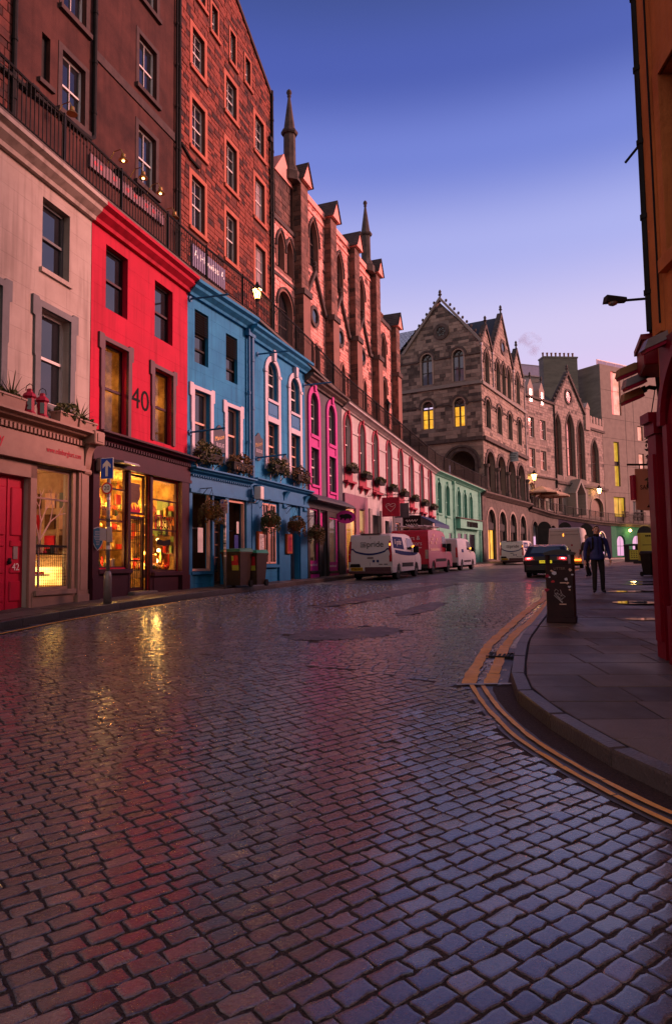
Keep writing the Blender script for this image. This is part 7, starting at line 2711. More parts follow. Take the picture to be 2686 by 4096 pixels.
for i, o in enumerate(lan):
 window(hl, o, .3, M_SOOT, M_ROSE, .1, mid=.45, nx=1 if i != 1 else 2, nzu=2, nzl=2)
 surround(hl, o, .25, .08, M_SOOT)
for o in hg:
 m2 = MB()
 m2.prism(outline(o), .3, .32)
 hl.add(m2, 'doorway', M_WOOD if o is hg[2] else M_BLACK)
 surround(hl, o, .22, .06, M_ASHLAR)
m2 = MB()
for x, sg_ in ((a0 - .15, 1), (b0_ + .15, -1)):
 m2.prism([(x, hz(19.7)), (c0, hz(24.1)), (c0, hz(24.5)), (x - sg_ * .2, hz(19.95))] if sg_ > 0 else [(c0, hz(24.1)), (x, hz(19.7)), (x + .2, hz(19.95)), (c0, hz(24.5))], -.25, .4)
hl.add(m2, 'gable_coping', M_SOOT)
for k in range(8):
 t = (k + .5) / 8.4
 for x in (a0 - .3, b0_ + .3):
  m2 = MB()
  m2.sphere((x + (c0 - x) * t, -.1, hz(19.9) + (hz(24.1) - hz(19.9)) * t + .4), .22, 5)
  hl.add(m2, 'crocket', M_SOOT)
finial(hl, c0, 0, hz(24.4), 1.2)
m2 = MB()
cx_, cz_ = hu(11.3), hz(21.35)
ci = [(cx_ + .75 * math.cos(t * math.pi / 10), cz_ + .75 * math.sin(t * math.pi / 10)) for t in range(21)]
co = [(cx_ + 1.05 * math.cos(t * math.pi / 10), cz_ + 1.05 * math.sin(t * math.pi / 10)) for t in range(21)]
m2.band(ci[::-1], co[::-1], -.12, .02)
w = hl.add(m2, 'round_window', M_SOOT)
m2 = MB()
m2.prism(ci[:-1][::-1], -.02, -.01)
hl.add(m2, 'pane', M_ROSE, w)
slab_part(hl, 'string_course', M_SOOT, hu(7.4), hu(22.1), -.25, .02, hz(10.55), hz(10.85))
slab_part(hl, 'string_course', M_SOOT, hu(15.6), hu(22.0), -.2, .02, hz(18.1), hz(18.4))
for k in range(7):
 u = hu(16.2) + k * .98
 slab_part(hl, 'parapet_merlon', M_STONE_H, u, u + .55, -.12, .3, hz(19.0), hz(19.9))
slab_part(hl, 'parapet', M_STONE_H, hu(15.6), hu(22.0), -.1, .32, hz(18.4), hz(19.0))
m2 = MB()
m2.box(hu(15.5), hu(16.7), -.25, 1.0, hz(17.9), hz(20.6))
m2.prism([(hu(15.4), hz(20.6)), (hu(16.1), hz(21.4)), (hu(16.8), hz(20.6))], -.3, 1.0)
hl.add(m2, 'turret', M_STONE_H)
m2 = MB()
m2.prism([(hu(9.9), hz(9.5)), (hu(11.5), hz(11.3)), (hu(13.1), hz(9.5)), (hu(12.7), hz(9.5)), (hu(11.5), hz(10.85)), (hu(10.3), hz(9.5))], -1.2, .0)
m2.box(hu(10.0), hu(10.4), -1.2, 0, hz(7.0), hz(9.5))
m2.box(hu(12.6), hu(13.0), -1.2, 0, hz(7.0), hz(9.5))
hl.add(m2, 'porch', M_ASHLAR2)
m2 = MB()
m2.along([(.3, hz(18.6)), (8, hz(18.6)), (8, hz(22)), ], hu(15.6), hu(21.8))
hl.add(m2, 'roof', M_SLATE)
# modern sandstone block at the turn
MO = HP + HE * 20.6 * KF
ME = Vector((math.cos(R(32)), math.sin(R(32))))
mo = Front('sandstone_block', 'modern plain sandstone block with tall lit slot windows', 'building', MO, MO + ME, 6.0)
mw = [hop(2.42, 4.4, 20.87, 26.7), hop(2.4, 3.55, 11.26, 17.2), hop(1.95, 4.35, 7.2, 9.86), hop(5.9, 8.2, 6.8, 9.4), hop(7.7, 8.9, 17.8, 19.8), hop(7.7, 8.9, 12.2, 16)]
mb = wall_mb(hu(.2), hu(16), 5.5, hz(27.4), mw, .35, thick=14)
mo.add(mb, 'wall', M_ASHLAR)
m2 = MB()
for x in (hu(5.1), hu(6.9)):
 m2.box(x, x + .05, -.012, .02, 6, hz(27.3))
for z in (10.4, 14.0, 17.6, 20.2, 24):
 m2.box(hu(.2), hu(16), -.008, .02, hz(z), hz(z) + .04)
mo.add(m2, 'wall_joint', M_SOOT)
M_ROSEGLOW = mat('rose_glow_pane', (.7, .3, .25), None, 1.2, .2, 0, emit=(1.0, .45, .36), es=.85)  # sunset glow on these panes is put in as emission
M_ROSEDEEP = mat('crimson_lit_reveal', (.6, .08, .08), None, 1.2, .4, 0, emit=(.9, .10, .09), es=.8)  # crimson light on the window reveal, put in as emission
for i, o in enumerate(mw):
 m = [M_ROSEGLOW, M_LITOLIVE, M_LITOLIVE, M_PANE, M_ROSEGLOW, M_ROSEGLOW][i]
 w = frame_rect(mo, 'window', M_BLACK, o['u0'], o['u1'], o['z0'], o['z1'], .07, .2, .1, bars=((o['z0'] + o['z1']) / 2,) if i in (1,) else (), vbars=((o['u0'] + o['u1']) / 2,) if i in (2, 3) else ())
 pane_part(mo, w, m, o['u0'] + .05, o['u1'] - .05, o['z0'] + .05, o['z1'] - .05, .26)
 if i == 1:
  slab_part(mo, 'spandrel', M_BLACK, o['u0'], o['u1'], .18, .3, hz(14.0), hz(14.6), w)
 if i == 0:
  slab_part(mo, 'glowing_reveal', M_ROSEDEEP, o['u0'] + .05, o['u0'] + .55, .1, .24, o['z0'], o['z1'], w)
for (a, b_) in ((3.2, 4.6), (5.9, 8.3)):
 m2 = MB()
 for k in range(9):
  u = hu(a) + (hu(b_) - hu(a)) * k / 8
  m2.box(u - .02, u + .02, -.25, -.21, hz(6.7), hz(7.9))
 m2.box(hu(a), hu(b_), -.26, -.2, hz(7.85), hz(7.95))
 m2.box(hu(a), hu(b_), -.26, -.2, hz(7.3), hz(7.36))
 mo.add(m2, 'balcony_railing', M_BLACK)
m2 = MB()
for k in range(4):
 m2.box(hu(.9 + k * 1.9), hu(.96 + k * 1.9), 1.0, 1.08, hz(27.4), hz(28.3))
m2.box(hu(.9), hu(9), 1.0, 1.06, hz(28.25), hz(28.35))
mo.add(m2, 'roof_railing', M_GALV)
m2 = MB()
m2.box(hu(.92), hu(9), 1.02, 1.05, hz(27.45), hz(28.25))
mo.add(m2, 'roof_glass', mat('lilac_glass_screen', (.35, .28, .42), None, 2, .1, 0, spec=.9))
slab_part(mo, 'side_wall', mat('lichen_stone', (.22, .20, .165), (.14, .13, .11), .5, .9, .3, 12, detail=8, stretch=(1, 1, 4)), hu(.2) - .06, hu(.2) - .01, .05, 14, 6, hz(27.3))
chimney('chimney', (32.3, 97.5, 19.0), R(6), 5.1, 1.6, 11.8, 8, 'long stone chimney stack carrying a row of eight clay pots', MATS['lichen_stone'])
rb = empty('rooftop_block', (30.5, 108, 10), R(20), 'flat roofed block with a lilac glass screen behind the row of chimney pots', 'building')
mb = MB()
mb.box(-6, 6, -2, 4, 0, 20.5)
mb.build('wall', M_ASHLAR2, rb)
mb = MB()
mb.box(-6, 6, -2, -1.95, 20.6, 22.2)
mb.build('glass_screen', MATS['lilac_glass_screen'], rb)
mb = MB()
mb.box(-6, 6, -2.05, -1.9, 22.2, 22.3)
mb.box(-6.1, 6.1, -2.2, 4, 20.4, 20.6)
mb.build('rail', M_GALV, rb)
def at_px_early(x, y, Y):
 v = _d * F_PX + CAM_R * (x - IMG_W / 2) - CAM_U * (y - IMG_H / 2)
 v = v / v.y * Y
 return Vector((v.x, v.y, v.z + EYE))
# ============ curved row of low shops under the far terrace
class Curved:
 def __init__(s, name, label, pts, u0, u1):
  s.path = CQ
  s.u0 = u0
  p = CQ.at(u0)
  s.o = Vector((p[0], p[1]))
  s.zb = 1.4
  s.root = empty(name, (p[0], p[1], s.zb), 0, label, 'building')
 def fm(s, p):
  q = s.path.at(p[0], p[1])
  return (q[0] - s.o.x, q[1] - s.o.y, p[2])
 def add(s, mb, name, mats, parent=None, fmap=None, **kw):
  return mb.build(name, mats, parent or s.root, off=(0, 0, s.zb), fmap=s.fm, kind=kw.get('kind'))
 def world(s, u, y, z):
  q = s.path.at(u, y)
  return Vector((q[0], q[1], z))
 def rz(s):
  a, c = s.path.at(s.u0 + 1), s.path.at(s.u0 + 2)
  return math.atan2(c[1] - a[1], c[0] - a[0])
_a = ga.world(16.25, 0, 0)
CQ = TPath(np.array([(_a.x, _a.y, 7.45), (22.35, 75.97, 7.3), (24.2, 77.9, 7.0), (27.5, 81.4, 6.8), (30.8, 84.75, 6.65), (34.2, 88.9, 6.6), (37.5, 92.3, 6.6), (43.9, 96.4, 6.5), (51, 100.9, 6.5), (60, 106.5, 6.5)]))
def cz(u):
 return CQ.at(u)[2]
def seg_wall(b, u0, u1, ops, m, z0=1.0, zt=6.0):
 mb = MB()
 n = max(1, int((u1 - u0) / 2.5))
 wall_mb(u0, u1, z0, zt, ops, .25, mb=mb)
 for i in range(8):
  a, c = u0 + (u1 - u0) * i / 8, u0 + (u1 - u0) * (i + 1) / 8
  mb.poly([(a, 0, zt), (c, 0, zt), (c, 0, cz(c) - .02), (a, 0, cz(a) - .02)])
 return b.add(mb, 'wall', m)
def cledge(b, u0, u1, m, o_=.45):
 mb = MB()
 n = max(2, int((u1 - u0) / .8))
 pr = [(.02, 0), (-o_, -.04), (-o_, -.18), (-o_ * .5, -.34), (-.1, -.5), (.02, -.5)]
 for i in range(n):
  a, c = u0 + (u1 - u0) * i / n, u0 + (u1 - u0) * (i + 1) / n
  for k in range(len(pr)):
   p, q = pr[k], pr[(k + 1) % len(pr)]
   mb.poly([(a, p[0], cz(a) + p[1]), (c, p[0], cz(c) + p[1]), (c, q[0], cz(c) + q[1]), (a, q[0], cz(a) + q[1])])
 return b.add(mb, 'ledge', m)
cg = Curved('grey_shop_row', 'grey stone arched shops curving on from the arcade under the far terrace', None, 0, 7.6)
go = [op(.9, 2.5, 1.9, 5.9, 'round'), op(3.1, 4.7, 1.9, 5.8, 'round'), op(5.4, 7.0, 1.9, 5.6, 'round')]
seg_wall(cg, 0, 7.6, go, M_SHADEASH, zt=6.2)
cledge(cg, 0, 7.6, M_SOOT)
for o in go:
 window(cg, o, .2, M_DARKGREY, M_SHOPPANE, .08, mid=.6, nx=1)
 surround(cg, o, .2, .05, M_SHADEASH)
M_AUBER = mat('aubergine_shop_paint', (.035, .028, .055), (.025, .02, .04), 3, .9, .1, 40, spec=.06)
ca = Curved('aubergine_shop', 'dark aubergine shop with white fanlight windows and warm fairy lights', None, 7.6, 23.5)
ao = [op(9.0, 11.0, 2.2, 5.6, 'round'), op(12.2, 13.4, 1.9, 4.8), op(14.8, 17.0, 2.2, 5.3, 'round'), op(19.2, 21.6, 2.2, 5.2, 'round')]
seg_wall(ca, 7.6, 23.5, ao, M_AUBER, zt=6.0)
cledge(ca, 7.6, 23.5, M_SOOT)
for i, o in enumerate(ao):
 if i == 1:
  slab_part(ca, 'door', M_BLACK, o['u0'], o['u1'], .15, .2, o['z0'], o['z1'])
  continue
 w = window(ca, o, .15, M_WHITE, M_SHOPPANE, .12, mid=.55, nx=3)
 surround(ca, o, .14, .05, M_WHITE)
mb = MB()
rgf = random.Random(12)
for k in range(16):
 mb.sphere((17.2 + rgf.uniform(0, 1.8), -.3 + rgf.uniform(-.1, .1), 3.2 + rgf.uniform(0, 2.2)), .07, 6)
ca.add(mb, 'fairy_lights', mat('fairy_light', (1, .6, .2), None, 2, .5, 0, emit=(1, .45, .08), es=7))
cgr = Curved('green_shop', 'green painted shop front with two globe lamps and a glowing arched window', None, 23.5, 34.0)
M_SHOPGREEN = mat('shop_green', (.035, .19, .11), (.028, .15, .09), 3, .85, .1, 40, spec=.08)
gro = [op(25.2, 27.0, 2.0, 4.9, 'round'), op(28.6, 31.0, 2.2, 5.0, 'round'), op(32.0, 33.2, 1.9, 4.4)]
seg_wall(cgr, 23.5, 34, gro, M_SHOPGREEN, zt=6.0)
cledge(cgr, 23.5, 34, M_SOOT)
window(cgr, gro[0], .15, M_SHOPGREEN, M_SHOPPANE, .12, mid=.5, nx=1)
w = window(cgr, gro[1], .15, M_SHOPGREEN, mat('lit_orange', (.4, .2, .05), None, 1.2, .6, 0, emit=(1.0, .42, .03), es=1.5), .12, mid=.55, nx=1)
slab_part(cgr, 'door', M_SHOPGREEN, 32.0, 33.2, .15, .2, 1.9, 4.4)
mb = MB()
mb.sphere((27.6, -.4, 5.55), .2, 10)
mb.sphere((31.2, -.4, 5.5), .2, 10)
cgr.add(mb, 'globe_lamp', M_BULB)
for u in (27.6, 31.2):
 point_light('globe_light', cgr.world(u, -.8, 5.4), 60, (1, .62, .16), .2)
cbl = Curved('pale_blue_shop', 'pale blue grey shop at the far right end of the curved row', None, 34, 44)
bo = [op(35.2, 38.0, 2.2, 4.8), op(39.5, 42, 2.2, 4.8)]
seg_wall(cbl, 34, 44, bo, mat('pale_blue_paint', (.22, .27, .34), (.18, .22, .28), 3, .85, .1, 40, spec=.08), zt=6.0)
cledge(cbl, 34, 44, M_SOOT)
for o in bo:
 window(cbl, o, .15, M_GALV, M_PANE, .1, mid=0, nx=1)
# far part of the walkway with its own railing
wk = MB()
n = 40
for i in range(n):
 a, c = CQ.L * i / n, CQ.L * (i + 1) / n
 q = [CQ.at(a, -.4), CQ.at(c, -.4), CQ.at(c, 5), CQ.at(a, 5)]
 wk.poly([(p[0], p[1], p[2] + .02) for p in q])
tag(wk.build('terrace_walkway', M_TERRSTONE), 'far terrace walkway above the curved shops', kind='structure')
make_railing(CQ, -.3, 'thin black iron railing along the far curved terrace', step=.17, nmax=0, dz=.02, s1=42)
for (u, off, l) in ((1.3, 2.0, 'glowing lantern over the parasols on the far terrace'),):
 pass
_l1, _l2 = ho.world(hu(1.1), -.6, 0), hl.world(hu(17.4), -.8, 0)
lantern_post('street_lantern', (_l1.x, _l1.y, 7.0), hz(10.35) - 7.0, 'glowing lantern over the parasols in front of the rosy stone house', True, 1.9, 260)
lantern_post('street_lantern', (_l2.x, _l2.y, 6.8), hz(9.9) - 6.8, 'glowing lantern in front of the bricked up arch of the gothic hall', True, 1.9, 260)
def parasol(loc, w, h, label):
 r = empty('parasol', loc, R(46), label, 'parasol', 'cream parasols on the far terrace')
 mb = MB()
 n = 8
 v = [(0, 0, h + .75)] + [(w * math.cos(2 * math.pi * k / n), w * math.sin(2 * math.pi * k / n), h) for k in range(n)] + [(w * math.cos(2 * math.pi * k / n), w * math.sin(2 * math.pi * k / n), h - .16) for k in range(n)]
 f = [(0, 1 + k, 1 + (k + 1) % n) for k in range(n)] + [(1 + k, 9 + k, 9 + (k + 1) % n, 1 + (k + 1) % n) for k in range(n)]
 mb.mesh(v, f)
 mb.build('canopy', mat('cream_canvas', (.62, .42, .30), (.52, .34, .24), 3, .8, .1), r)
 mb = MB()
 mb.tube([(0, 0, 0), (0, 0, h + .8)], .04, 6)
 mb.build('pole', M_WOOD, r)
_p = ho.world(hu(3.6), -1.6, 7.0)
parasol((_p.x, _p.y, 7.0), 1.9, hz(8.75) - 7.0, 'cream parasol lit orange on the far terrace, the wholly visible one')
_p = ho.world(hu(1.2), -1.4, 7.0)
parasol((_p.x, _p.y, 7.0), 1.9, hz(9.0) - 7.0, 'cream parasol tucked against the corner of the gabled building')
# ============ red shop building at the right
E7 = Vector((-.06, -.998)).normalized()
rs = Front('red_shop_building', 'orange stone building with a glossy deep red arched shop front', 'building', (4.08, 8.5), Vector((4.08, 8.5)) + E7, .2)
upw = op(.46, 1.6, 5.23, 7.55)
upw2 = op(.46, 1.6, 9.2, 11.6)
rs.add(wall_mb(0, 6.0, 0, 16, [upw, upw2, op(.42, 2.3, .5, 3.6, 'round', rise=.6)], .35), 'wall', M_LAMPSTONE)
mb = MB()
# other faces of the block: the side along the street further up, and the back
q = [rs.world(0, 0, 0), Vector((7.75, 15.8, 0)), Vector((16, 12, 0)), Vector((15, 2.2, 0)), rs.world(6, 0, 0)]
pl = []
for p in q:
 dv = Vector((p.x, p.y)) - rs.p0
 pl.append((dv.dot(rs.e), -dv.dot(rs.n)))
for i in range(4):
 a, c = pl[i], pl[i + 1]
 mb.poly([(a[0], a[1], 0), (c[0], c[1], 0), (c[0], c[1], 16), (a[0], a[1], 16)])
mb.poly([(p[0], p[1], 16) for p in pl])
rs.add(mb, 'flank_walls', M_LAMPSTONE)
for o in (upw, upw2):
 window(rs, o, .26, M_BLACK, M_PANE, .07)
 surround(rs, o, .16, .03, M_LAMPSTONE)
 slab_part(rs, 'window_sill', M_LAMPSTONE, o['u0'] - .1, o['u1'] + .1, -.1, .1, o['z0'] - .16, o['z0'])
mb = MB()
mb.box(-.02, .24, -.05, .02, 4.4, 16)
rs.add(mb, 'corner_strip', M_LAMPSTONE)
mb = MB()
mb.tube([(-.06, -.06, 4.5), (-.06, -.06, 15.8)], .045, 8)
for z in range(5, 16):
 mb.lathe([(.06, -.03), (.06, .03)], (-.06, -.06, z), 8)
rs.add(mb, 'drainpipe', M_BLACK)
mb = MB()
mb.tube([(.235, -.055, 4.5), (.235, -.055, 15.8)], .014, 6)
rs.add(mb, 'cable', M_BLACK)
mb = MB()
mb.tube([(-.02, -.05, 7.0), (-.25, -.2, 6.85)], .018, 5)
rs.add(mb, 'bracket_arm', M_BLACK)
# red shop front
mb = MB()
mb.box(-.16, .09, -.12, .1, .2, 3.15)
mb.box(-.12, .05, -.15, -.11, .6, 2.9)
rs.add(mb, 'pilaster', M_SHOPRED)
mb = MB()
mb.box(-.19, .12, -.15, .1, 3.15, 3.3)
mb.box(-.17, .1, -.2, .1, 3.3, 3.42)
rs.add(mb, 'pilaster_capital', M_SHOPRED)
mb = MB()
mb.box(.09, .3, -.05, .1, .2, 3.1)
rs.add(mb, 'pilaster', M_SHOPRED)
mb = MB()
mb.box(.3, .42, -.17, .05, .15, 1.05)
mb.box(.3, .42, -.12, .05, 1.05, 3.2)
rs.add(mb, 'door_post', M_SHOPRED)
ar = op(.34, 3.0, .4, 4.2, 'round', rise=1.0)
for w_, pr, nm in ((.24, .10, 'arch_moulding'), (.10, .16, 'arch_moulding')):
 a = arch(ar, 10)
 g_ = grow(a, w_)
 mb = MB()
 mb.band(a, g_, -pr, .05)
 rs.add(mb, nm, M_SHOPRED)
a2 = arch(op(.5, 2.8, .4, 3.85, 'round', rise=.9), 10)
mb = MB()
mb.band(a2, grow(a2, .2), -.08, .05)
rs.add(mb, 'arch_moulding', M_SHOPRED)
mb = MB()
mb.box(.09, 4.5, -.03, .04, 3.0, 4.3)
rs.add(mb, 'shop_front', M_SHOPRED)
mb = MB()
mb.prism(outline(op(.42, 2.3, .5, 3.6, 'round', rise=.6)), .3, .32)
rs.add(mb, 'pane', M_PANE)
fb = empty('fascia_box', rs.world(-.55, .05, 4.1), rs.rz() + R(-14), 'deep red projecting fascia box at the corner of the red shop', 'sign')
mb = MB()
mb.bbox(-.36, .38, -.06, .75, 0, .36, .015)
mb.box(-.39, .40, -.09, .75, .33, .40)
mb.build('box', M_SHOPRED, fb)
def slat_lamp(loc, rz, label, m, tilt=18, L=.33):
 r = empty('wall_floodlight', loc, rz, label, 'floodlight', 'slanted floodlights on the red shop')
 r.rotation_euler = (0, R(tilt), rz)
 mb = MB()
 mb.hexa([(-L, -.085, 0), (0, -.085, 0), (0, .085, 0), (-L, .085, 0), (-L * .8, -.06, .1), (-.03, -.06, .1), (-.03, .06, .1), (-L * .8, .06, .1)])
 mb.build('housing', m, r)
 mb = MB()
 mb.box(-L * .96, -.02, -.075, .075, -.045, -.002)
 mb.build('lens', M_CRIMSON, r)
 mb = MB()
 mb.tube([(0, 0, .04), (.12, 0, .05), (.2, 0, .0)], .03, 6)
 mb.box(-.02, .03, -.09, .09, .0, .09)
 mb.build('arm', M_BLACK, r)
M_TANHOUSE = mat('tan_housing', (.30, .15, .065), (.24, .12, .05), 3, .5, .1)
slat_lamp((4.27, 9.5, 4.27), 0, 'tan slanted floodlight, topmost of the three projecting from the red shop', M_TANHOUSE, -22)
slat_lamp((4.29, 9.35, 4.08), 0, 'grey slanted floodlight in the middle of the three projecting from the red shop', M_GALV, -22)
slat_lamp((4.34, 9.55, 3.93), 0, 'tan slanted floodlight, lowest of the three projecting from the red shop', M_TANHOUSE, -22)
slat_lamp((4.3, 8.25, 4.38), 0, 'large grey slanted floodlight above the red arch moulding', M_GALV, -24, .6)
sw_ = empty('hanging_sign', (5.55, 12.7, 2.5), R(6), 'peach coloured hanging restaurant sign with small dark lettering beside the red shop', 'sign')
mb = MB()
mb.hexa([(0, -.02, .02), (.58, -.02, -.02), (.58, .02, -.02), (0, .02, .02), (0.01, -.02, .78), (.5, -.02, .78), (.5, .02, .78), (0.01, .02, .78)])
bd = mb.build('board', mat('peach_sign_board', (.55, .26, .17), (.48, .22, .14), 3, .6, .05), sw_)
mb = MB()
text_mb(mb, 'SAHARA', .12, (.28, -.022, .43), (1, 0, 0), (0, 0, 1), wid=.4)
mb.box(.2, .36, -.026, -.022, .06, .08)
mb.box(.22, .24, -.026, -.022, .08, .11)
mb.box(.32, .34, -.026, -.022, .08, .11)
mb.build('lettering', M_PRINT, bd)
mb = MB()
mb.tube([(-.14, 0, .86), (.95, 0, .86)], .02, 6)
mb.tube([(.1, 0, .86), (.1, 0, .78)], .01, 4)
mb.tube([(.42, 0, .86), (.42, 0, .78)], .01, 4)
mb.build('bracket', M_BLACK, sw_)
mb = MB()
mb.box(-.07, -.02, -.06, .06, .2, .66)
mb.build('side_panel', M_CRIMSON, sw_)
dk = empty('round_sign', (6.15, 12.9, 2.95), R(10), 'pale grey round edged sign half hidden behind the red pilaster', 'sign')
mb = MB()
mb.prism([(-.2 + .0, .3), (.1, .3), (.16, .1), (.14, -.2), (0, -.42), (-.1, -.2), (-.14, .1)], -.02, .02)
mb.build('board', M_GALV, dk)
pg = empty('hanging_plant', (4.72, 10.1, 3.15), 0, 'dark hanging foliage with tiny fairy lights beside the red pilaster', 'plant')
mb = MB()
leaves(mb, (0, 0, .1), (.11, .12, .5), 260, .045, random.Random(6))
leaves(mb, (-.02, 0, -.45), (.1, .1, .25), 120, .045, random.Random(7))
mb.build('foliage', mat('dark_foliage', (.03, .03, .018), (.045, .03, .02), 5, .7, .1, tone=True), pg)
mb = MB()
for (x, z) in ((-.06, -.5), (.0, -.42), (.02, -.36)):
 mb.sphere((x, -.12, z), .022, 6)
mb.build('fairy_lights', M_BULB, pg)
mb = MB()
mb.tube([(0, .05, .6), (.1, .1, 1.0)], .01, 4)
mb.build('hanger', M_BLACK, pg)
# street lamp reaching out from the building
sl_ = empty('street_lamp', (6.05, 13.0, 6.62), R(4), 'unlit street lamp head on a long arm reaching out from the orange building', 'street lamp')
mb = MB()
mb.tube([(.9, 0, .06), (0, 0, .02), (-.42, 0, -.02)], .025, 6)
mb.build('arm', M_BLACK, sl_)
mb = MB()
mb.hexa([(-.82, -.1, -.07), (-.4, -.07, -.05), (-.4, .07, -.05), (-.82, .1, -.07), (-.8, -.08, .06), (-.4, -.05, .03), (-.4, .05, .03), (-.8, .08, .06)])
mb.build('lamp_head', M_DARKGREY, sl_)
mb = MB()
mb.lathe([(.09, 0), (.08, -.04), (.03, -.065)], (-.66, 0, -.065), 10)
mb.build('lamp_bowl', M_GALV, sl_)
# the row that carries on up the right side, behind the red shop
bk = Front('brown_stone_row', 'plain brown stone row continuing up the right side beyond the red shop', 'building', (22.5, 46.0), (7.6, 15.85), .8)
kw = [op(2.5 + 3.4 * i, 3.9 + 3.4 * i, 5.0, 6.8) for i in range(9)] + [op(1.8 + 3.4 * i, 4.4 + 3.4 * i, 1.6, 4.0) for i in range(9)]
bk.add(wall_mb(0, bk.L, 0, 7.6, kw, .2, thick=8), 'wall', M_BROWNHARL)
for o in kw:
 w = window(bk, o, .14, M_DARKGREY, M_PANE, .07, mid=.5 if o['z0'] > 5 else 0)
slab_part(bk, 'eaves_course', M_TENTRIM, 0, bk.L, -.2, .1, 7.5, 7.8)
# thin smoke from the far chimney
ms = bpy.data.materials.new('chimney_smoke')
ms.use_nodes = True
tt = ms.node_tree
tt.nodes.clear()
oo = nd(tt, 'ShaderNodeOutputMaterial')
pv = nd(tt, 'ShaderNodeVolumePrincipled')
pv.inputs['Color'].default_value = (.62, .45, .62, 1)
tcs = nd(tt, 'ShaderNodeTexCoord')
ns = nd(tt, 'ShaderNodeTexNoise')
ns.inputs['Scale'].default_value = .55
ns.inputs['Detail'].default_value = 4
tt.links.new(tcs.outputs['Object'], ns.inputs['Vector'])
rs_ = nd(tt, 'ShaderNodeMapRange')
rs_.inputs['From Min'].default_value = .46
rs_.inputs['From Max'].default_value = .72
rs_.inputs['To Max'].default_value = .55
tt.links.new(ns.outputs['Fac'], rs_.inputs['Value'])
tt.links.new(rs_.outputs[0], pv.inputs['Density'])
tt.links.new(pv.outputs[0], oo.inputs['Volume'])
sk = MB()
for (px, py, r_, sx) in ((2170, 1425, .8, 1.3), (2140, 1400, 1.1, 1.4), (2118, 1365, 1.5, 1.3)):
 q = at_px_early(px, py, 104)
 sk.sphere(tuple(q), r_, 10, sc=(sx, 1, 1))
tag(sk.build('smoke', ms), 'thin violet smoke rising from a far chimney', kind='stuff')
def zpl(x, y):
 """left pavement height"""
 d = np.hypot(LKP.P[:, 0] - x, LKP.P[:, 1] - y)
 i = int(d.argmin())
 return zr(*LKP.P[i]) + .14 + LCF * float(d[i])
def at_px(x, y, Y):
 v = _d * F_PX + CAM_R * (x - IMG_W / 2) - CAM_U * (y - IMG_H / 2)
 v = v / v.y * Y
 return Vector((v.x, v.y, v.z + EYE))
# one-way and speed sign post
P_ = at_px(430, 2435, 15.0)
sp = empty('sign_post', (P_.x, P_.y, zpl(P_.x, P_.y)), R(-16), 'grey sign post with a blue one way arrow sign and a round 20 speed sign', 'sign post')
mb = MB()
mb.lathe([(.085, 0), (.085, .6), (.07, .66), (.05, .7)], (0, 0, 0), 12)
mb.build('base', M_GALV, sp, smooth=True)
mb = MB()
mb.tube([(0, 0, .6), (0, 0, 3.18)], .043, 10)
mb.build('pole', M_GALV, sp, smooth=True)
mb = MB()
mb.bbox(-.16, .16, -.075, -.055, 2.70, 3.17, .008)
bs = mb.build('arrow_sign', M_SIGNWHITE, sp)
mb = MB()
mb.box(-.145, .145, -.079, -.074, 2.715, 3.155)
mb.build('blue_face', M_SIGNBLUE, bs)
mb = MB()
mb.prism([(-.03, 2.76), (.03, 2.76), (.03, 3.0), (.1, 2.94), (.1, 3.02), (0, 3.12), (-.1, 3.02), (-.1, 2.94), (-.03, 3.0)], -.083, -.079)
mb.build('arrow', M_SIGNWHITE, bs)
mb = MB()
mb.lathe([(.128, -.07), (.128, -.055)], (0, 0, 2.50), 24, axis='y')
rd = mb.build('speed_sign', M_SIGNRED, sp)
mb = MB()
mb.lathe([(.098, -.074), (.098, -.068)], (0, 0, 2.50), 24, axis='y')
mb.build('white_face', M_SIGNWHITE, rd)
mb = MB()
text_mb(mb, '20', .14, (0, -.074, 2.50), (1, 0, 0), (0, 0, 1))
mb.build('number', M_PRINT, rd)
mb = MB()
mb.hexa([(-.16, -.08, 1.36), (-.01, -.06, 1.36), (-.01, -.05, 1.36), (-.16, -.07, 1.36), (-.16, -.08, 1.63), (-.01, -.06, 1.63), (-.01, -.05, 1.63), (-.16, -.07, 1.63)])
mb.hexa([(.01, -.06, 1.33), (.17, -.1, 1.33), (.17, -.09, 1.33), (.01, -.05, 1.33), (.01, -.06, 1.66), (.15, -.1, 1.66), (.15, -.09, 1.66), (.01, -.05, 1.66)])
mb.build('notice', mat('lilac_notice', (.42, .38, .48), None, 4, .5, 0), sp)
rgk = random.Random(14)
for i in range(5):
 mb = MB()
 z = 1.2 + i * .27 + rgk.uniform(-.04, .04)
 mb.lathe([(.045, 0), (.045, rgk.uniform(.04, .1))], (0, 0, z), 8, ph=rgk.random())
 mb.build('sticker', [M_SIGNWHITE, M_BRASS, M_DARKGREY, M_PEACH, M_SIGNWHITE][i], sp)
P_ = at_px(900, 2370, 20.4)
pk = empty('parking_sign_post', (P_.x, P_.y, zpl(P_.x, P_.y)), R(-14), 'thin sticker covered post with a pale parking plate beside the wheelie bins', 'sign post')
mb = MB()
mb.tube([(0, 0, 0), (0, 0, 2.62)], .04, 10)
mb.build('pole', M_GALV, pk, smooth=True)
mb = MB()
mb.bbox(-.115, .115, -.065, -.05, 2.22, 2.63, .006)
pl_ = mb.build('plate', mat('rosy_plate', (.62, .48, .47), None, 4, .4, 0), pk)
mb = MB()
mb.box(-.09, -.02, -.069, -.064, 2.52, 2.61)
mb.build('blue_square', M_SIGNBLUE, pl_)
mb = MB()
text_mb(mb, 'P', .08, (-.055, -.070, 2.565), (1, 0, 0), (0, 0, 1))
mb.build('lettering', M_SIGNWHITE, pl_)
mb = MB()
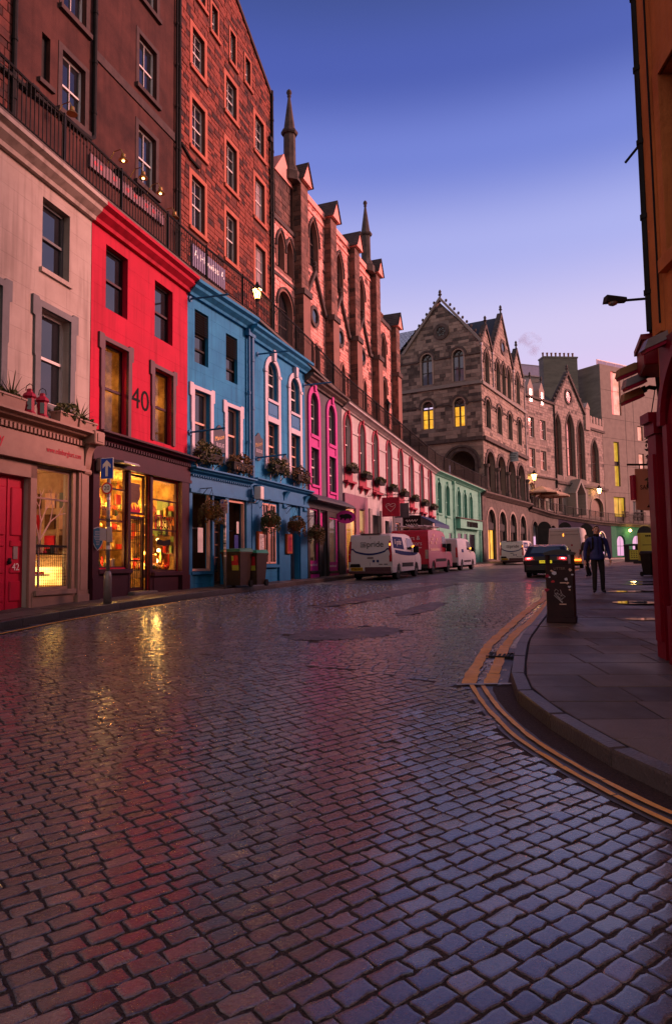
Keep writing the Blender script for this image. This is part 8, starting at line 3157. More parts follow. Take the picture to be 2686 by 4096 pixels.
for i in range(6):
 mb.box(-.08 + (.08 if i < 1 else 0), .09 - .04 * (i % 2), -.069, -.064, 2.54 - i * .05, 2.56 - i * .05)
mb.build('print', M_CRIMSON, pl_)
for i in range(11):
 mb = MB()
 z = .95 + i * .12 + rgk.uniform(-.02, .02)
 mb.lathe([(.042, 0), (.042, rgk.uniform(.03, .08))], (0, 0, z), 8)
 mb.build('sticker', [M_SIGNWHITE, M_PEACH, M_LILAC, M_DARKGREY][i % 4], pk)
def wheelie_bin(loc, rz, label, body, lid, stick=True, s=1.0, group=None):
 r = empty('wheelie_bin', loc, rz, label, 'wheelie bin', group)
 r.scale = (s, s, s)
 w0, w1, d0, d1, h = .24, .29, .26, .36, .96
 mb = MB()
 mb.hexa([(-w0, -d0, .05), (w0, -d0, .05), (w0, d0, .05), (-w0, d0, .05), (-w1, -d1, h), (w1, -d1, h), (w1, d1, h), (-w1, d1, h)])
 mb.box(-w1 - .02, w1 + .02, -d1 - .02, d1 + .02, h - .05, h)
 for x in (-.12, .12):
  mb.hexa([(x - .012, -d0 - .012, .12), (x + .012, -d0 - .012, .12), (x + .012, -d0 + .02, .12), (x - .012, -d0 + .02, .12), (x - .012, -d1 + .005, .88), (x + .012, -d1 + .005, .88), (x + .012, -d1 + .03, .88), (x - .012, -d1 + .03, .88)])
 mb.build('body', body, r)
 mb = MB()
 mb.hexa([(-w1 - .03, -d1 - .05, h + .004), (w1 + .03, -d1 - .05, h + .004), (w1 + .03, d1 + .03, h + .004), (-w1 - .03, d1 + .03, h + .004), (-w1 + .03, -d1 + .03, h + .075), (w1 - .03, -d1 + .03, h + .075), (w1 - .03, d1 - .02, h + .11), (-w1 + .03, d1 - .02, h + .11)])
 mb.build('lid', lid, r)
 mb = MB()
 mb.tube([(-.2, d1 + .07, h - .01), (.2, d1 + .07, h - .01)], .018, 6)
 mb.build('handle', lid, r)
 for x in (-w0 - .03, w0 + .03):
  mb = MB()
  mb.lathe([(.1, -.03), (.1, .03)], (x, d0 + .04, .1), 14, axis='x')
  mb.build('wheel', M_BLACK, r)
 if stick:
  y = lambda z: -(d0 + (d1 - d0) * (z - .05) / (h - .05)) - .004
  mb = MB()
  z0, z1 = .58, .86
  mb.poly([(.02, y(z0), z0), (.22, y(z0), z0), (.22, y(z1), z1), (.02, y(z1), z1)])
  mb.build('label_panel', M_SIGNRED, r)
  mb = MB()
  mb.poly([(.02, y(.46) - .002, .46), (.22, y(.46) - .002, .46), (.22, y(.60) - .002, .60), (.02, y(.60) - .002, .60)])
  mb.poly([(.02, y(.72) - .003, .72), (.08, y(.72) - .003, .72), (.08, y(.85) - .003, .85), (.02, y(.85) - .003, .85)])
  mb.build('label_strip', mat('lime_label', (.42, .40, .05), None, 4, .5, 0), r)
 return r
M_BINBROWN = mat('brown_bin_plastic', (.055, .032, .022), (.04, .022, .016), 4, .5, .1, 60)
M_LIDGREEN = mat('green_bin_lid', (.06, .17, .085), (.045, .13, .065), 4, .45, .1, 60)
P_ = at_px(948, 2362, 21.2)
wheelie_bin((P_.x, P_.y, zpl(P_.x, P_.y)), R(-20), 'dark brown wheelie bin with an olive green lid, next to the parking post', M_BINBROWN, M_LIDGREEN, s=1.12)
P_ = at_px(1014, 2355, 21.9)
wheelie_bin((P_.x, P_.y, zpl(P_.x, P_.y)), R(-20), 'dark brown wheelie bin with a bright green lid, farther from the parking post', M_BINBROWN, mat('bright_green_lid', (.03, .24, .12), None, 4, .4, .1, 60), s=1.08)
# litter bin on the kerb
P_ = at_px(2247, 2498, 11.75)
lb = empty('litter_bin', (P_.x, P_.y, zp(P_.x, P_.y)), R(-22), 'dark battered litter bin with a slot through its top and graffiti scrawl', 'litter bin')
LW, LD = .225, .2
M_BINDARK = mat('bin_paint', (.040, .012, .014), (.020, .007, .009), 5, .6, .05, 40, spec=.2)
mb = MB()
mb.bbox(-LW, LW, -LD, LD, .0, .98, .015)
mb.bbox(-LW - .012, LW + .012, -LD - .012, LD + .012, .0, .1, .01)
mb.build('body', M_BINDARK, lb)
for x in (-1, 1):
 for y in (-1, 1):
  mb = MB()
  mb.box(x * LW - (.045 if x > 0 else 0), x * LW + (.045 if x < 0 else 0), y * LD - (.04 if y > 0 else 0), y * LD + (.04 if y < 0 else 0), .97, 1.14)
  mb.build('corner_post', M_BINDARK, lb)
mb = MB()
n = 10
pr = [(-LW - .02, 1.13)] + [(-LW - .02 + (2 * LW + .04) * i / n, 1.17 + .05 * math.sin(math.pi * i / n)) for i in range(n + 1)] + [(LW + .02, 1.13)]
mb.prism(pr[::1], -LD - .025, LD + .025)
mb.build('lid', mat('bin_lid_paint', (.06, .05, .055), (.04, .034, .036), 5, .35, .15, 40), lb)
mb = MB()
mb.box(-.07, .05, -LD - .016, -LD - .01, 1.135, 1.16)
mb.build('label_plate', M_PEACH, lb)
mb = MB()
text_mb(mb, 'LITTER', .062, (0, -LD - .001, .9), (1, 0, 0), (0, 0, 1))
mb.build('lettering', mat('faded_gold', (.28, .16, .13), None, 4, .5, 0), lb)
rgk = random.Random(21)
for (x, z, s_, m) in ((-.08, .82, .05, M_LILAC), (-.12, .86, .03, M_PEACH), (.1, .72, .04, M_LILAC), (.12, .66, .025, M_PEACH), (.15, .60, .03, M_LILAC), (.17, .88, .035, M_PEACH), (-.11, .68, .03, M_SIGNRED), (.15, .55, .022, M_PEACH), (-.2, .78, .04, M_CRIMSON), (-.22, .55, .05, M_CRIMSON),
      (.2, .8, .03, M_LILAC), (-.16, .76, .02, M_LILAC)):
 mb = MB()
 k = 7
 pl = [(x + s_ * rgk.uniform(.5, 1.2) * math.cos(2 * math.pi * i / k), z + s_ * .8 * rgk.uniform(.4, 1.2) * math.sin(2 * math.pi * i / k)) for i in range(k)]
 mb.prism(pl, -LD - .003, -LD)
 mb.build('torn_sticker', m, lb)
for (x0, x1, z) in ((0, .1, .655), (-.02, .09, .30)):
 mb = MB()
 mb.box(x0, x1, -LD - .003, -LD, z, z + .018)
 mb.build('scratch', M_PEACH, lb)
mb = MB()
for pts in ([(-.09, .52), (-.07, .56), (-.03, .53), (-.05, .47), (-.09, .5), (-.02, .4), (.03, .34)], [(-.08, .48), (.0, .38), (.06, .42)], [(-.06, .5), (.03, .44), (.01, .5), (-.04, .44), (.03, .38), (.02, .46), (-.02, .4)], [(-.1, .46), (.03, .33), (.035, .36)], [(.0, .55), (.03, .47), (.08, .43)]):
 mb.tube([(p[0], -LD - .004, p[1]) for p in pts], .0045, 4)
mb.build('graffiti', mat('white_scrawl', (.5, .42, .42), None, 4, .7, 0), lb)
P_ = at_px(2606, 2300, 27.0)
wheelie_bin((P_.x, P_.y, zp(P_.x, P_.y)), R(10), 'black wheelie bin standing partly behind the red pilaster', M_BLACK, M_DARKGREY, False, .93)
P_ = at_px(2528, 2240, 58.0)
ab = empty('litter_bin', (P_.x, P_.y, zp(P_.x, P_.y)), 0, 'far dark litter bin with a yellow green poster on its front', 'litter bin')
mb = MB()
mb.box(-.5, .5, -.4, .4, 0, 1.05)
mb.box(-.5, -.42, -.4, .4, 1.05, 1.35)
mb.box(.42, .5, -.4, .4, 1.05, 1.35)
mb.prism([(-.55, 1.35), (-.55, 1.42), (-.3, 1.5), (.3, 1.5), (.55, 1.42), (.55, 1.35)], -.45, .45)
mb.build('body', M_DARKGREY, ab)
M_LIME = mat('yellow_green_paint', (.40, .37, .045), (.34, .31, .04), 2, .6, .05)
mb = MB()
mb.bbox(-.42, .36, -.44, -.41, .2, .98, .015)
ps = mb.build('poster', M_LIME, ab)
mb = MB()
for i in range(4):
 for j in range(3):
  mb.box(-.3 + j * .2, -.18 + j * .2 - .03 * (i % 2), -.446, -.44, .35 + i * .15, .41 + i * .15)
mb.build('print', M_PRINT, ps)
P_ = at_px(2590, 2250, 52.0)
gb = empty('hoarding', (P_.x, P_.y, zp(P_.x, P_.y)), R(4), 'large yellow green notice board on a dark plinth behind the black wheelie bin', 'notice board')
mb = MB()
mb.box(-1.0, 1.3, -.3, .3, 0, .22)
mb.build('plinth', M_DARKGREY, gb)
mb = MB()
mb.bbox(-.65, 1.25, -.22, .22, .22, 2.3, .02)
bd = mb.build('panel', M_LIME, gb)
mb = MB()
for j in range(7):
 mb.box(-.25 + j * .14, -.15 + j * .14, -.232, -.22, 2.02, 2.14)
mb.box(-.5, .6, -.232, -.22, 1.38, 1.42)
mb.build('print', M_PRINT, bd)
P_ = at_px(1806, 2266, 48.0)
mt = empty('parking_meter', (P_.x, P_.y, zpl(P_.x, P_.y)), R(-20), 'slim dark parking meter with a blue top at the kerb before the mint building', 'parking meter')
mb = MB()
mb.bbox(-.18, .18, -.13, .13, 0, 1.2, .02)
mb.bbox(-.22, .22, -.16, .16, 1.15, 1.8, .03)
mb.build('cabinet', mat('meter_paint', (.05, .06, .075), None, 4, .4, .1), mt)
mb = MB()
mb.box(-.12, .12, -.17, -.155, 1.0, 1.35)
mb.build('notice', M_SIGNWHITE, mt)
mb = MB()
mb.box(-.17, .17, -.17, -.158, 1.5, 1.75)
mb.build('blue_panel', M_SIGNBLUE, mt)
class Vehicle:
 def __init__(s, name, label, cat, loc, head, W, low, up, belt, taper, paint, wheels, wr, group=None):
  s.W, s.low, s.up, s.belt, s.taper = W, low, up, belt, taper
  z = zr(loc[0], loc[1])
  s.head = head
  L = max(p[0] for p in low + up)
  z2 = zr(loc[0] + math.cos(head) * L, loc[1] + math.sin(head) * L)
  s.root = empty(name, (loc[0], loc[1], z + .004), head, label, cat, group)
  s.root.rotation_euler = (0, -math.atan2(z2 - z, L), head)
  s.L = L
  pts = low + up[1:-1]
  ring = [[], [], [], []]
  cx, cz = L / 2, .9
  for (x, zz) in pts:
   h = s.side(zz)
   d = math.hypot(x - cx, zz - cz)
   k = 1 - .045 / d
   xi, zi = cx + (x - cx) * k, cz + (zz - cz) * k
   ring[0].append((xi, h, zi))
   ring[1].append((x, h - .055, zz))
   ring[2].append((x, -h + .055, zz))
   ring[3].append((xi, -h, zi))
  n = len(pts)
  mb = MB()
  v = ring[0] + ring[1] + ring[2] + ring[3]
  f = []
  for r in range(3):
   for i in range(n):
    j = (i + 1) % n
    f.append((r * n + i, r * n + j, (r + 1) * n + j, (r + 1) * n + i))
  nl = len(low)
  f.append(tuple(range(nl))[::-1])
  f.append(tuple([nl - 1] + list(range(nl, n)) + [0])[::-1])
  f.append(tuple(3 * n + i for i in range(nl)))
  f.append(tuple([3 * n + nl - 1] + [3 * n + i for i in range(nl, n)] + [3 * n]))
  mb.mesh(v, f)
  s.body = recalc(mb.build('body', paint, s.root))
  for x in wheels:
   for sg_ in (1, -1):
    y = sg_ * (W / 2 - .13)
    m2 = MB()
    m2.lathe([(wr * .62, -.11), (wr * .95, -.105), (wr, -.07), (wr, .07), (wr * .95, .105), (wr * .62, .11)], (x, y, wr), 20, axis='y')
    w = m2.build('wheel', M_BLACK, s.root)
    m2 = MB()
    m2.lathe([(wr * .6, -.07), (wr * .56, -.10 * 1)], (x, y + (.0), wr), 16, axis='y') if sg_ < 0 else m2.lathe([(wr * .56, .10), (wr * .6, .07)], (x, y, wr), 16, axis='y')
    m2.lathe([(.06, -.12), (.06, .12)], (x, y, wr), 8, axis='y')
    m2.build('rim', M_GALV, w)
    m2 = MB()
    for k in range(5):
     a = k * 2 * math.pi / 5
     m2.box(x + math.cos(a) * wr * .35 - .03, x + math.cos(a) * wr * .35 + .03, y - .112 if sg_ < 0 else y + .1, y - .1 if sg_ < 0 else y + .112, wr + math.sin(a) * wr * .35 - .03, wr + math.sin(a) * wr * .35 + .03)
    m2.build('rim_holes', M_BLACK, w)
  m2 = MB()
  m2.box(.15, L - .2, -W / 2 + .25, W / 2 - .25, .18, .5)
  m2.build('underbody', M_BLACK, s.root)
 def side(s, z):
  return s.W / 2 * (1 - s.taper * max(0.0, z - s.belt))
 def tail(s, z):
  P = [p for p in s.up[::-1] if p[0] < s.L * .4] + [p for p in s.low if p[0] < .3]
  P = sorted(((zz, x) for x, zz in P if x < s.L * .4))
  return float(np.interp(z, [p[0] for p in P], [p[1] for p in P]))
 def rear(s, name, m, pts, parent=None, out=.012, th=.02):
  """flat piece on the tail from a (y,z) outline; y to the left as seen from behind is positive"""
  mb = MB()
  n = len(pts)
  a = [(s.tail(z) - out, y, z) for (y, z) in pts]
  b = [(s.tail(z) + th, y, z) for (y, z) in pts]
  mb.mesh(a + b, [tuple(range(n))] + [(i, n + i, n + (i + 1) % n, (i + 1) % n) for i in range(n)])
  return recalc(mb.build(name, m, parent or s.root))
 def flank(s, name, m, pts, parent=None, out=.008, sides=(-1,)):
  o = None
  for sg_ in sides:
   mb = MB()
   n = len(pts)
   a = [(x, sg_ * (s.side(z) + out), z) for (x, z) in pts]
   b = [(x, sg_ * (s.side(z) - .03), z) for (x, z) in pts]
   mb.mesh(a + b, [tuple(range(n))] + [(i, n + i, n + (i + 1) % n, (i + 1) % n) for i in range(n)])
   o = recalc(mb.build(name, m, parent or s.root))
  return o
 def part(s, mb, name, m, parent=None):
  return mb.build(name, m, parent or s.root)
def arch_pts(cx, r, z0, n=8):
 return [(cx - r * math.cos(math.pi * i / n), z0 + r * 1.02 * math.sin(math.pi * i / n)) for i in range(n + 1)]
M_VANWHITE = mat('van_white', (.62, .58, .56), (.56, .52, .50), 1.2, .32, .02, 30, coat=.4)
M_VANRED = mat('van_red', (.36, .012, .035), (.31, .010, .03), 1.2, .3, .02, 30, coat=.4)
M_VANSILVER = mat('van_silver', (.50, .48, .50), (.45, .43, .45), 1.2, .35, .02, 30, coat=.4)
M_VANGREY = mat('dusty_van_white', (.50, .44, .38), (.42, .37, .32), .8, .5, .03, 30)
M_CARBLACK = mat('car_black', (.014, .015, .017), None, 1.2, .3, .01, 30, spec=.3)
M_VGLASS = mat('vehicle_glass', (.015, .016, .02), None, 1, .08, 0, spec=.4)
M_CARGLASS = mat('misted_rear_glass', (.06, .10, .11), (.09, .13, .14), 2, .12, .02, 40, spec=.8)
M_NAVYLIV = mat('navy_livery', (.022, .035, .13), None, 1, .7, 0, spec=.08)
M_LAMPRED = mat('red_lamp_lens', (.40, .01, .015), None, 1, .2, 0, spec=.7)
M_LAMPLIT = mat('lit_tail_lamp', (.8, .1, .1), None, 1, .3, 0, emit=(1.0, .035, .06), es=5)
M_LAMPCORE = mat('lit_tail_core', (1, .5, .5), None, 1, .3, 0, emit=(1.0, .45, .42), es=7)
M_AMBER = mat('amber_lamp', (.8, .4, .1), None, 1, .3, 0, emit=(1.0, .40, .05), es=3)
M_PLATE = mat('yellow_plate', (.60, .34, .03), None, 1, .4, 0)
M_PLATELIT = mat('lit_yellow_plate', (.6, .5, .05), None, 1, .4, 0, emit=(.75, .62, .03), es=.8)
M_BUMPER = mat('dark_bumper', (.10, .045, .05), (.08, .035, .04), 2, .5, .1, 60)
def van_outline(L, H, hood=.62, nose=1.2, r=.36):
 xr, xf = .95, L - .93
 low = [(.0, 1.1), (-.0, .62), (.0, .42), (.06, .30)] + [(xr - r, .30)] + arch_pts(xr, r, .32)[1:-1] + [(xr + r, .30), (xf - r, .30)] + arch_pts(xf, r, .32)[1:-1] + [(xf + r, .30), (L - .06, .28), (L, .5), (L - .02, .8), (L - .12, .98), (L - .35, 1.1)]
 up = [(L - .35, 1.1), (L - .95, 1.2), (L - 1.55, H - .22), (L - 1.85, H - .06), (L - 2.4, H), (.7, H), (.22, H - .03), (.12, H - .1), (.07, H - .35), (.0, 1.1)]
 return low, up, (xr, xf)
def logo(mb, o, right, up, s, mi=0):
 """square spiral mark"""
 right, up, o = Vector(right), Vector(up), Vector(o)
 n = right.cross(up)
 segs = [((.5, -.32), (-.5, -.32)), ((-.5, -.32), (-.5, .5)), ((-.5, .5), (.5, .5)), ((.5, .5), (.5, -.1)), ((.5, -.1), (-.18, -.1)), ((-.18, -.1), (-.18, .24)), ((-.18, .24), (.2, .24)), ((.2, .24), (.2, .05))]
 for (a, b) in segs:
  x0, x1 = min(a[0], b[0]) - .05, max(a[0], b[0]) + .05
  z0, z1 = min(a[1], b[1]) - .05, max(a[1], b[1]) + .05
  c = [o + right * (x * s) + up * (z * s) + n * .004 for x, z in ((x0, z0), (x1, z0), (x1, z1), (x0, z1))]
  mb.poly(c, mi)
def livery_van(loc, head, label, plate):
 L, H, W = 4.95, 1.98, 1.98
 low, up, wh = van_outline(L, H)
 v = Vehicle('van', label, 'van', loc, head, W, low, up, 1.05, .10, M_VANWHITE, wh, .325, 'livery vans parked on the left')
 h = lambda z: v.side(z)
 # rear doors: seam, lamps, smile stripe, plate, handles
 v.rear('door_seam', M_DARKGREY, [(-.006, .62), (.006, .62), (.006, 1.86), (-.006, 1.86)])
 for sg_ in (-1, 1):
  lm = v.rear('tail_lamp', M_LAMPRED, [(sg_ * (h(.8) - .13), .78), (sg_ * (h(.8) - .015), .78), (sg_ * (h(1.2) - .012), 1.2), (sg_ * (h(1.66) - .01), 1.66), (sg_ * (h(1.66) - .09), 1.66), (sg_ * (h(1.3) - .12), 1.3)][::sg_], out=.02)
  v.rear('lamp_lens', M_AMBER if sg_ < 0 else M_LAMPRED, [(sg_ * (h(1.5) - .085), 1.46), (sg_ * (h(1.5) - .03), 1.46), (sg_ * (h(1.5) - .03), 1.56), (sg_ * (h(1.5) - .085), 1.56)][::sg_], lm, out=.026)
 st = [(y, 1.17 - .15 * math.cos(min(1, abs(y) / .72) * 1.57) ** .8 + (.07 if abs(y) > .7 else 0)) for y in [-.84 + i * .084 for i in range(21)]]
 v.rear('livery_stripe', M_NAVYLIV, [(y, z + .12 + .05 * (1 - abs(y) / .84) * 0) for y, z in st] + [(y, z + .045) for y, z in st[::-1]])
 v.rear('door_handle', M_BLACK, [(-.16, .93), (.12, .93), (.1, .97), (-.14, .97)], out=.03)
 v.rear('door_handle', M_BLACK, [(.42, .56), (.92, .56), (.86, .70), (.46, .70)], out=.03)
 pl = v.rear('number_plate', M_PLATE, [(.32, .40), (.86, .40), (.86, .545), (.32, .545)], out=.03)
 mb = MB()
 text_mb(mb, plate, .12, (v.tail(.47) - .031, .59, .472), (0, -1, 0), (0, 0, 1), wid=.48)
 v.part(mb, 'lettering', M_PRINT, pl)
 mb = MB()
 mb.bbox(-.09, .22, -W / 2 + .05, W / 2 - .05, .27, .38, .02)
 mb.bbox(-.06, .05, -W / 2 + .06, .22, .38, .56, .015)
 v.part(mb, 'bumper', M_BUMPER)
 for y in (-.78, -.55):
  v.rear('badge', M_DARKGREY, [(y, .66), (y + .16, .66), (y + .16, .69), (y, .69)])
 mb = MB()
 for y in (-.12, -.30):
  x = v.tail(.8) - .014
  mb.poly([(x, y, .76), (x, y - .1, .76), (x, y - .1, .86), (x, y, .86)])
 v.part(mb, 'badge', M_NAVYLIV)
 x = v.tail(1.55) - .02
 mb = MB()
 logo(mb, (x, .30, 1.49), (0, -1, 0), (.03, 0, 1), .22)
 text_mb(mb, 'pride', .36, (x - .003, -.23, 1.52), (0, -1, 0), (.03, 0, 1))
 v.part(mb, 'lettering', M_DARKGREY)
 # right flank
 pn = v.flank('livery_panel', M_NAVYLIV, [(.32, 1.36), (1.95, 1.28), (1.75, 1.82), (.30, 1.84)])
 y = -(v.side(1.6) + .012)
 mb = MB()
 lean = (0, .09, 1)
 logo(mb, (.62, y, 1.6), (1, 0, 0), lean, .2)
 text_mb(mb, 'pride', .34, (1.2, y, 1.6), (1, 0, 0), lean)
 v.part(mb, 'lettering', M_SIGNWHITE, pn)
 v.flank('livery_stripe', M_NAVYLIV, [(.5, 1.14), (1.3, 1.06), (2.6, 1.0), (3.6, 1.0), (4.2, 1.06), (4.2, 1.12), (3.2, 1.15), (1.9, 1.2), (.5, 1.28)])
 v.flank('side_window', M_VGLASS, [(2.45, 1.27), (3.72, 1.25), (3.25, 1.76), (2.5, 1.8)], sides=(-1, 1))
 v.flank('side_trim', M_DARKGREY, [(1.5, .52), (3.4, .50), (3.4, .68), (1.5, .70)], sides=(-1, 1))
 for x0 in (2.3, 3.78):
  v.flank('door_seam', M_DARKGREY, [(x0, .55), (x0 + .012, .55), (x0 + .012, 1.7 if x0 < 3 else 1.2), (x0, 1.7 if x0 < 3 else 1.2)], sides=(-1, 1))
 for sg_ in (-1, 1):
  mb = MB()
  mb.bbox(3.35, 3.5, sg_ * (W / 2 + .02) - .0 if sg_ > 0 else -W / 2 - .27, W / 2 + .27 if sg_ > 0 else -W / 2 - .02, 1.12, 1.42, .03)
  mr_ = v.part(mb, 'mirror', M_BLACK)
  if sg_ < 0:
   mb = MB()
   mb.box(3.44, 3.5, -W / 2 - .04, -W / 2 + .03, 1.36, 1.46)
   v.part(mb, 'indicator', M_AMBER, mr_)
 mb = MB()
 zc = lambda x: np.interp(x, [L - 1.55, L - .95], [H - .22, 1.2])
 q = [(L - .98, -.72, 1.25), (L - .98, .72, 1.25), (L - 1.52, .66, H - .24), (L - 1.52, -.66, H - .24)]
 mb.poly([(a + .012, b, c + .012) for a, b, c in q])
 v.part(mb, 'windscreen', M_VGLASS)
 mb = MB()
 mb.bbox(.12, .3, -.45, .45, 1.955, 1.99, .01)
 v.part(mb, 'roof_spoiler', M_BUMPER)
 return v
HD = lambda dx, dy: math.atan2(dy, dx)
v1_ = livery_van((1.42, 29.4), HD(.36, .933), 'pale pink lit white van at the front of the parked row, tail towards the viewer', 'KX66 EWC')
P_ = at_px(2046, 2252, 57.0)
v4_ = livery_van((P_.x, P_.y), HD(.47, .883), 'distant white livery van parked by the grey arcade', 'KR15 OVB')
# red panel van
L, H, W = 5.2, 2.3, 2.05
low, up, wh = van_outline(L, H, r=.38)
rv = Vehicle('van', 'deep red decorators panel van with a ladder rack between two white vans', 'van', (3.72, 35.4), HD(.385, .923), W, low, up, 1.15, .045, M_VANRED, wh, .335)
for y, s_, t in ((.05, .30, 'Painters &'), (.0, .30, 'Decorators'), (-.2, .36, '916')):
 z = {'Painters &': 1.86, 'Decorators': 1.58, '916': 1.1}[t]
 mb = MB()
 text_mb(mb, t, s_, (rv.tail(z) - .02, y, z), (0, -1, 0), (.02, 0, 1), wid={'Painters &': 1.25, 'Decorators': 1.35, '916': .45}[t])
 rv.part(mb, 'lettering', M_LILAC)
rv.rear('lettering_line', M_LILAC, [(-.66, 1.34), (.62, 1.34), (.62, 1.39), (-.66, 1.39)])
for sg_ in (-1, 1):
 rv.rear('tail_lamp', M_GALV if sg_ < 0 else M_LAMPRED, [(sg_ * (rv.side(.9) - .17), .8), (sg_ * (rv.side(.9) - .02), .8), (sg_ * (rv.side(1.2) - .02), 1.25), (sg_ * (rv.side(1.2) - .17), 1.25)][::sg_], out=.02)
rv.rear('door_seam', M_BLACK, [(-.006, .55), (.006, .55), (.006, 2.15), (-.006, 2.15)])
mb = MB()
mb.bbox(-.06, .2, -W / 2 + .05, W / 2 - .05, .3, .52, .02)
rv.part(mb, 'bumper', M_DARKGREY)
mb = MB()
for i in range(5):
 z = 1.55 + (i % 3) * .2
 mb.poly([(.5 + .32 * i, -(rv.side(z) + .012), z), (.72 + .32 * i, -(rv.side(z) + .012), z), (.72 + .32 * i, -(rv.side(z + .13) + .012), z + .13), (.5 + .32 * i, -(rv.side(z + .13) + .012), z + .13)])
mb.poly([(.4, -(rv.side(1.22) + .012), 1.2), (2.3, -(rv.side(1.22) + .012), 1.2), (2.3, -(rv.side(1.3) + .012), 1.32), (.4, -(rv.side(1.3) + .012), 1.32)])
rv.part(mb, 'livery', M_PEACH)
rv.flank('side_trim', M_DARKGREY, [(1.45, .62), (3.7, .62), (3.7, .78), (1.45, .78)], sides=(-1, 1))
rv.flank('side_window', M_VGLASS, [(2.9, 1.38), (4.05, 1.36), (3.6, 1.95), (2.95, 2.0)], sides=(-1, 1))
for sg_ in (-1, 1):
 mb = MB()
 mb.bbox(3.7, 3.9, W / 2 + .02 if sg_ > 0 else -W / 2 - .27, W / 2 + .27 if sg_ > 0 else -W / 2 - .02, 1.15, 1.6, .03)
 rv.part(mb, 'mirror', M_BLACK)
mb = MB()
for x in (.4, 1.7, 3.0):
 mb.tube([(x, -.85, H + .02), (x, -.85, H + .16), (x, .85, H + .16), (x, .85, H + .02)], .022, 5)
for y in (-.75, -.45, .1, .5):
 mb.tube([(.1, y, H + .2), (3.3, y, H + .2)], .028, 5)
rk = rv.part(mb, 'ladder_rack', M_GALV)
# silver van
L, H, W = 4.9, 1.97, 1.95
low, up, wh = van_outline(L, H)
vs_ = Vehicle('van', 'silver white panel van in front of the red van, near the mint building', 'van', (6.35, 41.6), HD(.40, .917), W, low, up, 1.05, .10, M_VANSILVER, wh, .325)
vs_.flank('side_window', M_VGLASS, [(2.45, 1.27), (3.72, 1.25), (3.25, 1.76), (2.5, 1.8)], sides=(-1, 1))
vs_.flank('side_print', M_NAVYLIV, [(1.0, 1.1), (1.5, 1.1), (1.5, 1.3), (1.0, 1.3)])
for sg_ in (-1, 1):
 vs_.rear('tail_lamp', M_LAMPRED, [(sg_ * (vs_.side(.9) - .13), .8), (sg_ * (vs_.side(.9) - .02), .8), (sg_ * (vs_.side(1.4) - .02), 1.4), (sg_ * (vs_.side(1.4) - .11), 1.4)][::sg_], out=.02)
 mb = MB()
 mb.bbox(3.35, 3.5, W / 2 + .02 if sg_ > 0 else -W / 2 - .25, W / 2 + .25 if sg_ > 0 else -W / 2 - .02, 1.15, 1.42, .03)
 m_ = vs_.part(mb, 'mirror', M_BLACK)
mb = MB()
mb.box(3.36, 3.46, -W / 2 - .05, -W / 2 + .02, 1.3, 1.42)
vs_.part(mb, 'indicator', M_AMBER)
vs_.flank('side_trim', M_DARKGREY, [(1.5, .5), (3.4, .5), (3.4, .62), (1.5, .62)], sides=(-1, 1))
mb = MB()
mb.bbox(-.06, .2, -W / 2 + .05, W / 2 - .05, .3, .5, .02)
vs_.part(mb, 'bumper', M_DARKGREY)
# tall pale van on the right
L, H, W = 5.6, 2.62, 2.05
low, up, wh = van_outline(L, H, r=.38)
P_ = at_px(2258, 2255, 43.6)
bv = Vehicle('van', 'tall dusty white van seen from behind at the right kerb beyond the black car', 'van', (P_.x, P_.y), HD(.43, .903), W, low, up, 1.15, .075, M_VANGREY, wh, .35)
bv.rear('door_seam', M_DARKGREY, [(-.008, .6), (.008, .6), (.008, 2.5), (-.008, 2.5)])
bv.rear('door_seam', M_DARKGREY, [(-.85, 2.14), (.85, 2.14), (.85, 2.155), (-.85, 2.155)])
bv.rear('door_seam', M_DARKGREY, [(-.9, 2.36), (.9, 2.36), (.9, 2.375), (-.9, 2.375)])
bv.rear('reflector', M_AMBER, [(.02, 2.05), (.08, 2.05), (.08, 2.22), (.02, 2.22)], out=.02)
for y, z in ((.14, 1.38), (-.3, 1.14)):
 bv.rear('door_lock', M_BLACK, [(y + .09 * math.cos(t * .63), z + .09 * math.sin(t * .63)) for t in range(10)], out=.03)
bv.rear('badge', M_CRIMSON, [(-.5, 1.42), (-.4, 1.42), (-.4, 1.54), (-.5, 1.54)])
for sg_ in (-1, 1):
 bv.rear('tail_lamp', M_LAMPRED, [(sg_ * (bv.side(.9) - .14), .74), (sg_ * (bv.side(.9) - .02), .74), (sg_ * (bv.side(1.2) - .02), 1.2), (sg_ * (bv.side(1.2) - .14), 1.2)][::sg_], out=.02)
bv.rear('fog_lamp', mat('bright_amber', (1, .4, .1), None, 1, .3, 0, emit=(1.0, .22, .02), es=4), [(-.98, .50), (-.35, .50), (-.35, .60), (-.98, .60)], out=.10)
mb = MB()
mb.bbox(-.08, .2, -W / 2 + .02, W / 2 - .02, .3, .48, .02)
bv.part(mb, 'bumper', M_PLATE)
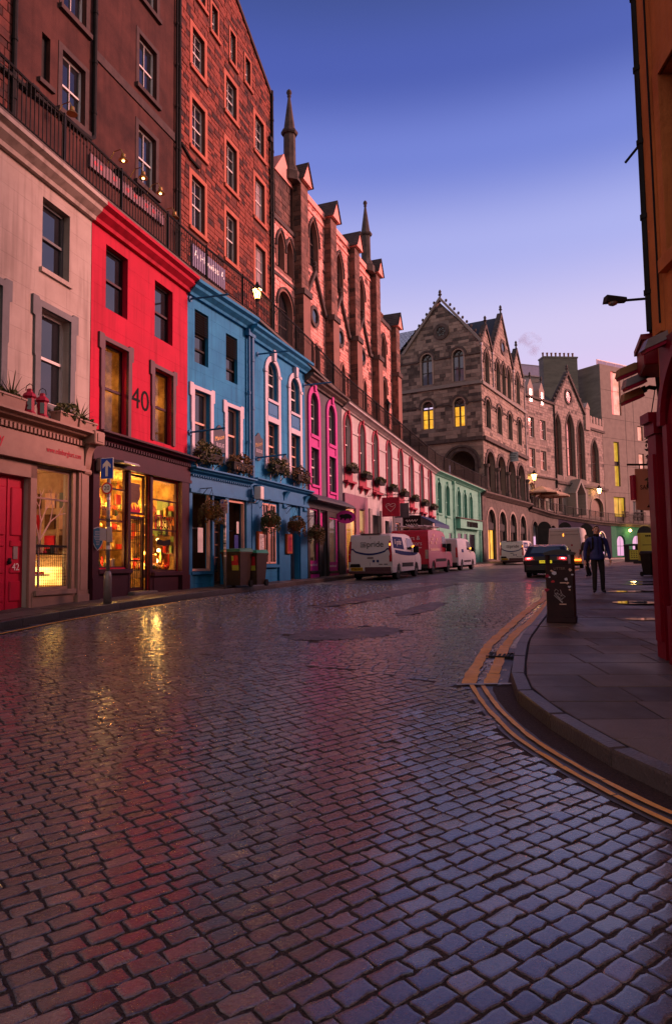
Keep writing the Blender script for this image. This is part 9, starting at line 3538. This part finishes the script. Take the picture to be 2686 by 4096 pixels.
# black car with its tail lamps lit
L, H, W = 4.5, 1.45, 1.84
xr, xf = .85, L - .9
r = .36
low = [(.02, .93), (.0, .75), (.02, .5), (.08, .24)] + [(xr - r, .22)] + arch_pts(xr, r, .26)[1:-1] + [(xr + r, .2), (xf - r, .2)] + arch_pts(xf, r, .26)[1:-1] + [(xf + r, .22), (L - .1, .25), (L, .5), (L - .05, .68), (L - .3, .8), (L - 1.1, .93)]
up = [(L - 1.1, .93), (L - 1.35, .97), (L - 2.1, H - .06), (L - 2.5, H), (1.2, H - .01), (.65, H - .09), (.22, 1.05), (.02, .93)]
P_ = at_px(2183, 2322, 30.0)
cr_ = Vehicle('car', 'black hatchback with lit red tail lamps, seen from behind beside the litter bin', 'car', (P_.x, P_.y), HD(.36, .933), W, low, up, .93, .30, M_CARBLACK, (xr, xf), .32)
mb = MB()
q = [(.24, -.66, 1.06), (.24, .66, 1.06), (.62, .56, H - .11), (.62, -.56, H - .11)]
mb.poly([(a - .012, b, c + .012) for a, b, c in q])
cr_.part(mb, 'rear_window', M_CARGLASS)
mb = MB()
q = [(L - 1.37, -.7, 1.0), (L - 1.37, .7, 1.0), (L - 2.08, .6, H - .08), (L - 2.08, -.6, H - .08)]
mb.poly([(a + .01, b, c + .012) for a, b, c in q])
cr_.part(mb, 'windscreen', M_VGLASS)
cr_.flank('side_window', M_VGLASS, [(.55, 1.02), (2.9, 1.0), (2.3, 1.33), (.95, 1.33)], sides=(-1, 1))
for sg_ in (-1, 1):
 tl = cr_.rear('tail_lamp', M_LAMPRED, [(sg_ * .46, .78), (sg_ * .9, .74), (sg_ * .9, .9), (sg_ * .5, .92)][::sg_], out=.025, th=.05)
 cr_.rear('lamp_glow', M_LAMPLIT, [(sg_ * .56, .82), (sg_ * .84, .80), (sg_ * .84, .88), (sg_ * .58, .89)][::sg_], tl, out=.035)
 cr_.rear('lamp_core', M_LAMPCORE, [(sg_ * .64, .835), (sg_ * .78, .825), (sg_ * .78, .865), (sg_ * .65, .872)][::sg_], tl, out=.045)
 point_light('tail_light', cr_.root.matrix_basis @ Vector((-.3, sg_ * .72, .85)), 1.2, (1, .03, .05), .06)
pl_ = cr_.rear('number_plate', M_PLATELIT, [(-.26, .64), (.26, .64), (.26, .76), (-.26, .76)], out=.02)
mb = MB()
text_mb(mb, 'SK62 XDE', .1, (cr_.tail(.7) - .022, 0, .7), (0, -1, 0), (0, 0, 1), wid=.46)
cr_.part(mb, 'lettering', M_PRINT, pl_)
mb = MB()
mb.bbox(-.05, .15, -.86, .86, .3, .56, .04)
cr_.part(mb, 'bumper', M_CARBLACK)
cr_.rear('bumper_trim', M_GALV, [(-.3, .30), (.3, .30), (.3, .325), (-.3, .325)], out=.06)
for sg_ in (-1, 1):
 mb = MB()
 mb.bbox(L - 1.65, L - 1.5, W / 2 - .02 if sg_ > 0 else -W / 2 - .17, W / 2 + .17 if sg_ > 0 else -W / 2 + .02, .95, 1.08, .02)
 cr_.part(mb, 'mirror', M_CARBLACK)
M_SKIN = mat('skin', (.80, .46, .37), (.70, .38, .30), 6, .55, .05, 60)
M_JACKET = mat('navy_quilted_jacket', (.045, .055, .24), (.028, .034, .15), 5, .5, .5, 14)
M_JEANS = mat('dark_trousers', (.030, .024, .026), (.020, .016, .018), 7, .85, .3, 50)
M_SHOE = mat('dark_shoe', (.022, .018, .017), None, 7, .5, .1, 50)
M_HAIR = mat('grey_hair', (.70, .60, .52), (.5, .42, .36), 30, .7, .3, 90)
M_SCARF = mat('black_collar', (.015, .013, .015), None, 7, .8, .2, 50)
M_OLIVE = mat('dark_olive_coat', (.05, .036, .026), (.07, .035, .03), 9, .8, .3, 30)
def skin_mesh(name, chain_pts, edges, radii, root, sub=2):
 me = bpy.data.meshes.new(name)
 me.from_pydata(chain_pts, edges, [])
 o = bpy.data.objects.new(name, me)
 COL.objects.link(o)
 md = o.modifiers.new('skin', 'SKIN')
 md.use_smooth_shade = True
 for i, r in enumerate(radii):
  me.skin_vertices[0].data[i].radius = r if isinstance(r, tuple) else (r, r)
 me.skin_vertices[0].data[root].use_root = True
 sb = o.modifiers.new('sub', 'SUBSURF')
 sb.levels = sb.render_levels = sub
 return o
def person(loc, rz, label, h, pose, top, legs, hair, pack=None):
 r = empty('person', loc, rz, label, 'person')
 k = h / 1.75
 # joints (x to the figure's left, y forward is -, z up); facing -y
 J = dict(pelvis=(0, 0, .96), waist=(0, -.005, 1.10), chest=(0, -.01, 1.30), neck0=(0, .005, 1.47), neck=(0, -.01, 1.535), head0=(0, -.02, 1.60), head=(0, -.025, 1.67), crown=(0, -.01, 1.735))
 P, E_, RR, ID = [], [], [], {}
 def add(n, p, rad, par=None):
  ID[n] = len(P)
  P.append(tuple(c * k for c in p))
  RR.append(tuple(x * k for x in rad) if isinstance(rad, tuple) else rad * k)
  if par:
   E_.append((ID[par], ID[n]))
 add('pelvis', J['pelvis'], (.165, .125))
 add('waist', J['waist'], (.165, .12), 'pelvis')
 add('chest', J['chest'], (.185, .13), 'waist')
 add('neck0', J['neck0'], (.10, .075), 'chest')
 add('neck', J['neck'], .055, 'neck0')
 add('head0', J['head0'], (.066, .078), 'neck')
 add('head', J['head'], (.074, .092), 'head0')
 add('crown', J['crown'], (.055, .066), 'head')
 for s, sd in ((1, 'l'), (-1, 'r')):
  hip, knee, ank, toe = pose['leg_' + sd]
  add('hip' + sd, hip, .10, 'pelvis')
  add('thigh' + sd, tuple((hip[i] * .5 + knee[i] * .5) for i in range(3)), .088, 'hip' + sd)
  add('knee' + sd, knee, .066, 'thigh' + sd)
  add('calf' + sd, tuple(knee[i] * .6 + ank[i] * .4 for i in range(3)), .066, 'knee' + sd)
  add('ank' + sd, ank, .056, 'calf' + sd)
  add('heel' + sd, (ank[0], ank[1] + .015, .045), .042, 'ank' + sd)
  add('ball' + sd, (toe[0], toe[1] + .06, .04), (.044, .034), 'heel' + sd)
  add('toe' + sd, (toe[0], toe[1], .035), (.036, .026), 'ball' + sd)
  sh, el, wr = pose['arm_' + sd]
  add('sh' + sd, sh, .072, 'chest')
  add('up' + sd, tuple(sh[i] * .5 + el[i] * .5 for i in range(3)), .062, 'sh' + sd)
  add('el' + sd, el, .052, 'up' + sd)
  add('fore' + sd, tuple(el[i] * .5 + wr[i] * .5 for i in range(3)), .05, 'el' + sd)
  add('wr' + sd, wr, .034, 'fore' + sd)
 src = skin_mesh('figure', P, E_, RR, 0)
 bpy.context.view_layer.update()
 dg = bpy.context.evaluated_depsgraph_get()
 me = bpy.data.meshes.new_from_object(src.evaluated_get(dg))
 bpy.data.objects.remove(src)
 me.materials.clear()
 for m in (M_SKIN, top, legs, M_SHOE):
  me.materials.append(m)
 for p in me.polygons:
  c = p.center / k
  arm = abs(c.x) > .20 and c.z > .78
  if c.z > 1.525 and abs(c.x) < .14:
   i = 0
  elif c.z > .93 or (arm and c.z > .86):
   i = 1
  elif arm and c.z <= .86:
   i = 1 if c.z > .84 else 0
  elif c.z > .085:
   i = 2
  else:
   i = 3
  p.material_index = i
  p.use_smooth = True
 o = bpy.data.objects.new('body', me)
 COL.objects.link(o)
 o.parent = r
 # face
 mb = MB()
 z, y = 1.66 * k, -.112 * k
 mb.hexa([(-.014 * k, y + .015, z - .035 * k), (.014 * k, y + .015, z - .035 * k), (.012 * k, y + .03, z - .03 * k), (-.012 * k, y + .03, z - .03 * k), (-.009 * k, y + .006, z + .01 * k), (.009 * k, y + .006, z + .01 * k), (.007 * k, y + .03, z + .02 * k), (-.007 * k, y + .03, z + .02 * k)])
 mb.hexa([(-.016 * k, y - .014, z - .034 * k), (.016 * k, y - .014, z - .034 * k), (.018 * k, y + .02, z - .036 * k), (-.018 * k, y + .02, z - .036 * k), (-.006 * k, y - .002, z + .012 * k), (.006 * k, y - .002, z + .012 * k), (.01 * k, y + .03, z + .02 * k), (-.01 * k, y + .03, z + .02 * k)])
 mb.build('nose', M_SKIN, r)
 for s in (-1, 1):
  mb = MB()
  mb.sphere((s * .033 * k, y + .016, z + .012 * k), .0115 * k, 8, sc=(1.3, .6, .8))
  mb.build('eye', M_SCARF, r)
  mb = MB()
  mb.box(s * .033 * k - .022 * k, s * .033 * k + .022 * k, y + .004, y + .03, z + .027 * k, z + .034 * k)
  mb.build('eyebrow', hair, r)
  mb = MB()
  mb.sphere((s * .082 * k, .0, z - .005 * k), .03 * k, 8, sc=(.4, .7, 1.1))
  mb.build('ear', M_SKIN, r)
 mb = MB()
 mb.box(-.026 * k, .026 * k, y + .005, y + .03, z - .066 * k, z - .058 * k)
 mb.build('mouth', mat('lips', (.30, .09, .08), None, 5, .5, 0), r)
 # hair: cap of short tufts over the crown, sides and back
 mb = MB()
 rgh = random.Random(17)
 n0 = 12
 v, f = [], []
 for i in range(7):
  ph = i / 6 * 1.75
  for j in range(n0):
   th = 2 * math.pi * j / n0
   front = math.cos(th)
   e = min(ph, (1.55 if front < -.2 else 1.2) if front < .25 else .52 + .5 * (1 - front))
   rr = 1.0 + rgh.uniform(-.02, .03)
   v.append((.079 * k * math.sin(e) * math.sin(th) * rr, (-.015 - .1 * math.sin(e) * math.cos(th) * rr * 1.0) * k, (1.675 + .098 * math.cos(e) * rr) * k))
 for i in range(6):
  for j in range(n0):
   f.append((i * n0 + j, i * n0 + (j + 1) % n0, (i + 1) * n0 + (j + 1) % n0, (i + 1) * n0 + j))
 mb.mesh(v, f)
 mb.build('hair', hair, r, smooth=True)
 # hands with five fingers each
 for s, sd in ((1, 'l'), (-1, 'r')):
  wr = Vector(pose['arm_' + sd][2])
  el = Vector(pose['arm_' + sd][1])
  d = (wr - el).normalized()
  side = Vector((0, -1, 0)) - d * d.dot(Vector((0, -1, 0)))
  side.normalize()
  inw = d.cross(side) * s
  hp, he, hr = [wr, wr + d * .05, wr + d * .095], [(0, 1), (1, 2)], [.030, (.036, .024), (.036, .022)]
  for q, (a, ln) in enumerate(((.028, .072), (.010, .082), (-.009, .076), (-.027, .06))):
   b0 = wr + d * .098 + side * a
   b1 = b0 + d * ln * .5 + inw * .012
   b2 = b0 + d * ln * .85 + inw * .04
   i0 = len(hp)
   hp += [b0, b1, b2]
   he += [(2, i0), (i0, i0 + 1), (i0 + 1, i0 + 2)]
   hr += [.0115, .0105, .009]
  i0 = len(hp)
  hp += [wr + d * .04 + side * .036, wr + d * .08 + side * .052 + inw * .015, wr + d * .105 + side * .046 + inw * .03]
  he += [(1, i0), (i0, i0 + 1), (i0 + 1, i0 + 2)]
  hr += [.014, .012, .010]
  so = skin_mesh('hand_source', [tuple(p * k) for p in hp], he, [tuple(x * k for x in q) if isinstance(q, tuple) else q * k for q in hr], 1, 1)
  bpy.context.view_layer.update()
  me = bpy.data.meshes.new_from_object(so.evaluated_get(bpy.context.evaluated_depsgraph_get()))
  bpy.data.objects.remove(so)
  me.materials.clear()
  me.materials.append(M_SKIN)
  ho_ = bpy.data.objects.new('hand', me)
  COL.objects.link(ho_)
  ho_.parent = r
 # collar, hem and cuffs
 mb = MB()
 mb.lathe([(.082 * k, -.04 * k), (.078 * k, .03 * k), (.068 * k, .05 * k), (.062 * k, .02 * k)], (0, -.002 * k, 1.50 * k), 14)
 mb.build('collar', M_SCARF if pack else top, r)
 mb = MB()
 v, f = [], []
 for (z_, a, b_) in ((1.02, .182, .138), (.92, .192, .146), (.86, .188, .142), (.87, .16, .12)):
  for j in range(18):
   t = 2 * math.pi * j / 18
   v.append((a * k * math.cos(t), b_ * k * math.sin(t), z_ * k))
 for i in range(3):
  for j in range(18):
   f.append((i * 18 + j, i * 18 + (j + 1) % 18, (i + 1) * 18 + (j + 1) % 18, (i + 1) * 18 + j))
 mb.mesh(v, f)
 mb.build('jacket_hem', top, r, smooth=True)
 if pack:
  for s in (-1, 1):
   mb = MB()
   pts = [(s * .10, .10, 1.44), (s * .105, .02, 1.475), (s * .115, -.09, 1.43), (s * .125, -.137, 1.32), (s * .13, -.125, 1.18), (s * .17, -.02, 1.08)]
   for a, b_ in zip(pts[:-1], pts[1:]):
    a, b_ = Vector(a) * k, Vector(b_) * k
    w = Vector((.022 * k, 0, 0))
    n_ = (b_ - a).cross(w).normalized() * .012 * k
    mb.hexa([a - w - n_, a + w - n_, b_ + w - n_, b_ - w - n_, a - w + n_, a + w + n_, b_ + w + n_, b_ - w + n_])
   mb.build('backpack_strap', M_SCARF, r)
  mb = MB()
  mb.bbox(-.15 * k, .15 * k, .11 * k, .26 * k, 1.02 * k, 1.46 * k, .04 * k)
  mb.build('backpack', M_SCARF, r)
  mb = MB()
  mb.box(-.003, .003, -.143 * k, -.128 * k, 1.0 * k, 1.44 * k)
  mb.build('zip', M_SCARF, r)
 return r
P_ = at_px(2392, 2374, 17.1)
walk = dict(leg_l=((.085, 0, .90), (.105, -.05, .50), (.115, .0, .09), (.14, -.155, 0)), leg_r=((-.085, 0, .90), (-.10, -.10, .51), (-.115, -.10, .09), (-.15, -.25, 0)),
   arm_l=((.215, .0, 1.40), (.285, .02, 1.12), (.30, -.09, .875)), arm_r=((-.215, .0, 1.40), (-.29, .05, 1.12), (-.315, -.01, .86)))
person((P_.x, P_.y, zp(P_.x, P_.y) + .008), R(-8), 'grey haired man in a navy jacket with backpack straps walking down the pavement', 1.64, walk, M_JACKET, M_JEANS, M_HAIR, True)
P_ = at_px(2350, 2302, 27.6)
walk2 = dict(leg_l=((.085, 0, .90), (.10, -.2, .52), (.10, -.12, .09), (.12, -.27, 0)), leg_r=((-.085, 0, .90), (-.09, .03, .48), (-.09, .26, .14), (-.09, .13, .0)),
    arm_l=((.205, 0, 1.40), (.25, .08, 1.12), (.25, .02, .89)), arm_r=((-.205, 0, 1.40), (-.25, -.04, 1.13), (-.25, -.18, .92)))
person((P_.x, P_.y, zp(P_.x, P_.y) + .008), R(-60), 'second walker in a dark coat partly hidden behind the man in navy', 1.64, walk2, M_OLIVE, M_JEANS, mat('brown_hair', (.12, .05, .03), None, 30, .7, .2), False)
